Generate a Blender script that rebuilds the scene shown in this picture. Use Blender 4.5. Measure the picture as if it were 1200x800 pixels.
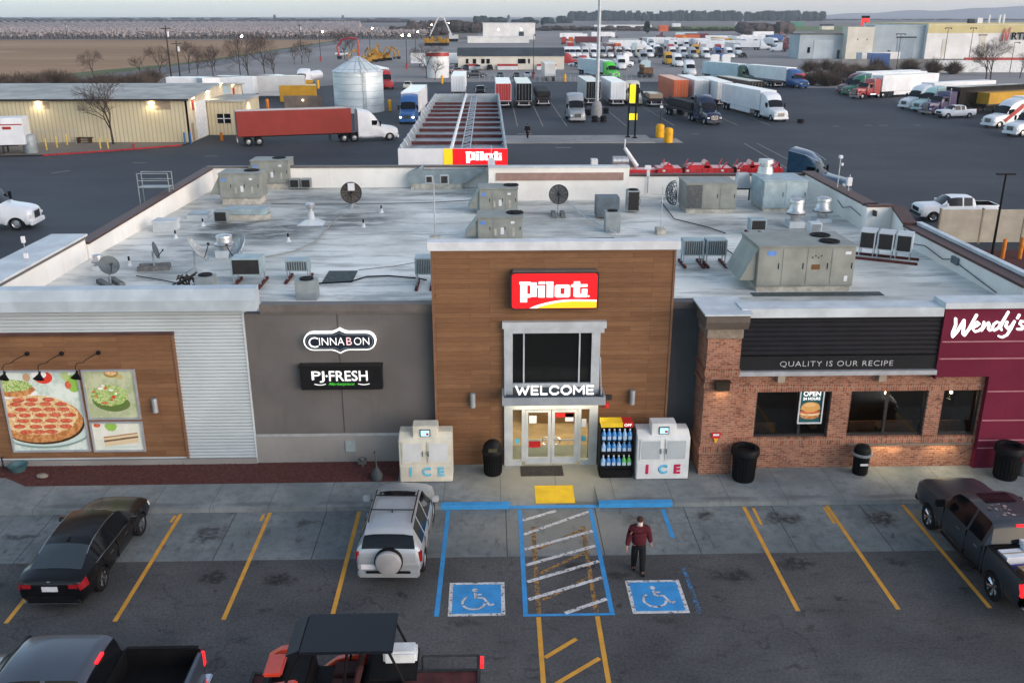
import bpy, bmesh, math, random
import numpy as np
from mathutils import Matrix, Vector
random.seed(7)
for o in list(bpy.data.objects): bpy.data.objects.remove(o)
SC = bpy.context.scene
COL = SC.collection
PI = math.pi
R = math.radians
# ------------------------------------------------------------------ camera
FPX, CAMH = 1080.0, 14.7
PITCH = math.atan(381 / FPX)
YAW = R(1.45)
cd = bpy.data.cameras.new('camera')
cam = bpy.data.objects.new('camera', cd); COL.objects.link(cam)
cam.location = (0, 0, CAMH)
cam.rotation_euler = (PI / 2 - PITCH, 0, -YAW)
cd.sensor_width = 36.0; cd.lens = FPX / 1200 * 36.0
cd.clip_start = 0.1; cd.clip_end = 60000
SC.camera = cam
# ------------------------------------------------------------------ world, sun, exposure
world = bpy.data.worlds.new('World'); SC.world = world; world.use_nodes = True
wt = world.node_tree; bg = wt.nodes['Background']
sky = wt.nodes.new('ShaderNodeTexSky'); sky.sky_type = 'NISHITA'; sky.sun_disc = False
SUN_EL, SUN_AZ = R(16), R(128)          # azimuth measured clockwise from +Y; the evening glow comes from the right, behind the camera
sky.sun_elevation = SUN_EL; sky.sun_rotation = SUN_AZ
sky.air_density = 1.0; sky.dust_density = 0.8; sky.ozone_density = 2.0; sky.altitude = 50
hs = wt.nodes.new('ShaderNodeHueSaturation'); hs.inputs['Saturation'].default_value = 0.66
wt.links.new(sky.outputs[0], hs.inputs['Color'])
# a faint rose tint low on the right of the sky, as on an evening
wc = wt.nodes.new('ShaderNodeTexCoord'); wsx = wt.nodes.new('ShaderNodeSeparateXYZ'); wt.links.new(wc.outputs['Generated'], wsx.inputs[0])
wr_ = wt.nodes.new('ShaderNodeMapRange'); wr_.inputs[1].default_value = -0.5; wr_.inputs[2].default_value = 0.6; wt.links.new(wsx.outputs[0], wr_.inputs[0])
wm_ = wt.nodes.new('ShaderNodeMix'); wm_.data_type = 'RGBA'; wm_.blend_type = 'MULTIPLY'; wm_.inputs[0].default_value = 1
wq = wt.nodes.new('ShaderNodeMix'); wq.data_type = 'RGBA'; wq.inputs[6].default_value = (0.93, 1.02, 1.03, 1); wq.inputs[7].default_value = (1.12, 1.0, 0.98, 1)
wt.links.new(wr_.outputs[0], wq.inputs[0]); wt.links.new(hs.outputs[0], wm_.inputs[6]); wt.links.new(wq.outputs[2], wm_.inputs[7])
wt.links.new(wm_.outputs[2], bg.inputs['Color']); bg.inputs['Strength'].default_value = 0.13
sl = bpy.data.lights.new('sun', 'SUN'); sl.energy = 0.9; sl.angle = R(60); sl.color = (1.0, 0.90, 0.80)
so = bpy.data.objects.new('sun', sl); COL.objects.link(so)
sd = Vector((math.sin(SUN_AZ) * math.cos(SUN_EL), math.cos(SUN_AZ) * math.cos(SUN_EL), math.sin(SUN_EL)))
so.rotation_euler = sd.to_track_quat('Z', 'Y').to_euler()
SC.view_settings.view_transform = 'Standard'; SC.view_settings.look = 'None'
SC.view_settings.exposure = 1.27; SC.view_settings.gamma = 1; SC.view_settings.use_curve_mapping = False
SC.render.engine = 'CYCLES'
SC.cycles.max_bounces = 6; SC.cycles.transparent_max_bounces = 12
# ------------------------------------------------------------------ photo measurements -> world places
_F = np.array([math.sin(YAW) * math.cos(PITCH), math.cos(YAW) * math.cos(PITCH), -math.sin(PITCH)])
_R = np.array([math.cos(YAW), -math.sin(YAW), 0.0]); _U = np.cross(_R, _F)
def G(px, py, z=0.0):
 d = _F + _R * (px - 600) / FPX - _U * (py - 400) / FPX
 t = (z - CAMH) / d[2]
 return Vector((d[0] * t, d[1] * t, z))
def FY(px, py, Y):
 d = _F + _R * (px - 600) / FPX - _U * (py - 400) / FPX
 t = Y / d[1]
 return Vector((d[0] * t, Y, CAMH + d[2] * t))
# ------------------------------------------------------------------ materials
MATS = {}
def nd(nt, t, **kw):
 n = nt.nodes.new(t)
 for k, v in kw.items(): setattr(n, k, v)
 return n
def mth(nt, op, a, b=None, c=None):
 n = nt.nodes.new('ShaderNodeMath'); n.operation = op
 for i, x in enumerate((a, b, c)):
  if x is None: continue
  if isinstance(x, (int, float)): n.inputs[i].default_value = x
  else: nt.links.new(x, n.inputs[i])
 return n.outputs[0]
def mix(nt, fac, a, b, mode='MIX'):
 n = nt.nodes.new('ShaderNodeMix'); n.data_type = 'RGBA'; n.blend_type = mode
 for s, x in ((n.inputs[0], fac), (n.inputs[6], a), (n.inputs[7], b)):
  if isinstance(x, (int, float)): s.default_value = x
  elif isinstance(x, tuple): s.default_value = (*x[:3], 1)
  else: nt.links.new(x, s)
 return n.outputs[2]
def noise(nt, vec, scale, detail=4, rough=0.55, stretch=None):
 if stretch:
  m = nt.nodes.new('ShaderNodeMapping'); m.inputs['Scale'].default_value = stretch
  nt.links.new(vec, m.inputs[0]); vec = m.outputs[0]
 n = nt.nodes.new('ShaderNodeTexNoise'); n.inputs['Scale'].default_value = scale
 n.inputs['Detail'].default_value = detail; n.inputs['Roughness'].default_value = rough
 nt.links.new(vec, n.inputs['Vector']); return n.outputs[0]
def ramp(nt, v, lo, hi):
 n = nt.nodes.new('ShaderNodeMapRange'); n.interpolation_type = 'SMOOTHSTEP'
 n.inputs[1].default_value = lo; n.inputs[2].default_value = hi; nt.links.new(v, n.inputs[0]); return n.outputs[0]
def newmat(name):
 m = bpy.data.materials.new(name); m.use_nodes = True; MATS[name] = m
 nt = m.node_tree; b = nt.nodes['Principled BSDF']
 tc = nt.nodes.new('ShaderNodeTexCoord')
 return m, nt, b, tc.outputs['Object']
def mat(name, col, rough=0.6, metal=0.0, dirt=0.12, scale=3.0, coat=0.0, emit=None, estr=0.0, bump=0.0, spec=0.5, alpha=None):
 if name in MATS: return MATS[name]
 m, nt, b, oc = newmat(name)
 b.inputs['Roughness'].default_value = rough; b.inputs['Metallic'].default_value = metal
 b.inputs['Coat Weight'].default_value = coat; b.inputs['Coat Roughness'].default_value = 0.08
 b.inputs['Specular IOR Level'].default_value = spec
 if dirt > 0:
  n1 = noise(nt, oc, scale, 5)
  f = ramp(nt, n1, 0.35, 0.7)
  dk = tuple(c * (1 - dirt) * 0.97 for c in col); lt = tuple(min(1, c * (1 + dirt * 0.35)) for c in col)
  nt.links.new(mix(nt, f, dk, lt), b.inputs['Base Color'])
  r = nt.nodes.new('ShaderNodeMapRange'); nt.links.new(n1, r.inputs[0])
  r.inputs[3].default_value = max(0.02, rough - 0.06); r.inputs[4].default_value = min(1, rough + 0.1)
  nt.links.new(r.outputs[0], b.inputs['Roughness'])
 else: b.inputs['Base Color'].default_value = (*col, 1)
 if emit:
  b.inputs['Emission Color'].default_value = (*emit, 1); b.inputs['Emission Strength'].default_value = estr
 if bump > 0:
  bn = nt.nodes.new('ShaderNodeBump'); bn.inputs['Strength'].default_value = bump; bn.inputs['Distance'].default_value = 0.02
  nt.links.new(noise(nt, oc, scale * 12, 4), bn.inputs['Height']); nt.links.new(bn.outputs[0], b.inputs['Normal'])
 return m
def setbump(nt, b, h, s=0.3, d=0.02):
 bn = nt.nodes.new('ShaderNodeBump'); bn.inputs['Strength'].default_value = s; bn.inputs['Distance'].default_value = d
 nt.links.new(h, bn.inputs['Height']); nt.links.new(bn.outputs[0], b.inputs['Normal'])
def hexc(h):
 c = [int(h[i:i + 2], 16) / 255 for i in (0, 2, 4)]
 return tuple(x / 12.92 if x <= 0.04045 else ((x + 0.055) / 1.055) ** 2.4 for x in c)
def paint(name, col, rough=0.35, dirt=0.18):
 dk = sum(col) < .06; return mat('paint_' + name, col, rough, 0.0, dirt * .45, .5, coat=0.12 if dk else 0.4, spec=.25 if dk else .5)
P = dict(white=paint('white', (0.72, 0.74, 0.76)), dirty_white=paint('dirty_white', (0.55, 0.56, 0.56), 0.5), cream=paint('cream', (0.62, 0.58, 0.46)),
 blue=paint('blue', (0.02, 0.09, 0.27)), navy=paint('navy', (0.008, 0.016, 0.045), 0.25), teal=paint('teal', (0.01, 0.045, 0.09), 0.25),
 red=paint('red', (0.36, 0.02, 0.02)), maroon=paint('maroon', (0.11, 0.012, 0.022)), green=paint('green', (0.01, 0.14, 0.07)),
 dkgreen=paint('dkgreen', (0.01, 0.06, 0.035)), lime=paint('lime', (0.06, 0.55, 0.03)), black=paint('black', (0.005, 0.005, 0.006), 0.22),
 purple=paint('purple', (0.03, 0.015, 0.085)), silver=mat('paint_silver', (0.36, 0.385, 0.405), 0.32, 0.35, 0.1, 1, coat=0.5),
 grey=mat('paint_grey', (0.030, 0.036, 0.045), 0.32, 0.2, 0.1, 1, coat=0.25), pale_blue=paint('pale_blue', (0.42, 0.55, 0.60)), yellow=paint('yellow', (0.55, 0.30, 0.03), 0.5, 0.35),
 brick=paint('brick', (0.27, 0.040, 0.030), 0.6), orange=paint('orange', (0.55, 0.12, 0.04), 0.5, 0.3), tan=paint('tan', (0.30, 0.24, 0.17), 0.6), mint=paint('mint', (0.42, 0.60, 0.56)))
RUBBER = mat('rubber', (0.013, 0.013, 0.014), 0.85, dirt=0.3, scale=8)
BLACKP = mat('black_plastic', (0.008, 0.008, 0.009), 0.5, dirt=0.25, scale=6, spec=.3)
DARKM = mat('dark_metal', (0.03, 0.03, 0.033), 0.5, 0.4, 0.3, 5)
CHROME = mat('chrome', (0.62, 0.64, 0.66), 0.18, 1.0, 0.1, 6)
ALU = mat('aluminium', (0.50, 0.52, 0.54), 0.38, 0.9, 0.15, 4)
GALV = mat('galvanised', (0.42, 0.46, 0.49), 0.5, 0.55, 0.2, 3)
GLASSD = mat('dark_glass', (0.004, 0.005, 0.007), 0.08, 0, 0, 1, spec=0.3)
GLASSB = mat('tinted_glass', (0.02, 0.03, 0.035), 0.06, 0, 0, 1, spec=0.8)
WHITEM = mat('white_metal', (0.68, 0.70, 0.70), 0.5, 0, 0.14, 2)
LENS = mat('lamp_lens', (0.75, 0.75, 0.72), 0.15, 0, 0.05, 3)
TAIL = mat('tail_lens', (0.20, 0.008, 0.012), 0.2, 0, 0.05, 3, emit=(1, 0.02, 0.02), estr=0.02)
TAILON = mat('tail_lamp_lit', (0.5, 0.01, 0.01), 0.3, 0, 0, 3, emit=(1, 0.015, 0.02), estr=.75)
HEADON = mat('headlamp_lit', (0.9, 0.9, 0.85), 0.3, 0, 0, 3, emit=(1, 0.95, 0.85), estr=4)
PLATE = mat('plate_white', (0.62, 0.63, 0.65), 0.5, 0, 0.05, 9)
SKIN = mat('skin', (0.42, 0.22, 0.15), 0.55, 0, 0.08, 10)
# ------------------------------------------------------------------ mesh builder
class MB:
 def __init__(s): s.v = []; s.f = []; s.m = []
 def add(s, vs, fs, mi=0, T=None):
  b = len(s.v)
  if T is not None: vs = [T @ Vector(p) for p in vs]
  s.v += [tuple(p) for p in vs]; s.f += [tuple(i + b for i in f) for f in fs]; s.m += [mi] * len(fs); return s
 def box(s, x0, x1, y0, y1, z0, z1, mi=0, T=None):
  vs = [(x, y, z) for z in (z0, z1) for y in (y0, y1) for x in (x0, x1)]
  return s.add(vs, [(0, 2, 3, 1), (4, 5, 7, 6), (0, 1, 5, 4), (2, 6, 7, 3), (0, 4, 6, 2), (1, 3, 7, 5)], mi, T)
 def tube(s, p0, p1, r0, r1=None, n=10, mi=0, caps=True):
  r1 = r0 if r1 is None else r1
  p0 = Vector(p0); p1 = Vector(p1); d = (p1 - p0)
  q = d.to_track_quat('Z', 'Y')
  ring = [Vector((math.cos(2 * PI * i / n), math.sin(2 * PI * i / n), 0)) for i in range(n)]
  vs = [p0 + q @ (c * r0) for c in ring] + [p1 + q @ (c * r1) for c in ring]
  fs = [(i, (i + 1) % n, n + (i + 1) % n, n + i) for i in range(n)]
  if caps: fs += [tuple(reversed(range(n))), tuple(range(n, 2 * n))]
  return s.add(vs, fs, mi)
 def path(s, pts, r, n=6, mi=0):
  for a, b in zip(pts, pts[1:]): s.tube(a, b, r, n=n, mi=mi)
  return s
 def lathe(s, prof, c=(0, 0, 0), n=20, mi=0, axis='z', caps=True):
  vs = []; k = len(prof)
  for i in range(n):
   a = 2 * PI * i / n; ca, sa = math.cos(a), math.sin(a)
   for r, h in prof:
    p = (r * ca, r * sa, h) if axis == 'z' else ((h, r * ca, r * sa) if axis == 'x' else (r * sa, h, r * ca))
    vs.append((p[0] + c[0], p[1] + c[1], p[2] + c[2]))
  fs = [(i * k + j, ((i + 1) % n) * k + j, ((i + 1) % n) * k + j + 1, i * k + j + 1) for i in range(n) for j in range(k - 1)]
  if caps: fs += [tuple(i * k for i in reversed(range(n))), tuple(i * k + k - 1 for i in range(n))]
  return s.add(vs, fs, mi)
 def prism(s, poly, a, b, axis='y', mi=0, T=None):
  n = len(poly)
  def P3(u, w, t): return (u, t, w) if axis == 'y' else ((t, u, w) if axis == 'x' else (u, w, t))
  vs = [P3(u, w, a) for u, w in poly] + [P3(u, w, b) for u, w in poly]
  fs = [tuple(range(n)), tuple(reversed(range(n, 2 * n)))] + [(i, n + i, n + (i + 1) % n, (i + 1) % n) for i in range(n)]
  return s.add(vs, fs, mi, T)
 def quad(s, a, b, c, d, mi=0): return s.add([a, b, c, d], [(0, 1, 2, 3)], mi)
 def ball(s, c, r, nu=10, nv=6, mi=0, sc=(1, 1, 1)):
  prof = [(r * math.sin(PI * j / nv), -r * math.cos(PI * j / nv)) for j in range(1, nv)]
  t = MB().lathe(prof, n=nu)
  return s.add([(x * sc[0] + c[0], y * sc[1] + c[1], z * sc[2] + c[2]) for x, y, z in t.v], t.f, mi)
 def mesh(s, name, mats, smooth=None, bevel=0.0):
  me = bpy.data.meshes.new(name); me.from_pydata(s.v, [], s.f)
  for m in mats: me.materials.append(m)
  me.polygons.foreach_set('material_index', s.m)
  bm = bmesh.new(); bm.from_mesh(me)
  if bevel > 0:
   bmesh.ops.bevel(bm, geom=[e for e in bm.edges if len(e.link_faces) == 2 and e.calc_face_angle(0) > 0.5], offset=bevel, segments=2, affect='EDGES', clamp_overlap=True)
  bmesh.ops.recalc_face_normals(bm, faces=bm.faces)
  bm.to_mesh(me); bm.free()
  if smooth:
   me.shade_smooth(); me.set_sharp_from_angle(angle=R(smooth))
  return me
 def build(s, name, mats, parent=None, smooth=None, bevel=0.0, label=None):
  if not isinstance(mats, (list, tuple)): mats = [mats]
  o = bpy.data.objects.new(name, s.mesh(name, mats, smooth, bevel)); COL.objects.link(o)
  if parent: o.parent = parent
  if label: o['label'] = label
  return o
def thing(name, label, cat, loc=(0, 0, 0), rz=0.0, group=None, sc=1.0):
 o = bpy.data.objects.new(name, None); COL.objects.link(o); o.empty_display_size = 0.2
 o.location = loc; o.rotation_euler = (0, 0, rz); o.scale = (sc, sc, sc)
 o['label'] = label; o['category'] = cat
 if group: o['group'] = group
 return o
def tag(o, label, cat, group=None, kind=None):
 o['label'] = label; o['category'] = cat
 if group: o['group'] = group
 if kind: o['kind'] = kind
 return o
def struct(name, mb, m, loc=(0, 0, 0), smooth=None):
 o = mb.build(name, m, smooth=smooth); o.location = loc; o['kind'] = 'structure'; return o
def single(name, mb, m, label, cat, loc=(0, 0, 0), rz=0.0, group=None, smooth=None, bevel=0.0):
 o = mb.build(name, m, smooth=smooth, bevel=bevel); o.location = loc; o.rotation_euler = (0, 0, rz)
 return tag(o, label, cat, group)
KIDS = {}
def kids(o):
 return [c for c in bpy.data.objects if c.parent == o]
def dup(root, loc, rz=0.0, label=None, group=None, cmap=None, sc=None, parent=None, _tree=None):
 if _tree is None:
  if root.name not in KIDS:
   def rec(o): return (o, [rec(c) for c in kids(o)])
   KIDS[root.name] = rec(root)
  _tree = KIDS[root.name]
 def cp(node, par):
  o, ch = node; c = o.copy(); COL.objects.link(c); c.parent = par
  if cmap:
   for s in c.material_slots:
    m = s.material
    if m and m.name in cmap:
     s.link = 'OBJECT'; s.material = cmap[m.name]
  for k in ch: cp(k, c)
  return c
 r = cp(_tree, None)
 r.location = loc; r.rotation_euler = (0, 0, rz)
 if sc: r.scale = (sc,) * 3
 if label: r['label'] = label
 if group: r['group'] = group
 return r
def text_mb(txt, width=None, height=None, depth=0.02, bold=0.0, mi=0, T=None, shear=0.0, spacing=1.0):
 """letters standing in the XZ plane, facing -Y, centred on the origin"""
 cu = bpy.data.curves.new('lettering', 'FONT'); cu.body = txt; cu.size = 1; cu.extrude = 0.5; cu.offset = bold; cu.shear = shear
 cu.space_character = spacing; cu.resolution_u = 3
 to = bpy.data.objects.new('lettering', cu); COL.objects.link(to)
 bpy.context.view_layer.update()
 me = bpy.data.meshes.new_from_object(to.evaluated_get(bpy.context.evaluated_depsgraph_get()))
 vs = np.array([v.co[:] for v in me.vertices]); fs = [tuple(p.vertices) for p in me.polygons]
 bpy.data.objects.remove(to); bpy.data.curves.remove(cu); bpy.data.meshes.remove(me)
 mn = vs.min(0); mx = vs.max(0); c = (mn + mx) / 2; ext = mx - mn
 sx = width / ext[0] if width else height / ext[1]; sz = height / ext[1] if height else sx
 out = [((v[0] - c[0]) * sx, -v[2] / 1.0 * depth, (v[1] - c[1]) * sz) for v in vs]
 mb = MB(); mb.add(out, fs, mi, T); return mb
def join(*mbs):
 r = MB()
 for m in mbs:
  b = len(r.v); r.v += m.v; r.f += [tuple(i + b for i in f) for f in m.f]; r.m += m.m
 return r
def ribbon(pts, w, d=0.02, y=0.0, mi=0):
 """a brush stroke in the XZ plane: discs and bars"""
 mb = MB(); n = 10
 if not isinstance(w, (list, tuple)): w = [w] * len(pts)
 for i, ((x0, z0), (x1, z1)) in enumerate(zip(pts, pts[1:])):
  a = math.atan2(z1 - z0, x1 - x0); nx, nz = -math.sin(a), math.cos(a); r0, r1 = w[i] / 2, w[i + 1] / 2
  poly = [(x0 + nx * r0, z0 + nz * r0), (x1 + nx * r1, z1 + nz * r1), (x1 - nx * r1, z1 - nz * r1), (x0 - nx * r0, z0 - nz * r0)]
  e = 0.0004 * (i % 5)
  mb.prism(poly, y, y - d - e, mi=mi)
 for i, (x, z) in enumerate(pts):
  r = w[i] / 2
  mb.prism([(x + r * math.cos(2 * PI * k / n), z + r * math.sin(2 * PI * k / n)) for k in range(n)], y, y - d - 0.0021 - 0.0003 * (i % 6), mi=mi)
 return mb
# ------------------------------------------------------------------ ground materials
def spots(nt, oc, lst, warp=0.35, wscale=1.3):
 """stains and painted glow patches with a place and a size of their own: (x, y, rx, ry, strength)"""
 nv = nt.nodes.new('ShaderNodeTexNoise'); nv.inputs['Scale'].default_value = wscale; nv.inputs['Detail'].default_value = 8; nv.inputs['Roughness'].default_value = .65
 nt.links.new(oc, nv.inputs['Vector'])
 vm = nt.nodes.new('ShaderNodeVectorMath'); vm.operation = 'MULTIPLY_ADD'
 nt.links.new(nv.outputs['Color'], vm.inputs[0]); vm.inputs[1].default_value = (warp * 2,) * 3
 ad = nt.nodes.new('ShaderNodeVectorMath'); ad.operation = 'SUBTRACT'; nt.links.new(oc, ad.inputs[0]); ad.inputs[1].default_value = (warp,) * 3
 nt.links.new(ad.outputs[0], vm.inputs[2])
 tot = None
 for x, y, rx, ry, s in lst:
  mp = nt.nodes.new('ShaderNodeMapping'); mp.vector_type = 'POINT'
  mp.inputs['Scale'].default_value = (1 / rx, 1 / ry, 0); mp.inputs['Location'].default_value = (-x / rx, -y / ry, 0)
  nt.links.new(vm.outputs[0], mp.inputs[0])
  ln = nt.nodes.new('ShaderNodeVectorMath'); ln.operation = 'LENGTH'; nt.links.new(mp.outputs[0], ln.inputs[0])
  f = mth(nt, 'MULTIPLY', mth(nt, 'SUBTRACT', 1.0, ramp(nt, ln.outputs['Value'], 0.35, 1.1)), s)
  tot = f if tot is None else mth(nt, 'MAXIMUM', tot, f)
 return tot
def linemask(nt, coord, period, off, width):
 """1 on thin lines every `period` metres"""
 m = mth(nt, 'PINGPONG', mth(nt, 'ADD', coord, -off), period / 2)
 return mth(nt, 'LESS_THAN', m, width / 2)
def sep(nt, v):
 n = nt.nodes.new('ShaderNodeSeparateXYZ'); nt.links.new(v, n.inputs[0]); return n.outputs
# stains in the parking bays, in metres
bay_x = [-14, -11.2, -8.3, -5.5, -2.7, 2.0, 4.2, 6.8, 9.3, 12.0, 14.5]
st_conc = []
for i, x in enumerate(bay_x):
 r = random.random
 st_conc += [(x + r() * .6 - .3, 24.3 + r() * .9, .35 + r() * .5, .2 + r() * .5, .7 + r() * .3), (x + r() * 1.2 - .6, 23.6 + r() * .5, .12, .1, .7)]
st_asph = []
for i, x in enumerate(bay_x):
 st_asph += [(x + random.random() * 1.6 - .8, 21.9 + random.random() * .7, .3 + random.random() * .5, .15 + random.random() * .45, .85), (x + random.random() * 2 - 1, 20.6 + random.random(), .15 + random.random() * .2, .08 + random.random() * .1, .7)]
for _ in range(16): st_asph.append((random.uniform(-12, 13), random.uniform(15.5, 20.3), random.uniform(.1, .5), random.uniform(.06, .2), .5))
m, nt, b, oc = newmat('asphalt_front')
xyz = sep(nt, oc)
base = mix(nt, ramp(nt, noise(nt, oc, 0.35, 5), 0.3, 0.7), (0.052, 0.054, 0.056), (0.088, 0.089, 0.090))
base = mix(nt, mth(nt, 'MULTIPLY', ramp(nt, noise(nt, oc, 90, 2, 0.7), 0.5, 0.75), 0.5), base, (0.13, 0.13, 0.135))
base = mix(nt, mth(nt, 'MULTIPLY', ramp(nt, noise(nt, oc, 1.6, 6, 0.6, (1, 2.2, 1)), 0.52, 0.72), 0.45), base, (0.032, 0.033, 0.036))
base = mix(nt, mth(nt, 'MULTIPLY', ramp(nt, noise(nt, oc, 4.5, 6, 0.7), 0.60, 0.72), 0.5), base, (0.026, 0.027, 0.03))
base = mix(nt, 1.0, base, mix(nt, ramp(nt, noise(nt, oc, 14, 6, 0.8), 0.3, 0.7), (0.62, 0.62, 0.62), (1.38, 1.37, 1.35)), 'MULTIPLY')
base = mix(nt, mth(nt, 'MULTIPLY', spots(nt, oc, st_asph, .55, 1.9), ramp(nt, noise(nt, oc, 6, 6, .7), .30, .58)), base, (0.014, 0.014, 0.015))
vo = nt.nodes.new('ShaderNodeTexVoronoi'); vo.feature = 'DISTANCE_TO_EDGE'; vo.inputs['Scale'].default_value = 0.22;
nz = nt.nodes.new('ShaderNodeTexNoise'); nz.inputs['Scale'].default_value = 0.9; nz.inputs['Detail'].default_value = 6; nt.links.new(oc, nz.inputs['Vector'])
va = nt.nodes.new('ShaderNodeVectorMath'); va.operation = 'MULTIPLY_ADD'; va.inputs[1].default_value = (2.0,) * 3
nt.links.new(nz.outputs['Color'], va.inputs[0]); nt.links.new(oc, va.inputs[2]); nt.links.new(va.outputs[0], vo.inputs['Vector'])
crack = mth(nt, 'SUBTRACT', 1.0, ramp(nt, vo.outputs['Distance'], 0.0, 0.011))
crack = mth(nt, 'MULTIPLY', crack, ramp(nt, noise(nt, oc, 0.4, 2), 0.40, 0.55))
base = mix(nt, mth(nt, 'MULTIPLY', crack, 0.45), base, (0.02, 0.02, 0.022))
nt.links.new(base, b.inputs['Base Color']); b.inputs['Roughness'].default_value = 0.82
setbump(nt, b, noise(nt, oc, 70, 3), 0.35, 0.008)
m, nt, b, oc = newmat('concrete_apron')
xyz = sep(nt, oc)
c = mix(nt, ramp(nt, noise(nt, oc, 0.5, 5), 0.3, 0.7), (0.115, 0.137, 0.145), (0.19, 0.213, 0.218))
c = mix(nt, mth(nt, 'MULTIPLY', ramp(nt, noise(nt, oc, 3.5, 7, 0.75), 0.42, 0.66), 0.6), c, (0.085, 0.092, 0.094))
c = mix(nt, mth(nt, 'MULTIPLY', spots(nt, oc, st_conc, .5, 1.9), ramp(nt, noise(nt, oc, 6, 6, .7), .30, .58)), c, (0.03, 0.032, 0.034))
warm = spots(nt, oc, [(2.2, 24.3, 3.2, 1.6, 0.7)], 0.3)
c = mix(nt, warm, c, (0.235, 0.23, 0.20))  # warm light from the entrance painted into the apron colour
c = mix(nt, mth(nt, 'MULTIPLY', ramp(nt, noise(nt, oc, 1.3, 6, 0.7, (2.2, .7, 1)), .54, .7), .6), c, (.05, .053, .055))
jm = linemask(nt, xyz[0], 2.82, 0.45, 0.03)
c = mix(nt, mth(nt, 'MULTIPLY', jm, 0.8), c, (0.03, 0.03, 0.032))
nt.links.new(c, b.inputs['Base Color']); b.inputs['Roughness'].default_value = 0.8
setbump(nt, b, noise(nt, oc, 30, 3), 0.2, 0.01)
m, nt, b, oc = newmat('concrete_walk')
xyz = sep(nt, oc)
c = mix(nt, ramp(nt, noise(nt, oc, 0.6, 5), 0.3, 0.7), (0.145, 0.17, 0.178), (0.225, 0.245, 0.248))
c = mix(nt, mth(nt, 'MULTIPLY', ramp(nt, noise(nt, oc, 2.5, 7, 0.75), 0.42, 0.66), 0.6), c, (0.115, 0.122, 0.12))
c = mix(nt, spots(nt, oc, [(2, 27.3, 3.5, 1.6, 0.65)], 0.3), c, (0.30, 0.28, 0.21))  # entrance glow painted into the walk as a warm pale patch
c = mix(nt, spots(nt, oc, [(x + .7, 26.0, 1.1, .16, .6) for x in bay_x], 0.15), c, (0.09, 0.095, 0.1))
jm = linemask(nt, xyz[0], 1.83, 0.3, 0.025)
c = mix(nt, mth(nt, 'MULTIPLY', jm, 0.6), c, (0.07, 0.07, 0.07))
nt.links.new(c, b.inputs['Base Color']); b.inputs['Roughness'].default_value = 0.8
setbump(nt, b, noise(nt, oc, 30, 3), 0.2, 0.01)
m, nt, b, oc = newmat('asphalt_lot')
base = mix(nt, ramp(nt, noise(nt, oc, 0.035, 5), 0.35, 0.68), (0.030, 0.036, 0.044), (0.054, 0.062, 0.073))
base = mix(nt, mth(nt, 'MULTIPLY', ramp(nt, noise(nt, oc, 0.12, 6, 0.6, (0.35, 2.5, 1)), 0.48, 0.72), 0.55), base, (0.034, 0.037, 0.043))
base = mix(nt, mth(nt, 'MULTIPLY', ramp(nt, noise(nt, oc, 2.0, 5, 0.7), 0.55, 0.75), 0.3), base, (0.095, 0.10, 0.108))
base = mix(nt, mth(nt, 'MULTIPLY', ramp(nt, noise(nt, oc, 0.5, 6, 0.7), 0.6, 0.7), 0.5), base, (0.026, 0.028, 0.031))
vo = nt.nodes.new('ShaderNodeTexVoronoi'); vo.feature = 'DISTANCE_TO_EDGE'; vo.inputs['Scale'].default_value = 0.07
nz = nt.nodes.new('ShaderNodeTexNoise'); nz.inputs['Scale'].default_value = 0.25; nz.inputs['Detail'].default_value = 6; nt.links.new(oc, nz.inputs['Vector'])
va = nt.nodes.new('ShaderNodeVectorMath'); va.operation = 'MULTIPLY_ADD'; va.inputs[1].default_value = (7.0,) * 3
nt.links.new(nz.outputs['Color'], va.inputs[0]); nt.links.new(oc, va.inputs[2]); nt.links.new(va.outputs[0], vo.inputs['Vector'])
base = mix(nt, mth(nt, 'MULTIPLY', mth(nt, 'SUBTRACT', 1.0, ramp(nt, vo.outputs['Distance'], 0.0, 0.006)), 0.35), base, (0.03, 0.03, 0.034))
nt.links.new(base, b.inputs['Base Color']); b.inputs['Roughness'].default_value = 0.75
def patchy(name, a, b_, sc, third=None, sc3=1.0, stretch=None, rough=0.95, t0=0.55, t1=0.75):
 m, nt, b, oc = newmat(name)
 c = mix(nt, ramp(nt, noise(nt, oc, sc, 6, 0.6, stretch), 0.35, 0.65), a, b_)
 if third: c = mix(nt, ramp(nt, noise(nt, oc, sc3, 6, 0.65), t0, t1), c, third)
 nt.links.new(c, b.inputs['Base Color']); b.inputs['Roughness'].default_value = rough
 return m
patchy('far_lot', (0.19, 0.185, 0.18), (0.25, 0.24, 0.235), 0.01, (0.15, 0.147, 0.145), 0.05)
patchy('dirt', (0.13, 0.115, 0.10), (0.19, 0.17, 0.145), 0.02, (0.09, 0.09, 0.07), 0.1)
patchy('brown_field', (0.24, 0.14, 0.070), (0.31, 0.19, 0.105), 0.008, (0.38, 0.255, 0.155), 0.02, (0.25, 1.6, 1))
patchy('far_plain', (0.13, 0.115, 0.11), (0.20, 0.18, 0.165), 0.0012, (0.07, 0.08, 0.075), 0.003, (0.3, 1.5, 1))
patchy('road_grey', (0.12, 0.125, 0.135), (0.155, 0.16, 0.17), 0.05)
patchy('grass_green', (0.06, 0.085, 0.035), (0.10, 0.12, 0.05), 0.05, (0.13, 0.13, 0.07), 0.15)
patchy('green_field', (0.09, 0.14, 0.05), (0.14, 0.18, 0.07), 0.01)
patchy('concrete_pad', (0.20, 0.205, 0.205), (0.27, 0.27, 0.265), 0.15, (0.12, 0.12, 0.12), 0.9)
patchy('pink_gravel', (0.075, 0.028, 0.026), (0.115, 0.045, 0.04), 9, (0.05, 0.02, 0.018), 30, t0=0.45, t1=0.6)
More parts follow.
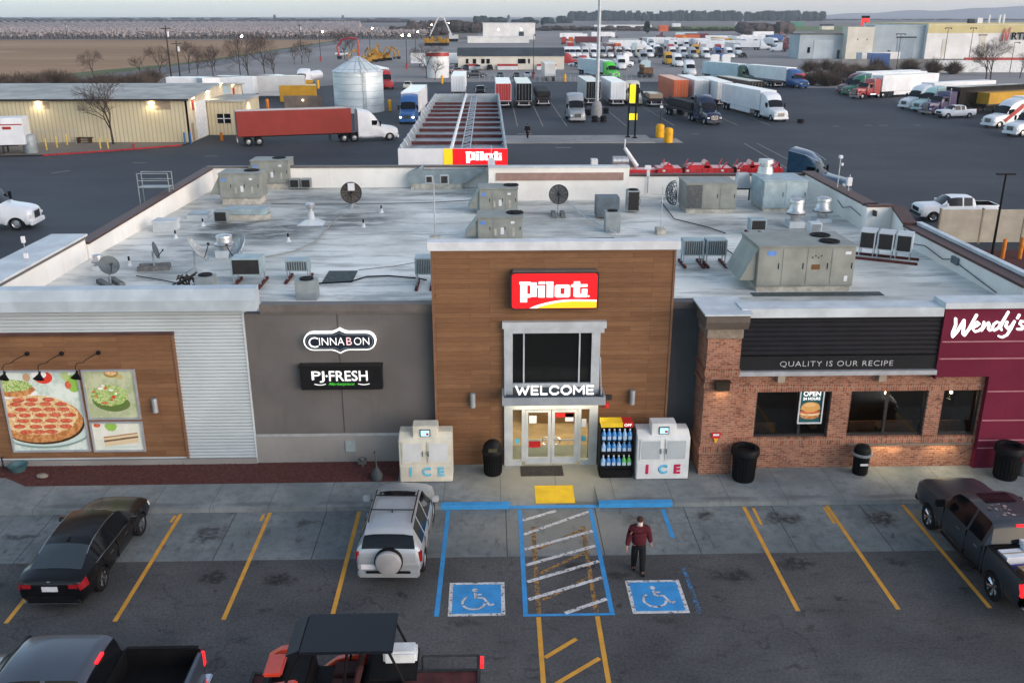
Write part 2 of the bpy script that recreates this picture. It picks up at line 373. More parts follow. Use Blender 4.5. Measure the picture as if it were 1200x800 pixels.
STR = lambda n, mb, m, **k: struct(n, mb, MATS[m], **k)
def sheet(name, pts, m, z=0.0, px=False):
 mb = MB(); q = [(*(G(*p)[:2] if px else p), z) for p in pts]
 mb.add(q, [tuple(range(len(q)))]); return STR(name, mb, m)
sheet('ground', [(-14000, -300), (14000, -300), (14000, 16000), (-14000, 16000)], 'far_plain', -0.12)
sheet('ground_dirt', [(-330, -200), (420, -200), (420, 1000), (-330, 1000)], 'dirt', -0.08)
sheet('field', [(-900, 120), (-150, 160), (-122, 232), (-99, 320), (-96, 420), (-98, 640), (-900, 640)], 'brown_field', -0.04)
sheet('verge_grass', [(-132, 150), (-110, 200), (-96, 330), (-93, 640), (-97, 640), (-101, 330), (-122, 225), (-150, 165)], 'grass_green', -0.036)
sheet('side_road', [(-85, 120), (-92, 200), (-86, 330), (-84, 900), (-93, 900), (-95, 330), (-107, 200), (-115, 120)], 'road_grey', -0.03)
sheet('side_lot', [(-88, 180), (0, 180), (0, 640), (-84, 640), (-84, 330)], 'far_lot', -0.034)
sheet('lot_asphalt', [(-90, 26), (130, 26), (130, 150), (118, 205), (68, 205), (60, 226), (-30, 226), (-55, 180), (-90, 150)], 'asphalt_lot', -0.012)
sheet('far_lot', [(0, 222), (68, 222), (120, 260), (330, 980), (-10, 980), (-4, 500)], 'far_lot', -0.02)
sheet('warehouse_yard', [(68, 205), (130, 205), (330, 260), (420, 560), (190, 560), (115, 300)], 'far_lot', -0.024)
sheet('green_field', [(180, 1010), (460, 1010), (560, 1500), (250, 1500)], 'green_field', -0.02)
sheet('green_bank', [(150, 262), (230, 268), (230, 283), (150, 280)], 'grass_green', 0.0)
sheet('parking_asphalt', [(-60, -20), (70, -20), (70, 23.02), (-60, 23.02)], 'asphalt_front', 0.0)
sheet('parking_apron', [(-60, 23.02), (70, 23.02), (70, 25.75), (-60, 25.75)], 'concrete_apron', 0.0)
# sidewalk with a kerb and a ramp down to the accessible aisle
mb = MB()
def walkbox(x0, x1, y0, y1, z1=0.15): mb.box(x0, x1, y0, y1, -0.05, z1)
walkbox(-60, 0.6, 25.75, 30); walkbox(3.4, 70, 25.75, 30); walkbox(0.6, 3.4, 26.98, 30)
mb.add([(0.6, 25.75, 0.005), (3.4, 25.75, 0.005), (3.4, 26.98, 0.15), (0.6, 26.98, 0.15), (0.6, 25.75, -.05), (3.4, 25.75, -.05), (0.6, 26.98, -.05), (3.4, 26.98, -.05)],
       [(0, 1, 2, 3), (0, 4, 5, 1)])
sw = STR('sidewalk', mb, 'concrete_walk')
# ------------------------------------------------------------------ painted markings (sheets 4 mm above the paving)
def worn(name, col, lo=0.30, hi=0.42, under=(0.06, 0.06, 0.065)):
 m, nt, b, oc = newmat(name)
 w = ramp(nt, noise(nt, oc, 9, 6, 0.7), lo, hi)
 c = mix(nt, ramp(nt, noise(nt, oc, 2.5, 4), 0.3, 0.7), tuple(x * 0.8 for x in col), col)
 nt.links.new(mix(nt, w, under, c), b.inputs['Base Color']); b.inputs['Roughness'].default_value = 0.6
 return m
YEL = worn('yellow_line', (0.62, 0.31, 0.05), 0.27, 0.36); YEL2 = worn('old_yellow_line', (0.36, 0.19, 0.04), 0.44, 0.56)
BLU = worn('blue_line', (0.045, 0.27, 0.58), 0.3, 0.4); BLU2 = worn('old_blue_line', (0.05, 0.22, 0.45), 0.46, 0.6)
WHI = worn('white_line', (0.60, 0.60, 0.60), 0.38, 0.5); TACT = worn('tactile_yellow', (0.72, 0.47, 0.02), 0.2, 0.25)
LOTL = worn('lot_line', (0.30, 0.27, 0.20), 0.38, 0.58, (0.05, 0.055, 0.06))
def line(mb, a, c, w, z):
 a = Vector(a); c = Vector(c); d = (c - a).normalized(); n = Vector((-d.y, d.x)) * w / 2
 mb.add([(*(a + n), z), (*(c + n), z), (*(c - n), z), (*(a - n), z)], [(0, 1, 2, 3)])
yl = MB()
for x in (-12.5, -9.73, -6.95, -4.16, 8.02, 10.68, 13.12, 15.9):
 line(yl, (x, 25.7), (x, 20.25), 0.12, 0.004)
for x in (-9.87, -7.12, 8.3, 10.56): line(yl, (x, 25.6), (x - .02, 24.6 if x > 0 else 25.2), 0.09, 0.004)
o = struct('parking_lines', yl, YEL)
y2 = MB()
for x in (1.27, 2.78): line(y2, (x, 24.65), (x - 0.06, 20.3), 0.13, 0.004)
for i in range(3): line(y2, (1.35, 20.9 + i * 1.25), (2.7, 21.9 + i * 1.25), 0.12, 0.0065)
struct('old_aisle_lines', y2, YEL2)
y3 = MB()
for x in (1.20, 2.73): line(y3, (x, 20.16), (x - 0.05, 13.5), 0.12, 0.004)
for i in range(5): line(y3, (1.27, 18.55 - i * 1.1), (2.6, 19.6 - i * 1.1) if i else (2.1, 19.25), 0.12, 0.0065)
struct('aisle_lines', y3, YEL)
bl = MB()
line(bl, (-1.36, 25.7), (-1.45, 20.25), 0.13, 0.004); line(bl, (0.9, 25.7), (0.87, 20.3), 0.13, 0.004); line(bl, (3.13, 25.7), (3.13, 20.3), 0.13, 0.004)
line(bl, (0.80, 20.24), (3.2, 20.24), 0.1, 0.006); line(bl, (5.42, 25.6), (5.42, 23.9), 0.13, 0.004)
struct('blue_lines', bl, BLU)
bo = MB(); line(bo, (5.42, 22.3), (5.42, 20.2), 0.12, 0.004); struct('old_blue_lines', bo, BLU2)
# blue kerb: painted kerb face and gutter
bk = MB(); bk.box(-1.6, 0.6, 25.74, 25.95, 0.0, 0.156); bk.box(3.4, 5.75, 25.74, 25.95, 0.0, 0.156)
bk.add([(0.6, 25.735, 0.012), (3.4, 25.735, 0.012), (3.4, 25.9, 0.03), (0.6, 25.9, 0.03)], [(0, 1, 2, 3)])
struct('blue_kerb', bk, BLU)
wl = MB()
for i in range(7):
 y0 = 20.35 + i * 0.82
 a, c = (0.97, y0 - .25), (3.06, y0 + 0.72)
 if i == 0: a = (1.9, 20.30); c = (3.06, 20.9)
 if i == 6: c = (2.05, min(25.65, y0 + .32))
 if i == 5: c = (3.06, 25.5)
 line(wl, a, c, 0.13, 0.009)
struct('white_hatching', wl, WHI)
def wheelchair(cx, cy):
 wb = MB(); z = 0.004; s = 0.75
 wb.box(cx - s, cx + s, cy - s, cy + s, 0.002, z); struct('accessible_bay_border', wb, WHI)
 bb = MB(); bb.box(cx - s + .1, cx + s - .1, cy - s + .1, cy + s - .1, 0.002, 0.008); struct('accessible_bay_panel', bb, BLU)
 sy = MB(); zz = 0.012
 arc = [(cx - .08 + .30 * math.cos(a), cy - .18 + .30 * math.sin(a)) for a in np.linspace(R(125), R(385 - 30), 18)]
 for p, q in zip(arc, arc[1:]): line(sy, p, q, 0.07, zz)
 for p, q in (((-.05, .25), (-.03, .02)), ((-.03, .02), (.18, .02)), ((.18, .02), (.34, -.32)), ((.34, -.32), (.46, -.26)), ((-.04, .17), (.13, .17))):
  line(sy, (cx + p[0], cy + p[1]), (cx + q[0], cy + q[1]), 0.07, zz + .002)
 sy.add([(cx - .05 + .08 * math.cos(a), cy + .38 + .08 * math.sin(a), zz) for a in np.linspace(0, 2 * PI, 13)[:-1]], [tuple(range(12))])
 struct('wheelchair_symbol', sy, WHI)
wheelchair(-0.41, 21.0); wheelchair(4.42, 20.99)
tp = MB(); tp.box(1.42, 2.68, 26.02, 26.96, 0.02, 0.045)
T = Matrix.Rotation(0.118, 4, 'X')
tp = MB(); tp.add([(1.42, 26.0, .042), (2.68, 26.0, .042), (2.68, 26.97, .157), (1.42, 26.97, .157)], [(0, 1, 2, 3)])
for i in range(14):
 for j in range(11):
  x = 1.47 + i * .089; y = 26.05 + j * .088; z = .042 + (y - 26.0) * .1186
  tp.box(x, x + .03, y, y + .03, z, z + .006)
struct('tactile_paving', tp, TACT)
# truck-lot lines
ll = MB()
for x in (-3.5, 0.3, 4.15, 7.75, 11.15, 19.6, 26.45, 31.0, 35.6, 40.2):
 line(ll, (x, 133), (x + .2, 176), 0.16, 0.0)
for p, q in (((75, 83), (105, 66)), ):
 pass
for (a, bpt) in (((872, 168), (937, 206)), ((887, 168), (945, 198)), ((60, 203), (82, 200)), ((155, 191), (172, 191)), ((240, 183), (255, 183)), ((0, 0), (0, 0))):
 if a[1]:
  A, B = G(*a), G(*bpt); line(ll, A[:2], B[:2], 0.18 if a[0] > 500 else 0.3, 0.0)
for px, py, w in ((660, 173, 18), (625, 194, 20), (1018, 147, 8), (1035, 147, 10), (1075, 147, 7), (980, 148, 7), (690, 150, 0), (615, 157, 18), (780, 152, 12), (815, 157, 8)):
 if w:
  A, B = G(px - w / 2, py), G(px + w / 2, py); line(ll, A[:2], B[:2], 0.5, 0.0)
struct('lot_lines', ll, LOTL)
isl = MB(); A = G(592, 169); isl.box(-2, 20.5, 114.3, 121.5, -.02, 0.12); isl.box(20.5, 24, 114.6, 119, -.02, .004)
STR('pavement_island', isl, 'concrete_pad')
# ------------------------------------------------------------------ building materials
def xz(nt, oc, rot=0):
 s = sep(nt, oc); cb = nt.nodes.new('ShaderNodeCombineXYZ'); nt.links.new(s[1 if rot else 0], cb.inputs[0]); nt.links.new(s[2], cb.inputs[1]); return cb.outputs[0]
def plankmat(name):
 m, nt, b, oc = newmat(name)
 v = xz(nt, oc)
 bt = nt.nodes.new('ShaderNodeTexBrick'); bt.offset = 0.37; bt.offset_frequency = 3; bt.squash = 1
 bt.inputs['Scale'].default_value = 1; bt.inputs['Brick Width'].default_value = 1.75; bt.inputs['Row Height'].default_value = 0.165
 bt.inputs['Mortar Size'].default_value = 0.0035; bt.inputs['Mortar Smooth'].default_value = 0.4; bt.inputs['Bias'].default_value = 0
 bt.inputs['Color1'].default_value = (0.165, 0.085, 0.044, 1); bt.inputs['Color2'].default_value = (0.215, 0.118, 0.063, 1); bt.inputs['Mortar'].default_value = (0.035, 0.018, 0.01, 1)
 nt.links.new(v, bt.inputs['Vector'])
 g1 = noise(nt, v, 3.0, 6, 0.7, (0.6, 14, 1))
 c = mix(nt, ramp(nt, g1, 0.35, 0.7), (0.80, 0.76, 0.72), (1.12, 1.08, 1.02))
 c = mix(nt, 1.0, bt.outputs['Color'], c, 'MULTIPLY')
 g2 = noise(nt, oc, 0.5, 3)
 c = mix(nt, 1.0, c, mix(nt, ramp(nt, g2, 0.3, 0.7), (0.88, 0.88, 0.88), (1.08, 1.08, 1.08)), 'MULTIPLY')
 nt.links.new(c, b.inputs['Base Color']); b.inputs['Roughness'].default_value = 0.6
 setbump(nt, b, bt.outputs['Fac'], -0.3, 0.01)
 return m
WOOD = plankmat('wood_planks')
def brickmat(name, side=0, sold=False):
 m, nt, b, oc = newmat(name)
 v = xz(nt, oc, side)
 bt = nt.nodes.new('ShaderNodeTexBrick'); bt.inputs['Scale'].default_value = 1
 if sold: bt.inputs['Brick Width'].default_value = 0.08; bt.inputs['Row Height'].default_value = 0.24; bt.offset = 0
 else: bt.inputs['Brick Width'].default_value = 0.215; bt.inputs['Row Height'].default_value = 0.075
 bt.inputs['Mortar Size'].default_value = 0.009; bt.inputs['Mortar Smooth'].default_value = 0.3
 bt.inputs['Color1'].default_value = (0.20, 0.062, 0.034, 1); bt.inputs['Color2'].default_value = (0.33, 0.145, 0.088, 1); bt.inputs['Mortar'].default_value = (0.28, 0.235, 0.19, 1)
 nt.links.new(v, bt.inputs['Vector'])
 n3 = noise(nt, v, 7, 2, 0.5, (0.75, 2.2, 1))
 c = mix(nt, mth(nt, 'MULTIPLY', mth(nt, 'GREATER_THAN', n3, 0.615), 0.6), bt.outputs['Color'], (0.045, 0.025, 0.022))
 c = mix(nt, 1.0, c, mix(nt, ramp(nt, noise(nt, oc, 1.2, 4), 0.3, 0.7), (0.85, 0.85, 0.85), (1.12, 1.1, 1.08)), 'MULTIPLY')
 nt.links.new(c, b.inputs['Base Color']); b.inputs['Roughness'].default_value = 0.85
 setbump(nt, b, bt.outputs['Fac'], -0.5, 0.01)
 return m
BRICK = brickmat('brick'); BRICKS = brickmat('brick_side', 1); SOLD = brickmat('brick_soldier', 0, True)
def stuccomat(name, a, b2, joints=True):
 m, nt, b, oc = newmat(name); s = sep(nt, oc)
 c = mix(nt, ramp(nt, noise(nt, oc, 0.6, 5), 0.3, 0.7), a, b2)
 c = mix(nt, mth(nt, 'MULTIPLY', ramp(nt, noise(nt, oc, 1.5, 5, 0.6, (4, 4, 0.5)), 0.55, 0.75), 0.25), c, tuple(x * 0.7 for x in a))
 nt.links.new(c, b.inputs['Base Color']); b.inputs['Roughness'].default_value = 0.85
 setbump(nt, b, noise(nt, oc, 60, 3), 0.15, 0.01); return m
STUC = stuccomat('stucco_taupe', (0.098, 0.092, 0.089), (0.122, 0.114, 0.110))
STUCL = stuccomat('stucco_light', (0.21, 0.20, 0.188), (0.25, 0.24, 0.225))
STUCD = stuccomat('stucco_dark', (0.050, 0.058, 0.064), (0.065, 0.072, 0.078))
STUCW = stuccomat('stucco_white', (0.66, 0.65, 0.61), (0.76, 0.75, 0.71))
REDW = stuccomat('red_panel', (0.115, 0.010, 0.027), (0.135, 0.013, 0.034))
METW = mat('white_cladding', (0.46, 0.51, 0.53), 0.6, 0.0, 0.08, .6)
CAPW = mat('white_coping', (0.50, 0.545, 0.57), 0.5, 0, 0.16, 1.2)
CAPB = mat('brown_coping', (0.085, 0.045, 0.040), 0.5, 0, 0.2, 2)
CAPT = mat('taupe_coping', (0.13, 0.115, 0.105), 0.5, 0, 0.15, 2)
LOUV = mat('black_louvre', (0.012, 0.012, 0.015), 0.45, 0.0, 0.2, 2, spec=.3)
STONE = mat('band_stone', (0.25, 0.205, 0.16), 0.85, 0, 0.25, 4)
WLET = mat('white_letters_lit', (0.85, 0.85, 0.85), 0.4, 0, 0, 1, emit=(1, 0.99, 0.97), estr=0.32)
INTW = mat('interior_wall', (0.55, 0.42, 0.22), 0.8, 0, 0.1, 1)
INTF = mat('interior_floor', (0.35, 0.26, 0.16), 0.5, 0, 0.2, 2)
# roof membrane: pale coating with grime and ponding marks
m, nt, b, oc = newmat('roof_membrane'); s = sep(nt, oc)
c = mix(nt, ramp(nt, noise(nt, oc, 0.25, 6), 0.32, 0.68), (0.47, 0.485, 0.45), (0.74, 0.75, 0.70))
c = mix(nt, mth(nt, 'MULTIPLY', ramp(nt, noise(nt, oc, 0.8, 7, 0.7, (0.45, 1.8, 1)), 0.46, 0.66), 0.7), c, (0.22, 0.235, 0.225))
grime = spots(nt, oc, [(-11, 41.5, 4.5, 4, .8), (-7, 44, 4, 4, .7), (-13, 36, 3, 3, .35), (-9, 49, 5, 2.5, .55), (4, 43.5, 4, 3, .35), (-12, 39, 2.5, 3.5, .55), (10.5, 42, 3, 2, .45), (13.5, 41, 2.5, 2, .5), (10.4, 33.3, .8, .5, .5), (8.5, 34, 1.6, .8, .5), (12, 30, 2.2, .9, .35), (-9.5, 32.5, 3, 1.6, .3), (2.5, 45, 1.5, .8, .5), (15.5, 38.5, 1.5, 1.2, .3), (-3, 50.3, 5, .8, .5), (3, 47.5, 4, .8, .5), (12, 49, 4, .8, .4)], 0.9, 0.7)
c = mix(nt, mth(nt, 'MULTIPLY', grime, mth(nt, 'ADD', mth(nt, 'MULTIPLY', ramp(nt, noise(nt, oc, 0.9, 7, 0.7, (0.6, 1.3, 1)), 0.36, 0.6), .85), 0.4)), c, (0.075, 0.08, 0.076))
seam = linemask(nt, s[1], 1.0, 0.1, 0.03)
c = mix(nt, mth(nt, 'MULTIPLY', seam, 0.28), c, (0.25, 0.27, 0.27))
c = mix(nt, mth(nt, 'MULTIPLY', ramp(nt, noise(nt, oc, 6, 5, 0.7), 0.62, 0.72), 0.35), c, (0.16, 0.16, 0.15))
nt.links.new(c, b.inputs['Base Color']); b.inputs['Roughness'].default_value = 0.55
ROOF = m
# ------------------------------------------------------------------ the store
B = thing('store_building', 'flat-roofed roadside store with a tall wood-clad entrance tower and brick restaurant wing', 'building', (2, 29, 0))
def bp(name, mb, mats, label=None, smooth=None, bevel=0, parent=None):
 o = mb.build(name, mats, smooth=smooth, bevel=bevel, label=label)
 if parent is None or parent is B:
  o.parent = B; o.matrix_parent_inverse = Matrix.Translation((-2, -29, 0))
 else: o.parent = parent
 return o
RZ = 5.5
mb = MB(); mb.box(-16.2, 17.8, 29.1, 53, RZ - .3, RZ); bp('roof', mb, ROOF)
mb = MB(); mb.box(-16.6, -16.3, 29.3, 53, 0, 5.4); mb.box(17.9, 18.3, 28.5, 53, 0, 5.4); mb.box(-16.3, 17.9, 52.7, 53, 0, 5.4)
bp('outer_wall', mb, STUC)
# left raised parapet block
mb = MB(); mb.box(-17.35, -16.1, 28.95, 36.4, 4.6, 6.45, 0); mb.box(-17.42, -16.0, 28.9, 36.46, 6.45, 6.53, 1); mb.box(-17.3, -16.6, 28.95, 36.3, 0, 4.6, 0)
mb.box(-16.12, -16.05, 29, 36.4, 6.33, 6.45, 2)
bp('raised_parapet', mb, [STUCW, CAPW, CAPT], bevel=0)
# long parapets with brown coping
def para(pts, zs, t, side, name='parapet', cap=CAPB, wallm=STUCW, capw=0.12, base=5.3, ch=0.09):
 mb = MB()
 for (a, c), (za, zc) in zip(zip(pts, pts[1:]), zip(zs, zs[1:])):
  a = Vector(a); c = Vector(c); d = (c - a).normalized(); n = Vector((-d.y, d.x)) * side
  for lo, hi, o0, o1, mi in ((None, 0, 0, t, 0), (0, ch, -capw / 2, t + capw / 2, 1)):
   q = [a + n * o0, c + n * o0, c + n * o1, a + n * o1]; zz = [za, zc, zc, za]
   bot = [base] * 4 if lo is None else [z + lo for z in zz]
   top = [z + hi for z in zz]
   mb.add([(p.x, p.y, z) for p, z in zip(q, bot)] + [(p.x, p.y, z) for p, z in zip(q, top)],
                   [(3, 2, 1, 0), (4, 5, 6, 7), (0, 1, 5, 4), (1, 2, 6, 5), (2, 3, 7, 6), (3, 0, 4, 7)], mi)
 return bp(name, mb, [wallm, cap])
para([(-16.05, 36.46), (-15.5, 52.4)], [6.1, 6.6], 0.42, 1)
para([(-15.9, 52.6), (-0.02, 52.6)], [6.62, 6.62], 0.35, 1, cap=CAPT)
para([(-0.0, 48.5), (7.4, 48.5)], [7.2, 7.2], 0.4, 1, cap=CAPW)
mb = MB(); mb.box(0.4, 7.1, 48.45, 48.497, 6.55, 6.95); bp('parapet_inset', mb, mat('dusty_pink', (0.30, 0.20, 0.17), 0.8))
for xa, yb_ in ((-.02, 52.6), (7.03, 50)): bp('parapet_return', MB().box(xa, xa + .37, 48.92, yb_, 5.3, 7.15), STUCW)
para([(7.42, 50.0), (17.3, 50.0)], [6.5, 6.5], 0.4, 1)
para([(17.25, 50.4), (17.05, 41.3), (17.0, 41.0)], [6.6, 6.6, 6.6], 0.55, 1)
para([(17.02, 40.7), (18.2, 40.7)], [6.6, 6.6], 0.4, 1)
para([(18.25, 40.9), (17.75, 38.4)], [6.55, 6.3], 0.45, 1)
para([(17.76, 38.4), (17.72, 28.95)], [6.2, 6.2], 0.5, 1, ch=0.1)
mb = MB(); mb.box(18.26, 18.5, 28.5, 38.4, 6.15, 6.42); bp('parapet_gutter', mb, CAPW)
# --- left corrugated wing: the ribs are real
mb = MB(); prof = []
n = 46; z0, z1 = 0.2, 5.75; st = (z1 - z0) / n
for i in range(n):
 z = z0 + i * st
 prof += [(0, z), (0, z + st * .25), (-0.05, z + st * .3), (-0.05, z + st * .97), (0, z + st * .999)]
prof.append((0, z1))
def corr(xa, xb):
 b0 = len(mb.v); k = len(prof)
 mb.add([(xa, 28.93 + y, z) for y, z in prof] + [(xb, 28.93 + y, z) for y, z in prof], [(j, j + 1, k + j + 1, k + j) for j in range(k - 1)])
corr(-17.6, -8.06); mb.box(-17.6, -8.06, 28.95, 29.25, 0, 5.8); mb.box(-8.1, -8.045, 28.86, 28.95, 0.15, 5.8)
bp('corrugated_wall', mb, METW)
mb = MB(); mb.box(-17.6, -10.36, 28.78, 28.9, 4.86, 4.96); bp('panel_head_trim', mb, CAPB)
mb = MB(); mb.box(-17.6, -10.45, 28.86, 28.91, 0.42, 4.85); bp('wood_panel', mb, WOOD)
mb = MB(); mb.box(-10.45, -10.37, 28.83, 28.92, 0.36, 4.86); bp('panel_edge_trim', mb, mat('wood_trim', (0.19, 0.10, 0.06), 0.6))
mb = MB(); mb.box(-17.6, -8.06, 28.8, 28.93, 0.1, 0.34); bp('footing', mb, STUCL)
mb = MB(); mb.prism([(28.42, 5.78), (28.98, 5.78), (28.98, 6.50), (28.58, 6.48), (28.42, 6.14)], -17.7, -7.5, 'x'); bp('cornice', mb, mat('cornice_metal', (0.42, 0.48, 0.52), 0.45, 0.1, 0.15, 1.2))
# --- taupe wall
mb = MB(); mb.box(-8.045, -1.9, 28.93, 29.2, 1.2, 5.52); bp('taupe_wall', mb, STUC)
mb = MB(); mb.box(-8.04, -1.9, 28.88, 29.2, 0.1, 1.13, 0); mb.prism([(28.87, 1.13), (29.2, 1.13), (29.2, 1.215), (28.94, 1.215)], -8.04, -1.9, 'x', 1); bp('wall_base', mb, [STUCL, mat('base_sill', (0.26, 0.27, 0.27), 0.8)])
mb = MB(); mb.box(-7.5, -1.9, 28.84, 29.25, 5.60, 5.84); mb.box(-7.5, -1.9, 28.88, 29.25, 5.52, 5.60); bp('wall_coping', mb, CAPT)
mb = MB(); mb.box(-5.02, -5.0, 28.915, 28.93, 1.25, 5.5); bp('control_joint', mb, mat('joint', (0.05, 0.048, 0.046), 0.9))
mb = MB(); mb.box(-5.0, -4.65, 28.84, 28.88, 0.55, 0.95); bp('utility_box', mb, mat('box_grey', (0.28, 0.33, 0.33), 0.5))
# --- recess wall right of the tower
mb = MB(); mb.box(5.9, 7.3, 28.93, 29.2, 0.1, 5.6); bp('recess_wall', mb, STUCD)
mb = MB(); mb.box(5.96, 7.3, 28.86, 29.3, 5.6, 5.84); bp('recess_coping', mb, mat('dark_coping', (0.075, 0.07, 0.07), 0.5))
# --- entrance tower
mb = MB()
for x0, x1, za, zb in ((-1.86, 0.74, .12, 7.7), (3.34, 5.97, .12, 7.7), (0.74, 3.34, 4.97, 7.7)): mb.box(x0, x1, 28.56, 28.86, za, zb)
bp('entrance_tower', mb, WOOD)
for xa in (-1.865, 5.91): bp('tower_corner_trim', MB().box(xa, xa + .065, 28.53, 28.9, .12, 7.7), MATS['wood_trim'])
mb = MB(); mb.box(-1.98, 6.09, 28.45, 28.95, 7.7, 7.98); bp('tower_coping', mb, mat('tower_cap', (0.60, 0.62, 0.64), 0.5, 0, 0.12, 1.5), bevel=0.015)
# entrance frame, upper window, doors
EF = bp('entrance_frame', (lambda q: (q.box(0.40, 3.80, 28.36, 28.6, 5.12, 5.34), q.box(0.46, 3.74, 28.40, 28.58, 4.95, 5.12), q.box(0.46, 0.74, 28.42, 28.6, 0.15, 4.95), q.box(3.34, 3.62, 28.42, 28.6, 0.15, 4.95),
     q.box(0.74, 3.34, 28.42, 28.58, 2.24, 2.45), q.box(0.74, 3.34, 28.42, 28.58, 3.05, 3.18), q.box(1.085, 1.135, 28.44, 28.54, 3.18, 4.95), q.box(2.92, 2.97, 28.44, 28.54, 3.18, 4.95),
     q.box(1.05, 1.16, 28.43, 28.55, .3, 2.24), q.box(2.95, 3.06, 28.43, 28.55, .3, 2.24), q.box(0.74, 1.05, 28.43, 28.55, .15, .34), q.box(3.06, 3.34, 28.43, 28.55, .15, .34))[0])(MB()), mat('frame_white', (0.52, 0.56, 0.585), 0.4, 0.3, 0.12, 2))
m_, nt, b, oc = newmat('clear_glass')
tr = nt.nodes.new('ShaderNodeBsdfTransparent'); gl = nt.nodes.new('ShaderNodeBsdfGlossy'); gl.inputs['Roughness'].default_value = 0.03
ms = nt.nodes.new('ShaderNodeMixShader'); fr = nt.nodes.new('ShaderNodeFresnel'); fr.inputs[0].default_value = 1.5
nt.links.new(fr.outputs[0], ms.inputs[0]); nt.links.new(tr.outputs[0], ms.inputs[1]); nt.links.new(gl.outputs[0], ms.inputs[2])
tr.inputs[0].default_value = (0.85, 0.88, 0.86, 1); nt.links.new(ms.outputs[0], nt.nodes['Material Output'].inputs[0])
CLEAR = m_
bp('upper_window', MB().box(0.75, 3.33, 28.5, 28.52, 3.19, 4.94), mat('upper_glass', (.006, .007, .007), .3, 0, 0, 1, spec=.2), parent=EF)
for x0, x1 in ((0.75, 1.05), (3.06, 3.33)): bp('side_light', MB().box(x0, x1, 28.49, 28.50, .34, 2.23), CLEAR, parent=EF)
bp('notice', MB().box(3.08, 3.24, 28.475, 28.487, 1.55, 1.85), PLATE, parent=EF)
bp('notice', MB().box(3.09, 3.25, 28.475, 28.487, 1.02, 1.22), mat('notice_blue', (0.10, 0.42, 0.55), 0.5), parent=EF)
bp('notice', MB().box(0.82, 0.96, 28.475, 28.487, 0.95, 1.15), MATS['notice_blue'], parent=EF)
for k, (x0, x1) in enumerate(((1.17, 2.04), (2.07, 2.94))):
 q = MB(); q.box(x0, x0 + .1, 28.44, 28.49, .2, 2.22); q.box(x1 - .1, x1, 28.44, 28.49, .2, 2.22); q.box(x0 + .1, x1 - .1, 28.44, 28.49, 2.12, 2.22); q.box(x0 + .1, x1 - .1, 28.44, 28.49, .2, .45)
 D = bp('entrance_door', q, MATS['frame_white'])
 bp('door_glass', MB().box(x0 + .1, x1 - .1, 28.46, 28.468, .45, 2.12), CLEAR, parent=D)
 bp('push_bar', MB().box(x0 + .1, x1 - .1, 28.40, 28.44, 1.08, 1.13), ALU, parent=D)
 hx = x1 - .18 if k == 0 else x0 + .18
 pts = [(hx + .11 * math.cos(a), 28.41, 1.08 + .14 * math.sin(a)) for a in (np.linspace(R(60), R(300), 9) if k == 0 else np.linspace(R(120), R(-120), 9))]
 bp('pull_handle', MB().path(pts, .018, 6), CHROME, parent=D)
 bp('notice', MB().box(*((x0 + .13, x0 + .38) if k == 0 else (x1 - .42, x1 - .14)), 28.45, 28.457, 1.72 if k == 0 else 1.78, 2.0 if k == 0 else 2.08), PLATE, parent=D)
 bp('decal', MB().box(*((x0 + .12, x0 + .52) if k == 0 else (x0 + .14, x1 - .14)), 28.45, 28.457, .82 if k == 0 else 1.93, 1.05 if k == 0 else 2.09), mat('decal_red', (0.45, 0.02, 0.02), 0.5), parent=D)
# welcome canopy: a shallow aluminium tray on side brackets
q = MB(); q.box(0.38, 3.76, 27.68, 27.74, 2.70, 2.97); q.box(0.38, 0.44, 27.74, 28.5, 2.72, 3.0); q.box(3.70, 3.76, 27.74, 28.5, 2.72, 3.0); q.box(0.44, 3.7, 27.74, 28.4, 2.70, 2.76)
for x in (0.48, 3.64):
 q.tube((x, 27.9, 2.95), (x, 28.42, 4.1), .015, n=6)
WC = bp('welcome_canopy', q, mat('canopy_metal', (0.40, 0.44, 0.48), 0.4, 0.5, 0.12, 2))
def bold_letter(ch, x, z, w, h, s):
 G_ = {'W': [[(0, 1), (.27, 0), (.5, .8), (.73, 0), (1, 1)]], 'E': [[(1, 1), (0, 1), (0, 0), (1, 0)], [(0, .5), (.9, .5)]], 'L': [[(0, 1), (0, 0), (1, 0)]], 'C': [[(1, .80), (.75, 1), (.3, 1), (0, .7), (0, .3), (.3, 0), (.75, 0), (1, .20)]],
          'O': [[(.3, 1), (.7, 1), (1, .7), (1, .3), (.7, 0), (.3, 0), (0, .3), (0, .7), (.3, 1)]], 'M': [[(0, 0), (0, 1), (.5, .3), (1, 1), (1, 0)]]}
 return join(*[ribbon([(x + a * w, z + b_ * h) for a, b_ in st], s, .05, 27.8) for st in G_[ch]])
q = MB(); x = .84
for ch in 'WELCOME':
 w = {'W': .40, 'M': .32, 'O': .30, 'C': .27, 'L': .19, 'E': .20}[ch]; q = join(q, bold_letter(ch, x, 3.07, w, .27, .056)); x += w + .105
bp('lettering', q, WLET, parent=WC)
q = MB(); q.box(0.75, 3.33, 28.44, 28.5, 2.45, 3.05); q.box(0.46, 3.68, 27.76, 28.38, 2.765, 2.80); bp('dark_tray', q, mat('tray_slate', (.07, .085, .10), .6), parent=WC)
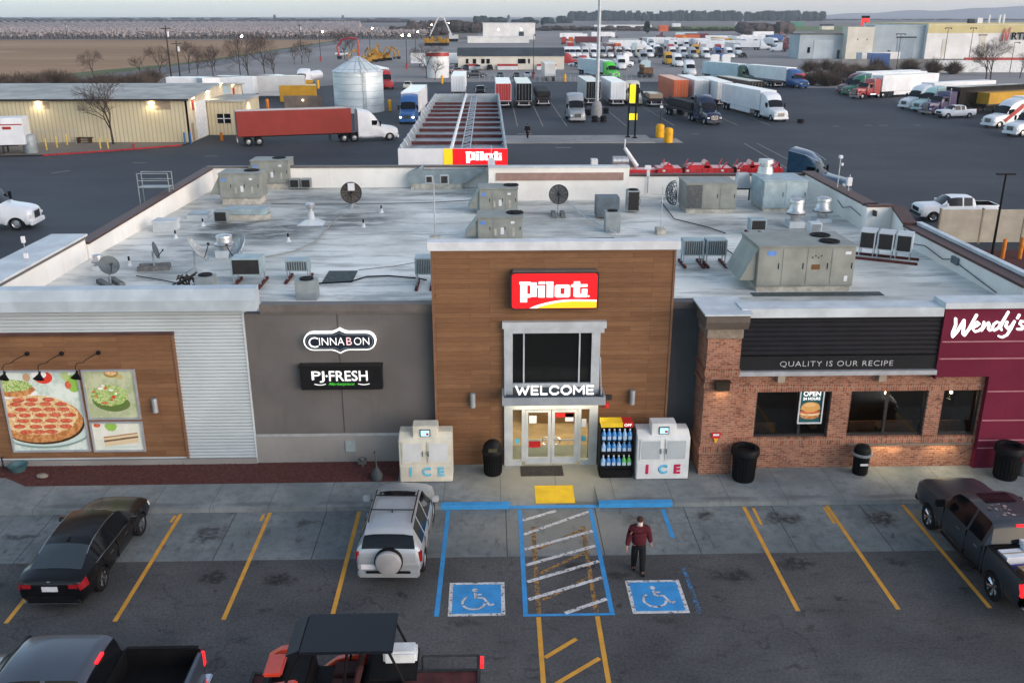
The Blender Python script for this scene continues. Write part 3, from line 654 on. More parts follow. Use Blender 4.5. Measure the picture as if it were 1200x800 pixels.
# interior seen through the doors
q = MB(); q.box(0.2, 4.2, 33.6, 33.7, 0.1, 2.9, 0); q.box(0.1, 0.2, 28.9, 33.7, 0.1, 2.9, 0); q.box(4.2, 4.3, 28.9, 33.7, 0.1, 2.9, 0); q.box(0.1, 4.3, 28.6, 33.7, 2.9, 3.0, 0); q.box(0.1, 4.3, 28.6, 33.7, 0.06, 0.14, 1)
bp('interior_room', q, [INTW, INTF])
q = MB()
for i in range(5): q.box(0.25, 0.65, 29.3, 31.0, .2 + i * .42, .25 + i * .42, 0)
for i in range(5):
 for j in range(9): q.box(0.3, 0.6, 29.35 + j * .18, 29.47 + j * .18, .25 + i * .42, .47 + i * .42, 1 + (i * 3 + j) % 3)
SH = thing('store_shelf', 'lit store shelf stocked with goods just inside the entrance doors', 'shelf', (0.45, 30.1, 0.14))
o = q.build('shelf_rack', [DARKM, mat('goods_yellow', (0.6, 0.42, 0.06), 0.5), mat('goods_blue', (0.06, 0.2, 0.5), 0.5), mat('goods_red', (0.5, 0.05, 0.04), 0.5)], SH); o.matrix_parent_inverse = Matrix.Translation((-.45, -30.1, -.14))
q = MB(); q.box(1.2, 3.8, 31.9, 32.5, .14, 1.05, 0); q.box(1.1, 3.9, 31.8, 32.6, 1.05, 1.1, 1); q.box(1.5, 2.0, 31.95, 32.3, 1.1, 1.5, 1); q.box(2.6, 3.4, 33.5, 33.58, 1.5, 2.4, 2)
o = single('service_counter', q, [mat('counter_wood', (0.28, 0.16, 0.07), 0.5), DARKM, MATS['decal_red']], 'brown service counter inside the store seen through the entrance doors', 'counter')
def area(name, loc, sx, sy, e, col, rot=(0, 0, 0), parent=None):
 l = bpy.data.lights.new(name, 'AREA'); l.shape = 'RECTANGLE'; l.size = sx; l.size_y = sy; l.energy = e; l.color = col
 o = bpy.data.objects.new(name, l); COL.objects.link(o); o.location = loc; o.rotation_euler = rot; return o
def point(name, loc, e, col, r=0.05):
 l = bpy.data.lights.new(name, 'POINT'); l.energy = e; l.color = col; l.shadow_soft_size = r
 o = bpy.data.objects.new(name, l); COL.objects.link(o); o.location = loc; return o
def spot(name, loc, target, e, col, ang=80, blend=0.8, r=0.05):
 l = bpy.data.lights.new(name, 'SPOT'); l.energy = e; l.color = col; l.spot_size = R(ang); l.spot_blend = blend; l.shadow_soft_size = r
 o = bpy.data.objects.new(name, l); COL.objects.link(o); o.location = loc
 o.rotation_euler = (Vector(target) - Vector(loc)).to_track_quat('-Z', 'Y').to_euler(); return o
area('interior_lamp', (2.2, 30.6, 2.85), 3.4, 3.2, 105, (1, 0.80, 0.50))
area('entrance_soffit_lamp', (2.06, 28.1, 2.66), 2.8, 0.3, 18, (1, 0.84, 0.55))
# dim dining room behind the restaurant windows
q = MB(); q.box(8.4, 17.4, 31.5, 31.6, .1, 3.2, 0); q.box(8.3, 8.4, 28.36, 31.6, .1, 3.2, 0); q.box(17.4, 17.5, 28.4, 31.6, .1, 3.2, 0); q.box(8.3, 17.5, 28.36, 31.6, 3.2, 3.3, 0); q.box(8.3, 17.5, 28.36, 31.6, .06, .14, 0)
bp('dining_room', q, mat('room_dark', (.035, .022, .015), .8, 0, .3, 1))
for i, x in enumerate((9.4, 11.8, 12.9, 14.2, 15.9)):
 q = MB(); q.box(x - .45, x + .45, 28.9, 29.0, .14, 1.45, 0); q.box(x - .45, x + .45, 29.0, 29.45, .14, .6, 0); q.box(x - .4, x + .4, 29.6, 30.2, .85, .9, 1)
 single('dining_booth', q, [mat('booth_brown', (.10, .04, .02), .6), mat('booth_top', (.2, .12, .07), .4)], 'brown dining booth inside, %s behind the restaurant windows' % ('farthest left', 'second', 'third', 'fourth', 'farthest right')[i], 'booth')
for i, x in enumerate((12.5, 13.75, 16.05)):
 t = thing('bulb_and_reflection', 'small warm %s of three behind the restaurant windows' % ('left', 'middle', 'right')[i], 'lamp', (x, 29.3, 2.35)); q = MB(); q.ball((0, 0, 0), .055, 8, 6); q.build('shade', mat('bulb_and_reflection_glow', (1, .8, .5), .5, 0, 0, 1, emit=(1, .72, .4), estr=5), t); q = MB(); q.tube((0, 0, .08), (0, 0, .84), .012, n=5); q.build('cord', DARKM, t); point('bulb_and_reflection_light', (x, 29.3, 2.15), 5, (1, .75, .45), .1)  # left and middle added for headlight reflections in the panes; right is a bulb
# --- brick restaurant wing
Y0 = 28.05
q = MB()
q.box(8.05, 16.46, Y0, Y0 + .3, .1, 1.0, 0); q.box(8.05, 16.46, Y0, Y0 + .3, 3.2, 3.62, 0)
for x0, x1 in ((8.05, 8.85), (11.36, 12.01), (14.62, 15.13), (16.42, 16.6)): q.box(x0, x1, Y0, Y0 + .3, 1.28, 2.96, 0)
bp('brick_wall', q, BRICK)
q = MB(); q.box(8.04, 16.46, Y0 - .03, Y0 + .27, 1.0, 1.28); q.box(8.04, 16.46, Y0 - .03, Y0 + .27, 2.96, 3.2); bp('soldier_course', q, SOLD)
for x0, x1, mull in ((8.85, 11.36, 10.4), (12.01, 14.62, 13.3), (15.13, 16.42, None)):
 q = MB(); q.box(x0, x1, Y0 + .10, Y0 + .2, 1.28, 1.35); q.box(x0, x1, Y0 + .10, Y0 + .2, 2.9, 2.96); q.box(x0, x0 + .06, Y0 + .1, Y0 + .2, 1.35, 2.9); q.box(x1 - .06, x1, Y0 + .1, Y0 + .2, 1.35, 2.9)
 if mull: q.box(mull - .04, mull + .04, Y0 + .1, Y0 + .2, 1.35, 2.9)
 W = bp('window', q, DARKM)
 bp('pane', MB().box(x0 + .06, x1 - .06, Y0 + .15, Y0 + .17, 1.35, 2.9), CLEAR, parent=W)
q = MB()
for i in range(8):
 z = 4.32 + i * .16
 q.prism([(27.86, z), (27.98, z + .02), (27.98, z + .16), (27.93, z + .16), (27.86, z + .045)], 8.0, 14.62, 'x')
q.box(8.0, 14.62, 27.98, 28.3, 3.6, 5.62); bp('louvre_band', q, LOUV)
q = MB(); q.box(8.05, 14.6, 27.86, 27.98, 3.80, 4.28); TG = bp('tagline_panel', q, mat('black_panel', (0.012, 0.013, 0.015), 0.5))
tt = text_mb('QUALITY IS OUR RECIPE', 3.72, 0.21, 0.03, -0.018, spacing=1.1); bp('lettering', MB().add([(x + 11.3, y + 27.85, z + 4.0) for x, y, z in tt.v], tt.f), mat('letter_grey', (.55, .55, .56), .4), parent=TG)
bp('sill_trim', MB().box(8.05, 14.6, 27.72, 28.0, 3.64, 3.79), mat('trim_grey', (0.40, 0.42, 0.45), 0.4, .3))
bp('band_coping', MB().box(8.02, 14.55, 27.78, 28.6, 5.62, 5.92), CAPW)
for x in (9.55, 12.9):
 bp('sill_bracket', MB().box(x - .12, x + .12, 27.85, 28.03, 3.36, 3.6), mat('sill_fixture', (0.35, 0.30, 0.24), .7))
# brick pier
q = MB(); q.box(6.98, 8.06, 27.65, 28.95, .1, 5.0, 0); PR = bp('brick_pier', q, BRICK)
q2 = MB(); q2.box(6.972, 6.98, 27.66, 28.93, .1, 5.0); bp('pier_side', q2, BRICKS, parent=PR)
q = MB()
for z0, z1 in ((.93, 1.17), (3.28, 3.46), (3.72, 3.92)): q.box(6.93, 8.09, 27.61, 28.96, z0, z1)
bp('pier_band', q, SOLD, parent=PR)
q = MB(); q.box(6.93, 8.09, 27.60, 28.96, 5.0, 5.34); bp('pier_neck', q, STONE, parent=PR)
q = MB(); q.prism([(27.5, 5.34), (28.95, 5.34), (28.95, 5.83), (27.38, 5.83), (27.38, 5.6)], 6.82, 8.2, 'x'); bp('pier_cap', q, mat('cap_taupe', (0.12, 0.10, 0.085), 0.6), parent=PR)
q = MB(); q.box(6.75, 8.28, 27.33, 29.3, 5.83, 5.88); bp('pier_flashing', q, CAPW, parent=PR)
# red block
q = MB(); q.box(14.66, 16.47, 27.86, 28.4, 3.5, 5.88); q.box(16.47, 21.5, 27.86, 28.4, 0.1, 5.88); q.box(14.6, 14.66, 27.80, 28.4, 3.45, 5.88); q.box(16.44, 16.47, 27.84, 28.4, 0.1, 3.5)
bp('red_wall', q, REDW)
q = MB()
for z in (4.73, 4.14): q.box(14.67, 21.5, 27.852, 27.861, z - .02, z + .02)
for z in (2.97, 1.92, 1.19, 0.9): q.box(16.47, 21.5, 27.852, 27.861, z - .018, z + .018)
bp('reveal_line', q, mat('pink_reveal', (0.42, 0.20, 0.23), 0.5))
q = MB(); q.box(14.55, 21.6, 27.75, 28.6, 5.88, 6.08); bp('red_block_coping', q, CAPW)
# light troughs under the window sill, lamp on the pier
q = MB(); q.box(12.1, 16.3, 27.93, 28.02, 1.0, 1.045); LT = bp('sill_light_trough', q, STONE)
for x in (13.45, 15.3):
 l = area('sill_lamp', (x, 27.9, 1.0), 0.9, 0.06, 5.5, (1, 0.78, 0.42), rot=(R(-25), 0, 0))
q = MB(); q.box(7.28, 7.74, 27.45, 27.62, 3.27, 3.55, 0); q.box(7.32, 7.70, 27.5, 27.64, 3.22, 3.27, 1)
single('wall_pack_lamp', MB().box(-.23, .23, -.1, .1, -.12, .16).box(-.27, .27, -.14, .1, .16, .2), mat('bronze', (0.03, 0.022, 0.015), 0.5), 'dark bronze box lamp on the brick pier', 'lamp', (7.51, 27.5, 3.38), bevel=.01)
area('pier_lamp', (7.51, 27.5, 3.22), .3, .1, 2.2, (1, .75, .4), rot=(R(-20), 0, 0))
# ------------------------------------------------------------------ signs on the front
SIGNRED = mat('sign_red', (0.62, 0.008, 0.012), 0.35, 0, 0, 1, emit=(1, 0.01, 0.015), estr=0.28)
SIGNWHITE = mat('sign_white', (0.85, 0.85, 0.85), 0.35, 0, 0, 1, emit=(1, 1, 1), estr=0.45)
SIGNYEL = mat('sign_yellow', (0.80, 0.45, 0.01), 0.35, 0, 0, 1, emit=(1, 0.55, 0.02), estr=0.28)
def slab_word(x0, z0, h, d, y):
 """heavy slab lettering P i l o t; x-height h, width about 3.9 h"""
 q = MB(); k = h
 def bx(a, b, c, e, dd=0): q.box(x0 + a * k, x0 + b * k, y - d - dd, y, z0 + c * k, z0 + e * k)
 # P
 bx(0, .42, -.30, 1.0); bx(.42, .62, .78, 1.0); bx(.42, .62, .0, .22); bx(.62, 1.0, .05, .95); bx(-.06, 0, .84, 1.0)
 # i
 bx(1.10, 1.50, 0, .74); bx(1.12, 1.50, .84, 1.0); bx(1.04, 1.10, .62, .74)
 # l
 bx(1.62, 2.02, 0, 1.0); bx(1.56, 1.62, .86, 1.0)
 # o
 bx(2.12, 2.46, .05, .75); bx(2.72, 3.06, .05, .75); bx(2.46, 2.72, 0, .2); bx(2.46, 2.72, .6, .8); bx(2.2, 2.46, 0, .05); bx(2.72, 2.98, 0, .05); bx(2.2, 2.46, .75, .8); bx(2.72, 2.98, .75, .8)
 # t
 bx(3.28, 3.66, .05, 1.0); bx(3.14, 3.28, .66, .82); bx(3.66, 4.12, .66, .82); bx(3.66, 3.78, 0, .22); bx(3.36, 3.66, 0, .05); bx(3.78, 4.12, 0, .52)
 return q
def roundrect(x0, x1, z0, z1, r, n=5):
 p = []
 for cx, cz, a0 in ((x1 - r, z1 - r, 0), (x0 + r, z1 - r, 90), (x0 + r, z0 + r, 180), (x1 - r, z0 + r, 270)):
  for i in range(n + 1):
   a = R(a0 + 90 * i / n); p.append((cx + r * math.cos(a), cz + r * math.sin(a)))
 return p
S = thing('store_sign', 'lit red sign with white slab letters and a yellow arc high on the wooden tower', 'sign', (2.08, 28.4, 5.8))
def sp(name, q, mats, par=S, loc=(2.08, 28.4, 5.8), **k):
 o = q.build(name, mats, par, **k)
 if par.type == 'EMPTY' : o.matrix_parent_inverse = Matrix.Translation(-Vector(loc))
 return o
q = MB(); q.prism(roundrect(.66, 3.49, 5.8, 7.06, .12), 28.26, 28.5); q.prism(roundrect(.66, 3.49, 5.8, 7.06, .12), 28.5, 28.56, mi=0); c_ = sp('cabinet', q, mat('sign_case', (0.02, 0.016, 0.018), 0.4))
q = MB(); q.box(.74, 3.41, 28.2, 28.52, 7.065, 7.10); sp('top_flashing', q, CAPT)
q = MB(); q.prism(roundrect(.71, 3.44, 5.85, 7.0, .1), 28.24, 28.26); fc = sp('face', q, SIGNRED)
sp('lettering', slab_word(.98, 6.22, .52, .012, 28.238), SIGNWHITE)
q = MB(); tt = text_mb('.', None, .06, .01); q.ball((3.17, 28.235, 6.25), .03, 8, 5)
sp('registered_dot', q, SIGNWHITE)
def arc_pts(x0, x1, zb, zt, n=18):
 return [(x0 + (x1 - x0) * t, zb + (zt - zb) * math.sin(PI * (0.5 * t / .62 if t < .62 else .5 + .12 * (t - .62) / .38)) ** .8) for t in np.linspace(0, 1, n)]
a1 = arc_pts(1.28, 3.43, 5.86, 6.14); a2 = arc_pts(1.5, 3.43, 5.86, 6.085)
q = MB(); q.prism(a1 + [(3.43, 5.87)], 28.232, 28.239); sp('white_arc', q, SIGNWHITE)
q = MB(); q.prism(a2 + [(3.43, 5.87)], 28.226, 28.231); sp('yellow_arc', q, SIGNYEL)
# bakery sign: lozenge with points, PJ sign
def lozenge(cx, cz, w, h, tip, n=8):
 pts = []; r = h / 2; hw = w / 2
 def curve(sx, sz): return []
 for i in range(n + 1):
  a = R(-90 + 180 * i / n); pts.append((cx + hw - r + r * math.cos(a), cz + r * math.sin(a)))
 for t in (.42, .28, .16, .07, 0): pts.append((cx + t * h * 1.1, cz + r + tip * (1 - t / .42) ** 1.6))
 for t in (.07, .16, .28, .42): pts.append((cx - t * h * 1.1, cz + r + tip * (1 - t / .42) ** 1.6))
 for i in range(n + 1):
  a = R(90 + 180 * i / n); pts.append((cx - hw + r + r * math.cos(a), cz + r * math.sin(a)))
 for t in (.42, .28, .16, .07, 0): pts.append((cx - t * h * 1.1, cz - r - tip * (1 - t / .42) ** 1.6))
 for t in (.07, .16, .28, .42): pts.append((cx + t * h * 1.1, cz - r - tip * (1 - t / .42) ** 1.6))
 return pts
L2 = (-4.94, 28.7, 4.62)
S2 = thing('bakery_sign', 'dark blue lozenge sign with white outline and pale capitals on the taupe wall', 'sign', L2)
sp('border', MB().prism(lozenge(-4.94, 4.62, 2.38, .63, .12), 28.72, 28.9), WLET, S2, L2)
sp('panel', MB().prism(lozenge(-4.94, 4.62, 2.28, .54, .11), 28.705, 28.72), mat('navy_panel', (0.008, 0.014, 0.028), .4), S2, L2)
sp('inner_line', MB().prism(lozenge(-4.94, 4.62, 2.18, .455, .09), 28.702, 28.705), mat('line_grey', (.25, .3, .33), .5), S2, L2)
sp('inner_panel', MB().prism(lozenge(-4.94, 4.62, 2.15, .43, .085), 28.699, 28.702), MATS['navy_panel'], S2, L2)
def placed(q, cx, y, cz): return MB().add([(a + cx, b_ + y, c2 + cz) for a, b_, c2 in q.v], q.f)
big = placed(text_mb('C', None, .36, .02, -.006), -5.80, 28.69, 4.60); r1 = placed(text_mb('INNA', .82, .26, .02, -.014), -5.20, 28.69, 4.63)
sp('lettering', join(big, r1, placed(text_mb('ON', .50, .26, .02, -.014), -4.22, 28.69, 4.63)), WLET, S2, L2)
sp('middle_letter', placed(text_mb('B', None, .26, .02, -.006), -4.63, 28.69, 4.63), mat('pink_letter', (.8, .5, .5), .4, 0, 0, 1, emit=(1, .65, .65), estr=.25), S2, L2)
L3 = (-4.95, 28.7, 2.9)
S3 = thing('market_sign', 'black rectangular sign with white block letters below the lozenge sign', 'sign', L3)
q = MB(); q.box(-6.32, -3.6, 28.66, 28.93, 2.92, 3.72); sp('cabinet', q, mat('sign_black', (.006, .006, .007), .35), S3, L3, bevel=.02)
q = MB(); q.box(-6.34, -3.58, 28.60, 28.93, 3.72, 3.8); sp('hood', q, MATS['sign_black'], S3, L3)
sp('lettering', join(placed(text_mb('PJ', .42, .40, .02, .006), -5.72, 28.64, 3.40), placed(text_mb('FRESH', 1.28, .36, .02, .006), -4.72, 28.64, 3.43), MB().ball((-5.44, 28.64, 3.43), .035, 8, 5)), WLET, S3, L3)
sp('script', placed(text_mb('Marketplace', .86, .13, .015, .004, shear=.4), -4.96, 28.645, 3.13), mat('green_script', (.06, .4, .04), .4, 0, 0, 1, emit=(.1, 1, .08), estr=.12), S3, L3)
sp('flourish', ribbon([(-5.85 + .06 * i, 3.14 - .03 * math.sin(PI * i / 6)) for i in range(7)], .02, .01, 28.65), WLET, S3, L3); sp('flourish', ribbon([(-4.4 + .06 * i, 3.14 - .03 * math.sin(PI * i / 6)) for i in range(7)], .02, .01, 28.65), WLET, S3, L3)
# restaurant script sign on the red block
L4 = (16.2, 27.8, 5.1)
S4 = thing('restaurant_sign', 'white glowing handwritten-style sign on the dark red wall at the right edge', 'sign', L4)
WG = mat('script_lit', (.9, .9, .9), .4, 0, 0, 1, emit=(1, 1, .98), estr=.6)
strokes = [
 [(0, .62), (.03, .40), (-.02, .12), (.0, .0), (.10, .16), (.24, .56), (.26, .36), (.27, .1), (.32, .04), (.42, .26), (.56, .74)],   # W
 [(.50, .30), (.62, .36), (.68, .44), (.62, .50), (.54, .40), (.52, .26), (.60, .16), (.70, .20), (.78, .30)],                       # e
 [(.80, .50), (.79, .34), (.77, .20), (.84, .36), (.93, .48), (.96, .40), (.95, .26), (1.0, .20), (1.05, .24)],                       # n
 [(1.24, .46), (1.16, .50), (1.08, .42), (1.06, .28), (1.12, .20), (1.22, .28), (1.30, .48), (1.42, .84), (1.34, .56), (1.28, .32), (1.32, .22)],  # d
 [(1.44, .50), (1.42, .34), (1.48, .26), (1.58, .36), (1.64, .52), (1.58, .26), (1.50, .04), (1.38, -.04), (1.28, .0)],              # y
 [(1.74, .74), (1.70, .62)], [(1.92, .50), (1.82, .52), (1.80, .42), (1.90, .34), (1.88, .24), (1.76, .24)]]
q = MB()
for k, s_ in enumerate(strokes):
 w = [.078 if k == 0 else .056] * len(s_)
 q = join(q, ribbon([(14.98 + a * 1.18, 4.92 + c2 * .98) for a, c2 in s_], w, .05 + .004 * k, 27.86))
sp('lettering', q, WG, S4, L4, smooth=20)
# ------------------------------------------------------------------ posters, lamps and small things on the front
FRM = mat('poster_frame', (0.42, 0.44, 0.47), 0.4, 0.4, 0.1, 3)
def pmat(n, c, **k): return mat('print_' + n, c, 0.45, 0, k.pop('dirt', 0.0), k.pop('scale', 6), **k)
def cheesy(name, a, b2, sc=9, t=None):
 m, nt, b, oc = newmat(name); c = mix(nt, ramp(nt, noise(nt, oc, sc, 5, 0.7), 0.42, 0.58), a, b2)
 if t: c = mix(nt, ramp(nt, noise(nt, oc, sc * 1.7, 4, 0.6), 0.56, 0.62), c, t)
 nt.links.new(c, b.inputs['Base Color']); b.inputs['Roughness'].default_value = 0.45; return m
CHEESE = cheesy('print_cheese', (0.62, 0.42, 0.18), (0.70, 0.58, 0.36), 8, (0.55, 0.16, 0.07)); CRUST = cheesy('print_crust', (0.36, 0.13, 0.04), (0.55, 0.27, 0.10), 7)
PEP = cheesy('print_pepperoni', (0.50, 0.07, 0.035), (0.58, 0.17, 0.09), 12); LEAF = cheesy('print_salad', (0.16, 0.30, 0.04), (0.45, 0.55, 0.22), 14, (0.65, 0.62, 0.45))
BOWL = cheesy('print_backdrop', (0.42, 0.52, 0.46), (0.62, 0.68, 0.62), 1.2); SALBG = cheesy('print_sage', (0.33, 0.38, 0.22), (0.45, 0.48, 0.32), 1.5)
SANBG = cheesy('print_cream', (0.60, 0.62, 0.52), (0.66, 0.66, 0.60), 2)
def clip(poly, x0, x1, z0, z1):
 return [(min(max(a, x0), x1), min(max(c, z0), z1)) for a, c in poly]
def ell(cx, cz, rx, rz, n=28, w=0.0, a0=0, a1=360, seed=0):
 rd = random.Random(seed); return [(cx + rx * (1 + w * (rd.random() - .5)) * math.cos(a), cz + rz * (1 + w * (rd.random() - .5)) * math.sin(a)) for a in np.linspace(R(a0), R(a1), n, endpoint=False)]
def poster(label, x0, x1, z0, z1, layers, fw=0.06, Y=28.86, mats=None, frame=FRM):
 loc = Vector(((x0 + x1) / 2, Y, z0)); root = thing('poster', label, 'poster', loc)
 def L(q): return MB().add([(a - loc.x, b_ - loc.y, c2 - loc.z) for a, b_, c2 in q.v], q.f, 0)
 q = MB(); q.box(x0, x0 + fw, Y - .07, Y, z0, z1); q.box(x1 - fw, x1, Y - .07, Y, z0, z1); q.box(x0 + fw, x1 - fw, Y - .07, Y, z0, z0 + fw); q.box(x0 + fw, x1 - fw, Y - .07, Y, z1 - fw, z1)
 L(q).build('frame', frame, root)
 a0, a1, c0, c1 = x0 + fw, x1 - fw, z0 + fw, z1 - fw
 q = MB(); ml = []
 for i, (poly, m) in enumerate(layers(a0, a1, c0, c1)):
  if m not in ml: ml.append(m)
  yy = Y - .02 - i * .0006
  pts = clip(poly, a0, a1, c0, c1)
  q.add([(a - loc.x, yy - loc.y, c2 - loc.z) for a, c2 in pts], [tuple(range(len(pts)))], ml.index(m))
 me = bpy.data.meshes.new('print'); me.from_pydata(q.v, [], q.f)
 for m in ml: me.materials.append(m)
 me.polygons.foreach_set('material_index', q.m)
 o = bpy.data.objects.new('print', me); COL.objects.link(o); o.parent = root
 return root
def rect(a, b2, c, d): return [(a, c), (b2, c), (b2, d), (a, d)]
def pizza(x0, x1, z0, z1):
 w = x1 - x0; h = z1 - z0; rd = random.Random(3)
 yield rect(x0, x1, z0, z1), BOWL
 yield ell(x0 + .55 * w, z0 + .93 * h, .12 * w, .08 * h), pmat('tomato', (0.6, .05, .03))
 yield ell(x0 + .50 * w, z0 + .965 * h, .10 * w, .05 * h), pmat('white', (.75, .75, .72))
 yield ell(x0 + .93 * w, z0 + .85 * h, .09 * w, .11 * h), pmat('leaf', (.25, .45, .08))
 yield ell(x0 + .84 * w, z0 + .95 * h, .05 * w, .07 * h), pmat('leaf2', (.4, .5, .2))
 yield ell(x0 + .86 * w, z0 + .83 * h, .04 * w, .05 * h), PEP
 yield ell(x0 + .33 * w, z0 + .93 * h, .05 * w, .05 * h), pmat('egg', (.5, .3, .17))
 yield ell(x0 + .10 * w, z0 + .735 * h, .34 * w, .075 * h), MATS['print_white']
 yield ell(x0 + .10 * w, z0 + .78 * h, .31 * w, .095 * h, w=.1), CRUST
 yield ell(x0 + .10 * w, z0 + .83 * h, .28 * w, .075 * h, w=.1, seed=2), LEAF
 yield ell(x0 + .42 * w, z0 + .30 * h, .68 * w, .275 * h, 40), pmat('plate_edge', (.20, .28, .26))
 yield ell(x0 + .42 * w, z0 + .325 * h, .68 * w, .275 * h, 40), pmat('plate', (.50, .60, .55))
 yield ell(x0 + .40 * w, z0 + .365 * h, .60 * w, .29 * h, 40), pmat('shadow_brown', (.06, .03, .015))
 yield ell(x0 + .38 * w, z0 + .40 * h, .60 * w, .30 * h, 44, w=.03), CRUST
 yield ell(x0 + .37 * w, z0 + .455 * h, .55 * w, .255 * h, 44, w=.06, seed=5), CHEESE
 for j, (row, cnt) in enumerate(((.24, 3), (.31, 4), (.385, 5), (.46, 5), (.53, 5), (.60, 4), (.655, 3))):
  for i in range(cnt):
   t = (i + .5 + (.3 if j % 2 else 0)) / cnt
   half = .5 * math.sqrt(max(0, 1 - ((row - .455) / .25) ** 2))
   cx = x0 + w * (.37 - half + 2 * half * t) + rd.uniform(-.02, .02)
   if cx < x0 + .05: continue
   s = .075 + .02 * (0.6 - row)
   yield ell(cx, z0 + row * h + rd.uniform(-.01, .01) - .006, s * w * 1.05, s * h * .34, 16, w=.1, seed=j * 9 + i), pmat('pep_dark', (.24, .035, .02))
   yield ell(cx, z0 + row * h + rd.uniform(-.01, .01), s * w, s * h * .30, 16, w=.12, seed=j * 9 + i), PEP
def salad(x0, x1, z0, z1):
 w = x1 - x0; h = z1 - z0; rd = random.Random(4)
 yield rect(x0, x1, z0, z1), SALBG
 yield ell(x0 + .55 * w, z0 + .95 * h, .15 * w, .09 * h), pmat('olive', (.3, .2, .05))
 yield ell(x0 + .55 * w, z0 + .97 * h, .12 * w, .06 * h), CHEESE
 yield ell(x0 + .72 * w, z0 + .88 * h, .06 * w, .06 * h), pmat('nut', (.45, .36, .16))
 yield ell(x0 + .52 * w, z0 + .30 * h, .33 * w, .17 * h), pmat('bowl_shadow', (.12, .16, .05))
 yield ell(x0 + .45 * w, z0 + .40 * h, .36 * w, .25 * h, a0=180, a1=360), pmat('bowl_dark', (.10, .16, .04))
 yield ell(x0 + .45 * w, z0 + .48 * h, .37 * w, .22 * h, w=.12, n=36), LEAF
 for i in range(46):
  a = rd.uniform(0, 2 * PI); r = rd.random() ** .5
  yield ell(x0 + w * (.45 + .34 * r * math.cos(a)), z0 + h * (.50 + .20 * r * math.sin(a)), rd.uniform(.02, .06) * w, rd.uniform(.015, .04) * h, 8, w=.5, seed=i), (LEAF, MATS['print_leaf'], MATS['print_leaf2'], MATS['print_white'], PEP)[min(4, int(rd.random() ** 1.5 * 5))]
def sandwich(x0, x1, z0, z1):
 w = x1 - x0; h = z1 - z0
 yield rect(x0, x1, z0, z1), SANBG
 yield ell(x0 + .38 * w, z0 + .88 * h, .12 * w, .18 * h, w=.2), MATS['print_leaf']
 yield ell(x0 + .10 * w, z0 + .92 * h, .07 * w, .08 * h), PEP
 yield rect(x0 + .2 * w, x0 + .88 * w, z0 + .06 * h, z0 + .14 * h), MATS['print_plate']
 for a, c in ((.2, .12), (.55, .2)):
  yield [(x0 + a * w, z0 + c * h), (x0 + (a + .36) * w, z0 + (c + .08) * h), (x0 + (a + .36) * w, z0 + (c + .42) * h), (x0 + a * w, z0 + (c + .36) * h)], pmat('bread', (.62, .50, .32))
  yield [(x0 + a * w, z0 + (c + .17) * h), (x0 + (a + .36) * w, z0 + (c + .25) * h), (x0 + (a + .36) * w, z0 + (c + .31) * h), (x0 + a * w, z0 + (c + .24) * h)], pmat('filling', (.16, .09, .05))
  yield [(x0 + a * w, z0 + (c + .32) * h), (x0 + (a + .36) * w, z0 + (c + .40) * h), (x0 + (a + .36) * w, z0 + (c + .44) * h), (x0 + a * w, z0 + (c + .37) * h)], pmat('toast', (.36, .18, .07))
poster('large framed poster of a pepperoni pizza on the wood panel', -16.28, -13.66, .68, 3.66, pizza)
poster('framed poster of a green salad above the sandwich poster', -13.56, -11.8, 1.86, 3.66, salad)
poster('small framed poster of a sandwich below the salad poster', -13.56, -11.8, .66, 1.78, sandwich)
def burger(x0, x1, z0, z1):
 w = x1 - x0; h = z1 - z0
 yield rect(x0, x1, z0, z1), pmat('teal', (.02, .085, .09))
 yield ell(x0 + .5 * w, z0 + .20 * h, .42 * w, .10 * h), CRUST
 yield ell(x0 + .5 * w, z0 + .27 * h, .46 * w, .07 * h, w=.15), CHEESE
 yield ell(x0 + .5 * w, z0 + .33 * h, .47 * w, .07 * h, w=.2), PEP
 yield ell(x0 + .5 * w, z0 + .38 * h, .44 * w, .06 * h, w=.1), pmat('patty', (.12, .05, .025))
 yield ell(x0 + .5 * w, z0 + .42 * h, .45 * w, .05 * h, w=.2), CHEESE
 yield ell(x0 + .5 * w, z0 + .47 * h, .42 * w, .16 * h, w=.02), pmat('bun', (.60, .32, .10))
 yield ell(x0 + .46 * w, z0 + .54 * h, .26 * w, .06 * h), pmat('bun2', (.68, .42, .18))
po = poster('framed teal poster with white lettering and a hamburger in the restaurant window', 10.3, 11.12, 1.78, 3.02, burger, .035, 28.12, frame=PLATE)
for txt, w, h, z in (('OPEN', .58, .17, 2.86), ('24 HOURS', .58, .10, 2.68)):
 placed(text_mb(txt, w, h, .006, .015), 0, -.035, z - 1.78 - .0).build('lettering', WLET, po)
def gooseneck(x, z, label):
 t = thing('gooseneck_lamp', label, 'lamp', (x, 28.86, z), group='gooseneck lamps over the posters')
 q = MB(); q.lathe([(.001, 0), (.075, -.0), (.075, -.035), (.02, -.06)], n=14, axis='y', c=(0, 0, 0)); q.build('wall_rose', BLACKP, t, smooth=40)
 MB().path([(0, -.05, 0), (-.22, -.45, -.06), (-.30, -.55, -.14), (-.38, -.62, -.12), (-.46, -.68, -.13), (-.5, -.70, -.22), (-.5, -.70, -.42)], .013, 6).build('arm', BLACKP, t)
 q = MB(); q.lathe([(.03, .12), (.045, .02), (.16, -.13), (.17, -.15), (.155, -.15), (.04, 0)], n=18, caps=False); s = q.build('shade', BLACKP, t, smooth=50); s.location = (-.5, -.70, -.48); s.rotation_euler = (R(-38), 0, 0)
 q = MB(); q.ball((0, 0, -.05), .06, 10, 6); bl_ = q.build('bulb', LENS, s, smooth=60)
gooseneck(-15.22, 4.24, 'black gooseneck lamp leftmost of three on the wood panel')
gooseneck(-14.10, 4.23, 'black gooseneck lamp in the middle of three over the pizza poster')
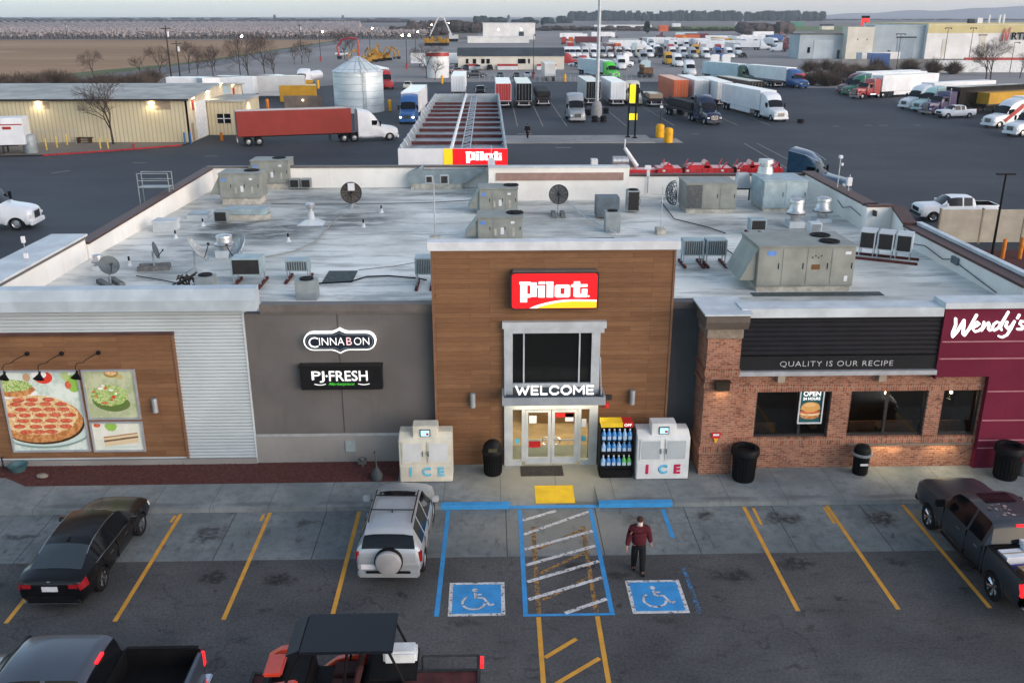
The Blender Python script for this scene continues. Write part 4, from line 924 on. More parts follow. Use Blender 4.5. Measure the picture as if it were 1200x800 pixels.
gooseneck(-12.90, 4.25, 'black gooseneck lamp over the left edge of the salad poster')
WL = thing('wall_light', 'silver cylinder light on the wood panel right of the posters', 'lamp', (-11.25, 28.78, 2.15), group='silver cylinder lights on the front wall')
q = MB(); q.lathe([(.001, 0), (.085, 0), (.09, .02), (.09, .48), (.085, .5), (.001, .5)], n=16, c=(0, -.06, 0)); q.build('cylinder', GALV, WL, smooth=40)
q = MB(); q.box(-.05, .05, -.02, .08, .15, .35); q.build('bracket', DARKM, WL)
dup(WL, (-.59, 28.48, 2.35), label='silver cylinder light on the wooden tower left of the entrance'); dup(WL, (4.76, 28.48, 2.5 - .1), label='silver cylinder light on the wooden tower right of the entrance')
q = MB(); q.box(-.08, .08, -.05, 0, -.09, .1, 0); q.ball((0, -.06, .0), .05, 8, 5, 0)
single('alarm_strobe', q, mat('alarm_red', (.5, .02, .02), .4), 'small red alarm strobe right of the entrance canopy', 'alarm', (3.92, 28.54, 2.32))
q = MB(); q.box(-.13, .13, -.04, 0, -.09, .09); single('alarm_bell_box', q, DARKM, 'small dark box above the red strobe beside the canopy', 'box', (3.95, 28.54, 2.62))
q = MB(); q.prism([(-.17, .14), (.17, .14), (.14, -.04), (.06, -.08), (.04, -.2), (-.04, -.2), (-.06, -.08), (-.14, -.04)], -.02, 0);
sg = single('small_wall_sign', q, mat('sign_redsmall', (.5, .02, .03), .5), 'small red and yellow sign low on the brick pier', 'sign', (7.47, 27.63, 1.55))
q = MB(); q.prism([(-.07, -.06), (.07, -.06), (.03, -.21), (-.03, -.21)], -.03, -.021); q.build('lower_panel', mat('sign_yellowsmall', (.6, .35, .03), .5), sg)
q = MB(); q.box(-.1, .1, -.028, -.021, .03, .1); q.build('white_strip', PLATE, sg)
# ice machines
def ice_machine(loc, label, cols, body, doorm):
 t = thing('ice_machine', label, 'ice machine', loc, group='ice machines by the entrance')
 q = MB(); q.prism([(0, 0), (0, 1.5), (.34, 1.66), (.80, 1.66), (.80, 0)], -.87, .87, 'x'); q.v = [(a, b_, c + .02) for a, b_, c in q.v]; q.build('cabinet', body, t, bevel=.018)
 q = MB(); q.box(-.84, .84, -.012, 0, .05, .62); q.build('kick_panel', body, t, bevel=.004)
 for s in (-1, 1):
  q = MB(); q.box(min(s * .06, s * .78), max(s * .06, s * .78), -.035, -.002, .72, 1.48); d = q.build('door', body, t, bevel=.008)
  q = MB(); q.box(min(s * .11, s * .73), max(s * .11, s * .73), -.045, -.036, .77, 1.43); q.build('door_panel', doorm, d, bevel=.004)
  q = MB(); q.box(s * .09 - .012, s * .09 + .012, -.085, -.045, .98, 1.16); q.build('handle', CHROME, d)
 q = MB(); q.box(-.41, .41, .10, .62, 1.55, 1.98); bx_ = q.build('top_box', body, t, bevel=.02)
 q = MB(); q.box(-.17, .17, .07, .098, 1.62, 1.88); dsp = q.build('display', BLACKP, bx_, bevel=.01)
 q = MB(); q.box(-.14, .14, .062, .07, 1.65, 1.85, 0); q.box(.03, .12, .058, .062, 1.68, 1.76, 1); q.build('screen', [mat('screen_blue', (.25, .55, .7), .3, 0, 0, 1, emit=(.5, .8, 1), estr=.35), MATS['decal_red']], dsp)
 for ch, x, c in zip('ICE', (-.50, .02, .50), cols):
  l = placed(text_mb(ch, None, .33, .012, .035), x, -.018, .40).build('letter', c[0], t)
  placed(text_mb(ch, None, .33, .008, .05), x - .02, -.014, .385).build('letter_shadow', c[1], l)
 return t
IB = mat('ice_blue', (.12, .45, .62), .5, 0, .1, 8); IB2 = mat('ice_blue_dark', (.03, .12, .35), .5); IR = mat('ice_red', (.55, .02, .08), .5); IR2 = mat('ice_red_dark', (.12, .01, .08), .5)
ice_machine((-2.14, 27.3, .15), 'cream bagged ice machine with pale blue letters, left of the entrance', ((IB, MATS['poster_frame']),) * 3, mat('ice_cream', (.58, .56, .47), .45, 0, .18, 1.5), mat('ice_door_cream', (.52, .54, .54), .5, 0, .1, 1))
ice_machine((5.68, 27.3, .15), 'white bagged ice machine with red and blue letters, between the bottle rack and brick pier', ((IR, IR2), (IB, IB2), (IR, IR2)), mat('ice_white', (.62, .64, .64), .45, 0, .12, 1.5), mat('ice_door_grey', (.38, .42, .44), .5, 0, .1, 1))
# litter bins
def ribbed_bin(loc, label, r=.33, h=1.05, lid='dome', grp=None):
 t = thing('litter_bin', label, 'litter bin', loc)
 q = MB(); n = 36; prof = []
 q.lathe([(.001, .0), (r * .86, .0), (r * .86, .04), (r * .9, .3), (r * .95, .7), (r * .98, h - .32), (r * .9, h - .3), (.01, h - .3)], n=24); b_ = q.build('barrel', BLACKP, t, smooth=35)
 q = MB()
 for i in range(24):
  a = 2 * PI * i / 24; q.tube((r * .88 * math.cos(a), r * .88 * math.sin(a), .05), (r * .97 * math.cos(a), r * .97 * math.sin(a), h - .36), .016, n=5)
 q.build('slats', BLACKP, b_)
 if lid == 'dome':
  q = MB(); q.lathe([(r * 1.08, h - .32), (r * 1.10, h - .26), (r * 1.0, h - .20)], n=24); q.build('rim', BLACKP, t, smooth=40)
  q = MB(); q.lathe([(r * .99, h - .20), (r * .97, h - .1), (r * .85, h), (r * .5, h + .1), (.01, h + .13)], n=24, caps=False); q.build('dome_lid', BLACKP, t, smooth=60)
  q = MB(); q.box(-.14, .14, -r * 1.0, -r * .9, h - .17, h - .05); q.build('flap', mat('bin_band', (.10, .09, .05), .4, .5), t)
 elif lid == 'open':
  q = MB(); q.lathe([(r * 1.0, h - .36), (r * 1.16, h - .30), (r * 1.16, h - .12), (r * 1.08, h - .08), (r * .8, h - .08), (r * .78, h - .2), (.01, h - .2)], n=24); q.build('rim', BLACKP, t, smooth=40)
 return t
ribbed_bin((.06, 27.9, .15), 'black ribbed litter bin with domed lid beside the entrance doors', .33, 1.1)
ribbed_bin((8.40, 27.28, .15), 'wide black open litter bin beside the brick pier', .40, 1.25, 'open')
ribbed_bin((17.2, 27.2, .15), 'black litter bin against the dark red wall at the right edge', .41, 1.25, 'open')
t = thing('litter_bin', 'small black bin with a grey-rimmed hooded lid and white label under the restaurant windows', 'litter bin', (12.45, 27.6, .15))
q = MB(); q.lathe([(.001, 0), (.23, 0), (.25, .05), (.27, .68), (.001, .7)], n=20); q.build('barrel', BLACKP, t, smooth=40)
q = MB(); q.lathe([(.27, .68), (.33, .70), (.34, .76), (.28, .78)], n=20); q.build('rim', mat('rim_grey', (.22, .23, .24), .5), t, smooth=40)
q = MB(); q.lathe([(.28, .78), (.27, .92), (.2, 1.02), (.01, 1.06)], n=20, caps=False); q.build('hood_lid', BLACKP, t, smooth=60)
q = MB(); q.box(-.13, .13, -.285, -.262, .40, .47); q.build('label_strip', PLATE, t)
def ash_urn(loc, label):
 t = thing('ashtray_post', label, 'ashtray', loc, group='smoking receptacles by the wall')
 q = MB(); q.lathe([(.001, 0), (.17, 0), (.19, .05), (.19, .2), (.12, .34), (.05, .42), (.03, .5)], n=18); q.build('base', mat('urn_grey', (.055, .065, .07), .6), t, smooth=50)
 q = MB(); q.tube((0, 0, .48), (-.03, 0, 1.0), .028, .024, 10); q.tube((-.03, 0, .95), (-.03, 0, 1.02), .04, n=10); q.build('neck', MATS['urn_grey'], t)
ash_urn((-3.8, 27.55, .15), 'grey smoking receptacle with a long neck left of the cream ice machine'); ash_urn((17.85, 27.35, .15), 'grey smoking receptacle beside the bin at the right edge')
q = MB(); q.box(-.72, .72, -.36, .36, 0, .015)
for i in range(22): q.box(-.7 + i * .065, -.68 + i * .065, -.34, .34, .015, .022)
single('doormat', q, mat('mat_brown', (.055, .05, .045), .95, 0, .3, 8), 'dark doormat on the pavement in front of the entrance doors', 'doormat', (1.72, 28.0, .152))
# display rack of washer-fluid bottles
t = thing('display_rack', 'black three-tier display rack of bottles between the entrance and white ice machine', 'rack', (4.17, 27.62, .15))
q = MB(); q.box(-.55, -.52, -.05, .5, 0, 1.7); q.box(.52, .55, -.05, .5, 0, 1.7); q.box(-.52, .52, .46, .5, 0, 1.75)
q.build('frame', BLACKP, t)
for k, z in enumerate((.38, .88, 1.32)):
 q = MB(); q.box(-.52, .52, -.12 + k * .04, .46, z - .04, z); q.box(-.52, .52, -.14 + k * .04, -.12 + k * .04, z - .05, z + .05); q.build('shelf', BLACKP, t)
q = MB(); q.box(-.52, .52, -.16, .46, 0, .3); q.build('base_panel', BLACKP, t)
q = MB(); q.box(-.53, .18, -.02, .44, 1.78, 1.94, 0); q.box(.18, .53, -.02, .44, 1.78, 1.94, 1); hd = q.build('header', [mat('header_yellow', (.72, .50, .03), .5), MATS['decal_red']], t)
placed(text_mb('OFF', .24, .09, .006, .01), .35, -.024, 1.86).build('lettering', WLET, hd)
def bottle_proto(loc, label):
 t = thing('bottle', label, 'bottle', loc, group='jugs on the display rack')
 q = MB(); q.lathe([(.001, 0), (.07, 0), (.078, .02), (.078, .16), (.06, .22), (.03, .27), (.022, .30), (.001, .30)], n=10, c=(0, 0, 0)); q.build('jug', mat('jug_blue', (.03, .20, .50), .25, 0, .05, 9), t, smooth=40)
 q = MB(); q.lathe([(.001, .30), (.028, .30), (.028, .345), (.001, .345)], n=8); q.build('cap', PLATE, t)
 q = MB(); q.box(-.05, .05, -.083, -.079, .05, .15); q.build('paper_label', mat('label_pale', (.40, .50, .60), .5), t); t.scale = (1.1, 1.1, 1.16)
 return t
bt0 = None; jg = {'g': {'jug_blue': mat('jug_green', (.08, .42, .08), .3)}, 'p': {'jug_blue': mat('jug_pale', (.22, .40, .62), .3)}, 'b': None}
rows = [(.88 + .44, 'bbbbpb', 'top'), (.88, 'pbbpbb', 'middle'), (.38, 'pbbbgg', 'bottom')]
cn = {'b': 'blue', 'g': 'green', 'p': 'pale blue'}; ordn = ['leftmost', 'second', 'third', 'fourth', 'fifth', 'rightmost']
for z, s_, nm in rows:
 for i, ch in enumerate(s_):
  lb = '%s jug of screen wash, %s on the %s shelf of the rack' % (cn[ch], ordn[i], nm)
  p_ = (4.17 - .43 + i * .172, 27.62 - .0 + (.02 if nm == 'middle' else 0) - (.03 if nm == 'bottom' else 0), .15 + z)
  if bt0 is None: bt0 = bottle_proto(p_, lb)
  else: dup(bt0, p_, label=lb, cmap=jg[ch])
# planting bed of red gravel, rock, bucket
gb = MB(); rd = random.Random(11)
bed = [(-17.5, 27.95), (-16.2, 27.95), (-15.3, 27.35), (-3.1, 27.38), (-3.1, 28.88), (-17.5, 28.8)]
gb.add([(x, y, .153) for x, y in bed], [tuple(range(6))])
o = gb.build('gravel_bed', MATS['pink_gravel']); tag(o, 'dark red gravel bed along the foot of the store wall', 'gravel', kind='stuff')
q = MB()
for _ in range(3200):
 x = rd.uniform(-17.3, -3.15); y = rd.uniform(27.4, 28.85)
 if x < -15.3 and y < 27.35 + (-15.3 - x) * .68: continue
 s = rd.uniform(.012, .035); z = .153
 q.add([(x - s, y - s, z), (x + s, y - s * .6, z), (x + s * .4, y + s, z), (x + rd.uniform(-.01, .01), y, z + s * .9)], [(0, 1, 3), (1, 2, 3), (2, 0, 3)])
g2 = q.build('gravel_stones', MATS['pink_gravel'], o)
q = MB(); q.ball((0, 0, .07), .2, 12, 7, sc=(1.0, .62, .42)); single('rock', q, mat('rock_pale', (.25, .22, .18), .9, 0, .3, 8), 'pale flat rock lying in the red gravel bed', 'rock', (-15.0, 27.95, .15), smooth=60)
q = MB(); q.lathe([(.001, 0), (.22, 0), (.30, .2), (.32, .22), (.28, .22), (.2, .04)], n=18); single('plant_tub', q, mat('tub_teal', (.06, .13, .14), .5), 'shallow teal tub at the left end of the gravel bed', 'tub', (-16.05, 28.5, .15), smooth=40)
q = MB(); q.tube((0, 0, 0), (0, 0, .3), .05, n=8); q.box(-.14, .14, -.1, .06, .12, .3); q.ball((0, -.05, .3), .09, 8, 5)
single('ground_spotlight', q, mat('spot_grey', (.12, .12, .12), .5, .3), 'small grey ground spotlight at the foot of the taupe wall', 'lamp', (-4.4, 28.5, .15))
q = MB()
q.tube((0, 0, 0), (0, 0, .45), .03, n=6); q.tube((0, 0, .45), (.1, -.05, .5), .02, n=6); single('garden_tap', q, DARKM, 'thin dark pipe at the far left end of the gravel bed', 'pipe', (-16.6, 28.6, .15))
# ------------------------------------------------------------------ vehicles: bodies as lofted surfaces
def pchip(xs, ys, X):
 xs = np.asarray(xs, float); ys = np.asarray(ys, float); h = np.diff(xs); d = np.diff(ys) / h
 m = np.zeros(len(xs)); m[0] = d[0]; m[-1] = d[-1]
 for i in range(1, len(xs) - 1):
  if d[i - 1] * d[i] > 0:
   w1 = 2 * h[i] + h[i - 1]; w2 = h[i] + 2 * h[i - 1]; m[i] = (w1 + w2) / (w1 / d[i - 1] + w2 / d[i])
 k = np.clip(np.searchsorted(xs, X) - 1, 0, len(h) - 1); t = (X - xs[k]) / h[k]
 return ((2 * t ** 3 - 3 * t ** 2 + 1) * ys[k] + (t ** 3 - 2 * t ** 2 + t) * h[k] * m[k] + (-2 * t ** 3 + 3 * t ** 2) * ys[k + 1] + (t ** 3 - t ** 2) * h[k] * m[k + 1])
class Shell:
 def __init__(s, st, step=.07, wheels=(), wr=.40, extra=()):
  st = sorted(st, key=lambda a: a[0]); xs = [a[0] for a in st]
  X = set(np.round(np.arange(xs[0], xs[-1], step), 4)) | set(xs) | set(extra)
  for w in wheels:
   for a in np.linspace(-1, 1, 15): X.add(round(w + wr * a, 4))
  X = sorted(X); s.X = [X[0]]
  for x in X[1:]:
   if x - s.X[-1] > .012 or x in xs or x in extra: s.X.append(x)
  s.X = np.array(s.X); nr = len(st[0][1]); s.nr = nr
  s.P = np.zeros((len(s.X), nr, 3))
  for r in range(nr):
   s.P[:, r, 0] = s.X; s.P[:, r, 1] = pchip(xs, [a[1][r][0] for a in st], s.X); s.P[:, r, 2] = pchip(xs, [a[1][r][1] for a in st], s.X)
  for w in wheels:
   for i, x in enumerate(s.X):
    if abs(x - w) <= wr:
     za = .34 + math.sqrt(max(0, wr * wr - (x - w) ** 2)) * (1.0)
     for r in range(0, 4):
      zz = s.P[i, r, 2]
      if zz < za + .012 * r: s.P[i, r, 2] = za + .012 * r
     if s.P[i, 0, 2] > .3: s.P[i, 0, 1] = s.P[i, 1, 1] - .02
 def split(s, rule, cap=(True, True)):
  out = {}
  for i in range(len(s.X) - 1):
   xm = (s.X[i] + s.X[i + 1]) / 2
   for r in range(s.nr - 1):
    k = rule(xm, r)
    if k is None: continue
    q = out.setdefault(k, MB()); q2 = out.setdefault(k + '.', MB()) if 'side' in k else q
    a, b_, c, d = s.P[i, r], s.P[i + 1, r], s.P[i + 1, r + 1], s.P[i, r + 1]
    q.add([a, b_, c, d], [(0, 1, 2, 3)])
    f = lambda p: (p[0], -p[1], p[2])
    q2.add([f(a), f(d), f(c), f(b_)], [(0, 1, 2, 3)])
  for e, ix in ((0, 0), (1, -1)):
   if cap[e]:
    q = out.setdefault('body', MB()); ring = [tuple(p) for p in s.P[ix]]; ring2 = [(p[0], -p[1], p[2]) for p in ring[:-1]][::-1]
    for r in range(s.nr - 1):
     a, b_ = s.P[ix, r], s.P[ix, r + 1]
     q.add([a, b_, (b_[0], -b_[1], b_[2]), (a[0], -a[1], a[2])], [(0, 1, 2, 3)])
  return out
 def patch(s, x0, x1, r0, r1, off=.006, side=1):
  q = MB(); idx = [i for i, x in enumerate(s.X) if x0 - 1e-6 <= x <= x1 + 1e-6]; rr = list(range(r0, r1 + 1)); k = len(rr)
  vs = []
  for i in idx:
   for r in rr:
    p = s.P[i, r].copy(); c = Vector((p[0], p[1] * 0, .75)); n = Vector((0, p[1], (p[2] - .75) * .7))
    n = n.normalized() * off if n.length > 0 else n
    vs.append((p[0], (p[1] + n.y) * side, p[2] + n.z))
  q.add(vs, [(i * k + j, (i + 1) * k + j, (i + 1) * k + j + 1, i * k + j + 1) for i in range(len(idx) - 1) for j in range(k - 1)])
  return q
def merged(q):
 """weld coincident verts so that shading is smooth"""
 me = q; d = {}; vs = []; mp = []
 for p in q.v:
  k = (round(p[0], 4), round(p[1], 4), round(p[2], 4))
  if k not in d: d[k] = len(vs); vs.append(k)
  mp.append(d[k])
 r = MB(); r.v = vs
 for f, m_ in zip(q.f, q.m):
  g = [mp[i] for i in f]; h = [g[i] for i in range(len(g)) if g[i] != g[i - 1]]
  if len(set(h)) >= 3: r.f.append(tuple(h)); r.m.append(m_)
 return r
def wheel_proto(par, loc, r=.34, w=.22, spokes=5, rimm=ALU, detail=True):
 q = MB(); q.lathe([(r * .62, -w / 2 + .01), (r * .9, -w / 2), (r * .985, -w / 2 + .03), (r, -w / 2 + .06), (r, w / 2 - .06), (r * .985, w / 2 - .03), (r * .9, w / 2), (r * .62, w / 2 - .01)], n=24 if detail else 14, axis='y', caps=False)
 if not detail: q.lathe([(.01, -w * .3), (r * .62, -w * .3)], n=14, axis='y', caps=False); q.lathe([(.01, w * .3), (r * .62, w * .3)], n=14, axis='y', caps=False)
 o = q.build('wheel', RUBBER, par, smooth=40); o.location = loc
 q = MB()
 if detail:
  s = 1 if loc[1] > 0 else -1
  q.lathe([(r * .64, -w / 2 + .02), (r * .60, 0), (r * .64, w / 2 - .02)], n=24, axis='y', caps=False)
  q.lathe([(.01, s * (w / 2 - .04)), (r * .16, s * (w / 2 - .04)), (r * .16, s * (w / 2 - .08))], n=12, axis='y', caps=False)
  for i in range(spokes):
   for dl in (-.16, .16):
    a = 2 * PI * i / spokes; p0 = (r * .1 * math.sin(a), s * (w / 2 - .06), r * .1 * math.cos(a)); p1 = (r * .63 * math.sin(a + dl), s * (w / 2 - .035), r * .63 * math.cos(a + dl))
    q.tube(p0, p1, r * .06, r * .05, 5)
  q.build('rim', rimm, o, smooth=40)
  q = MB(); q.lathe([(.01, s * .02), (r * .6, s * .02)], n=16, axis='y', caps=False); q.build('brake_disc', DARKM, o)
 else:
  s = 1 if loc[1] > 0 else -1
  q.lathe([(.01, s * w * .32), (r * .2, s * w * .36), (r * .5, s * w * .28), (r * .6, s * w * .44)], n=12, axis='y', caps=False)
  q.build('rim', rimm, o, smooth=40)
 return o
def sec(*p): return [tuple(a) for a in p]
# --- black sedan
def sedan(loc, rz, label, body, lit=False, group=None):
 t = thing('parked_car', label, 'car', loc, rz, group)
 st = [(2.45, sec((.50, .34), (.60, .42), (.64, .54), (.60, .62), (.48, .66), (.28, .675), (0, .68))),
          (2.36, sec((.66, .24), (.76, .40), (.79, .56), (.75, .67), (.60, .73), (.34, .75), (0, .76))),
          (2.1, sec((.74, .20), (.87, .42), (.89, .60), (.84, .74), (.70, .80), (.38, .83), (0, .84))),
          (1.4, sec((.78, .18), (.91, .42), (.93, .65), (.88, .85), (.74, .90), (.40, .93), (0, .94))),
          (1.14, sec((.78, .18), (.91, .42), (.93, .67), (.89, .90), (.74, .955), (.40, .985), (0, .995))),
          (.42, sec((.78, .18), (.91, .42), (.93, .68), (.89, .93), (.62, 1.34), (.36, 1.395), (0, 1.41))),
          (-.15, sec((.78, .18), (.91, .42), (.93, .69), (.89, .945), (.60, 1.39), (.35, 1.44), (0, 1.45))),
          (-.90, sec((.78, .18), (.91, .42), (.93, .70), (.89, .96), (.60, 1.36), (.35, 1.41), (0, 1.42))),
          (-1.25, sec((.78, .19), (.91, .42), (.93, .71), (.89, .98), (.61, 1.30), (.36, 1.35), (0, 1.365))),
          (-2.08, sec((.76, .22), (.89, .44), (.92, .72), (.86, .97), (.68, 1.035), (.38, 1.065), (0, 1.075))),
          (-2.30, sec((.72, .26), (.86, .46), (.89, .72), (.83, .92), (.66, .985), (.38, 1.01), (0, 1.02))),
          (-2.42, sec((.66, .30), (.79, .46), (.83, .70), (.78, .88), (.62, .945), (.36, .965), (0, .975))),
          (-2.46, sec((.60, .36), (.72, .48), (.76, .68), (.72, .84), (.58, .90), (.34, .915), (0, .92)))]
 S_ = Shell(st, wheels=(1.42, -1.40), wr=.38, extra=(.78, .44, 1.12, -.32, -.40, -1.12, -1.62, -2.2, -2.40))
 def rule(x, r):
  if r == 3 and -1.55 < x < .80 and not (-.40 < x < -.32): return 'side_window'
  if r in (4, 5) and .44 < x < 1.12: return 'windshield'
  if r in (4, 5) and -2.06 < x < -1.26: return 'rear_window'
  return 'body'
 ps = S_.split(rule)
 merged(ps['body']).build('body', body, t, smooth=38)
 for k in ('side_window', 'side_window.', 'windshield', 'rear_window'): merged(ps[k]).build(k.strip('.'), GLASSB if k[0] == 'r' else GLASSD, t, smooth=40)
 for s in (1, -1):
  q = MB().path([(S_.P[i, 3, 0], s * (S_.P[i, 3, 1] + .004), S_.P[i, 3, 2] + .004) for i in range(len(S_.X)) if -1.62 <= S_.X[i] <= .7], .009, 4)
  top = [(S_.P[i, 4, 0], s * (S_.P[i, 4, 1] + .006), S_.P[i, 4, 2] + .002) for i in range(len(S_.X)) if -1.55 <= S_.X[i] <= .4]
  q.path(top, .008, 4); q.build('window_trim', CHROME, t)
  S_.patch(-2.46, -2.2, 2, 3, .008, s).build('tail_lamp', TAIL, t)
  q = MB(); q.box(-2.475, -2.44, s * .60 - .12, s * .60 + .12, .74, .86); q.build('tail_lamp', TAIL, t, bevel=.01)
  q = MB(); q.prism([(.55, .93), (.73, .92), (.75, 1.03), (.60, 1.06)], s * .93, s * 1.12); q.build('mirror', body, t, bevel=.02)
  S_.patch(2.1, 2.36, 2, 3, .006, s).build('headlamp', LENS, t)
  for xh in (.25, -.75): q = MB(); q.box(xh - .10, xh + .10, s * .925 - .012, s * .925 + .02, .76, .785); q.build('door_handle', CHROME, t)
  q = MB()
  for xd in (.78, -.36, -1.25): q.box(xd - .006, xd + .006, s * .905, s * .931, .35, .88)
  q.build('door_gap', BLACKP, t)
 q = MB(); q.box(-2.485, -2.455, -.62, .62, .87, .895); q.build('chrome_strip', CHROME, t)
 q = MB(); q.box(-2.487, -2.465, -.2, .2, .66, .80); q.build('number_plate', PLATE, t)
 q = MB(); q.box(-2.50, -2.40, -.72, .72, .30, .33); q.build('bumper_trim', CHROME, t)
 q = MB(); q.box(-2.478, -2.44, -.62, .62, .34, .52); q.build('bumper_panel', BLACKP, t)
 q = MB(); q.box(-2.3, 2.3, -.68, .68, .19, .5); q.build('underbody', BLACKP, t)
 q = MB(); q.box(2.43, 2.47, -.4, .4, .38, .58); q.build('grille', BLACKP, t)
 q = MB(); q.box(-2.49, -2.46, -.04, .04, .905, .955); q.build('badge', CHROME, t)
 q = MB(); q.prism([(-1.0, 1.42), (-1.18, 1.43), (-1.22, 1.39)], -.02, .02); q.build('aerial', body, t)
 for x in (1.42, -1.40):
  for s in (1, -1): wheel_proto(t, (x, s * .80, .335), .335, .22, 5, CHROME)
 return t
PI2 = PI / 2
sedan((-11.40, 23.12, 0), R(90 - 1), 'glossy black sedan parked in the leftmost bay seen from behind', P['black'])
# --- silver SUV with a spare wheel
def suv(loc, rz, label, body):
 t = thing('parked_car', label, 'car', loc, rz)
 st = [(2.15, sec((.50, .36), (.62, .48), (.66, .64), (.62, .76), (.50, .82), (.3, .85), (0, .86))),
          (2.02, sec((.70, .28), (.80, .46), (.83, .68), (.78, .85), (.64, .92), (.36, .96), (0, .97))),
          (1.7, sec((.74, .25), (.87, .48), (.89, .72), (.84, .93), (.70, 1.0), (.40, 1.04), (0, 1.05))),
          (1.05, sec((.76, .24), (.895, .48), (.91, .75), (.87, 1.02), (.74, 1.07), (.42, 1.10), (0, 1.11))),
          (.35, sec((.76, .24), (.895, .48), (.91, .76), (.88, 1.04), (.66, 1.58), (.40, 1.645), (0, 1.66))),
          (-.3, sec((.76, .24), (.895, .48), (.91, .77), (.88, 1.05), (.655, 1.63), (.40, 1.685), (0, 1.70))),
          (-1.3, sec((.76, .26), (.895, .50), (.91, .78), (.88, 1.08), (.65, 1.61), (.40, 1.665), (0, 1.68))),
          (-1.75, sec((.76, .28), (.89, .52), (.905, .80), (.87, 1.10), (.645, 1.56), (.40, 1.62), (0, 1.635))),
          (-1.9, sec((.74, .30), (.88, .54), (.895, .80), (.86, 1.11), (.66, 1.46), (.40, 1.50), (0, 1.51))),
          (-2.1, sec((.72, .32), (.86, .55), (.88, .82), (.85, 1.10), (.72, 1.16), (.42, 1.17), (0, 1.175))),
          (-2.15, sec((.70, .34), (.84, .56), (.86, .82), (.83, 1.04), (.72, 1.06), (.42, 1.065), (0, 1.07))),
          (-2.2, sec((.66, .38), (.80, .56), (.83, .70), (.80, .80), (.70, .82), (.42, .82), (0, .82)))]
 S_ = Shell(st, wheels=(1.32, -1.30), wr=.40, extra=(.7, -.25, -.33, -1.1, -1.18, -1.8, -1.93))
 def rule(x, r):
  if r == 3 and -1.72 < x < .78 and not (-.33 < x < -.25) and not (-1.18 < x < -1.1): return 'side_window'
  if r in (4, 5) and .37 < x < 1.0: return 'windshield'
  if r in (4, 5) and -2.1 < x < -1.9: return 'rear_window'
  return 'body'
 ps = S_.split(rule); merged(ps['body']).build('body', body, t, smooth=38)
 for k in ('side_window', 'side_window.', 'windshield', 'rear_window'): merged(ps[k]).build(k.strip('.'), GLASSD, t, smooth=40)
 q = MB(); ix = [i for i, x in enumerate(S_.X) if -.12 <= x <= .24]
 vs = []; ys = (-.52, -.26, 0, .26, .52)
 for i in ix:
  for y in ys: vs.append((S_.X[i], y, S_.P[i, 6, 2] + .012 - .035 * (abs(y) / .52) ** 2))
 q.add(vs, [(a * 5 + j, (a + 1) * 5 + j, (a + 1) * 5 + j + 1, a * 5 + j + 1) for a in range(len(ix) - 1) for j in range(4)]); q.build('sunroof', GLASSD, t, smooth=60)
 for s in (1, -1):
  q = MB(); q.path([(.25, s * .60, 1.67), (.1, s * .60, 1.72), (-1.45, s * .59, 1.715), (-1.55, s * .59, 1.66)], .018, 6); q.build('roof_rail', BLACKP, t)
  q = MB(); q.box(-2.16, -2.0, s * .84 - .07, s * .84 + .035, .80, 1.10); q.build('tail_lamp', TAIL, t, bevel=.02)
  q = MB(); q.prism([(.62, 1.06), (.80, 1.05), (.82, 1.2), (.66, 1.22)], s * .92, s * 1.13); q.build('mirror', body, t, bevel=.025)
  S_.patch(1.7, 2.02, 2, 3, .006, s).build('headlamp', LENS, t)
  q = MB()
  for xh in (.1, -.75): q.box(xh - .1, xh + .1, s * .91 - .01, s * .91 + .025, .90, .93)
  q.build('door_handle', body, t)
 for x in (-.18, -.98):
  q = MB(); q.tube((x, -.60, 1.725), (x, .60, 1.725), .016, n=6); q.build('cross_bar', BLACKP, t)
 q = MB(); q.lathe([(.001, -.11), (.30, -.11), (.34, -.09), (.355, 0), (.35, .09), (.30, .11)], n=28, axis='x'); o = q.build('spare_wheel_cover', mat('cover_silver', (.36, .36, .37), .35, .3, .1, 2), t, smooth=35); o.location = (-2.28, -.02, .86)
 q = MB(); q.lathe([(.36, .0), (.385, .0), (.385, .11), (.30, .13)], n=28, axis='x', caps=False); o2 = q.build('cover_rim', BLACKP, o, smooth=35)
 q = MB(); q.box(-2.215, -2.19, .34, .74, .60, .74); q.build('number_plate', PLATE, t)
 q = MB(); q.box(-2.26, -2.05, -.84, .84, .34, .56); q.build('rear_bumper', body, t, bevel=.05)
 q = MB(); q.box(-2.265, -2.24, -.6, .6, .50, .565); q.build('bumper_pad', BLACKP, t)
 q = MB(); q.box(-2.0, 2.0, -.70, .70, .24, .6); q.build('underbody', BLACKP, t)
 q = MB(); q.prism([(-1.0, 1.70), (-1.05, 1.78), (-1.1, 1.70)], -.012, .012); q.build('aerial', BLACKP, t)
 for s in (1, -1):
  q = MB()
  for xd in (.85, -.29, -1.2): q.box(xd - .006, xd + .006, s * .885, s * .912, .45, 1.02)
  q.build('door_gap', BLACKP, t); q = MB(); q.box(-1.3 + .42, .9, s * .885, s * .93, .42, .52); q.build('side_moulding', mat('moulding_grey', (.12, .12, .125), .5), t)
 q = MB(); q.path([(-2.02, .1, 1.16), (-2.05, -.25, 1.22)], .012, 4); q.build('wiper', BLACKP, t)
 for x in (1.32, -1.30):
  for s in (1, -1): wheel_proto(t, (x, s * .79, .36), .36, .23, 6, ALU)
 return t
suv((-2.72, 23.75, 0), R(88), 'silver SUV with a covered spare wheel on its tailgate parked nose to the kerb', P['silver'])
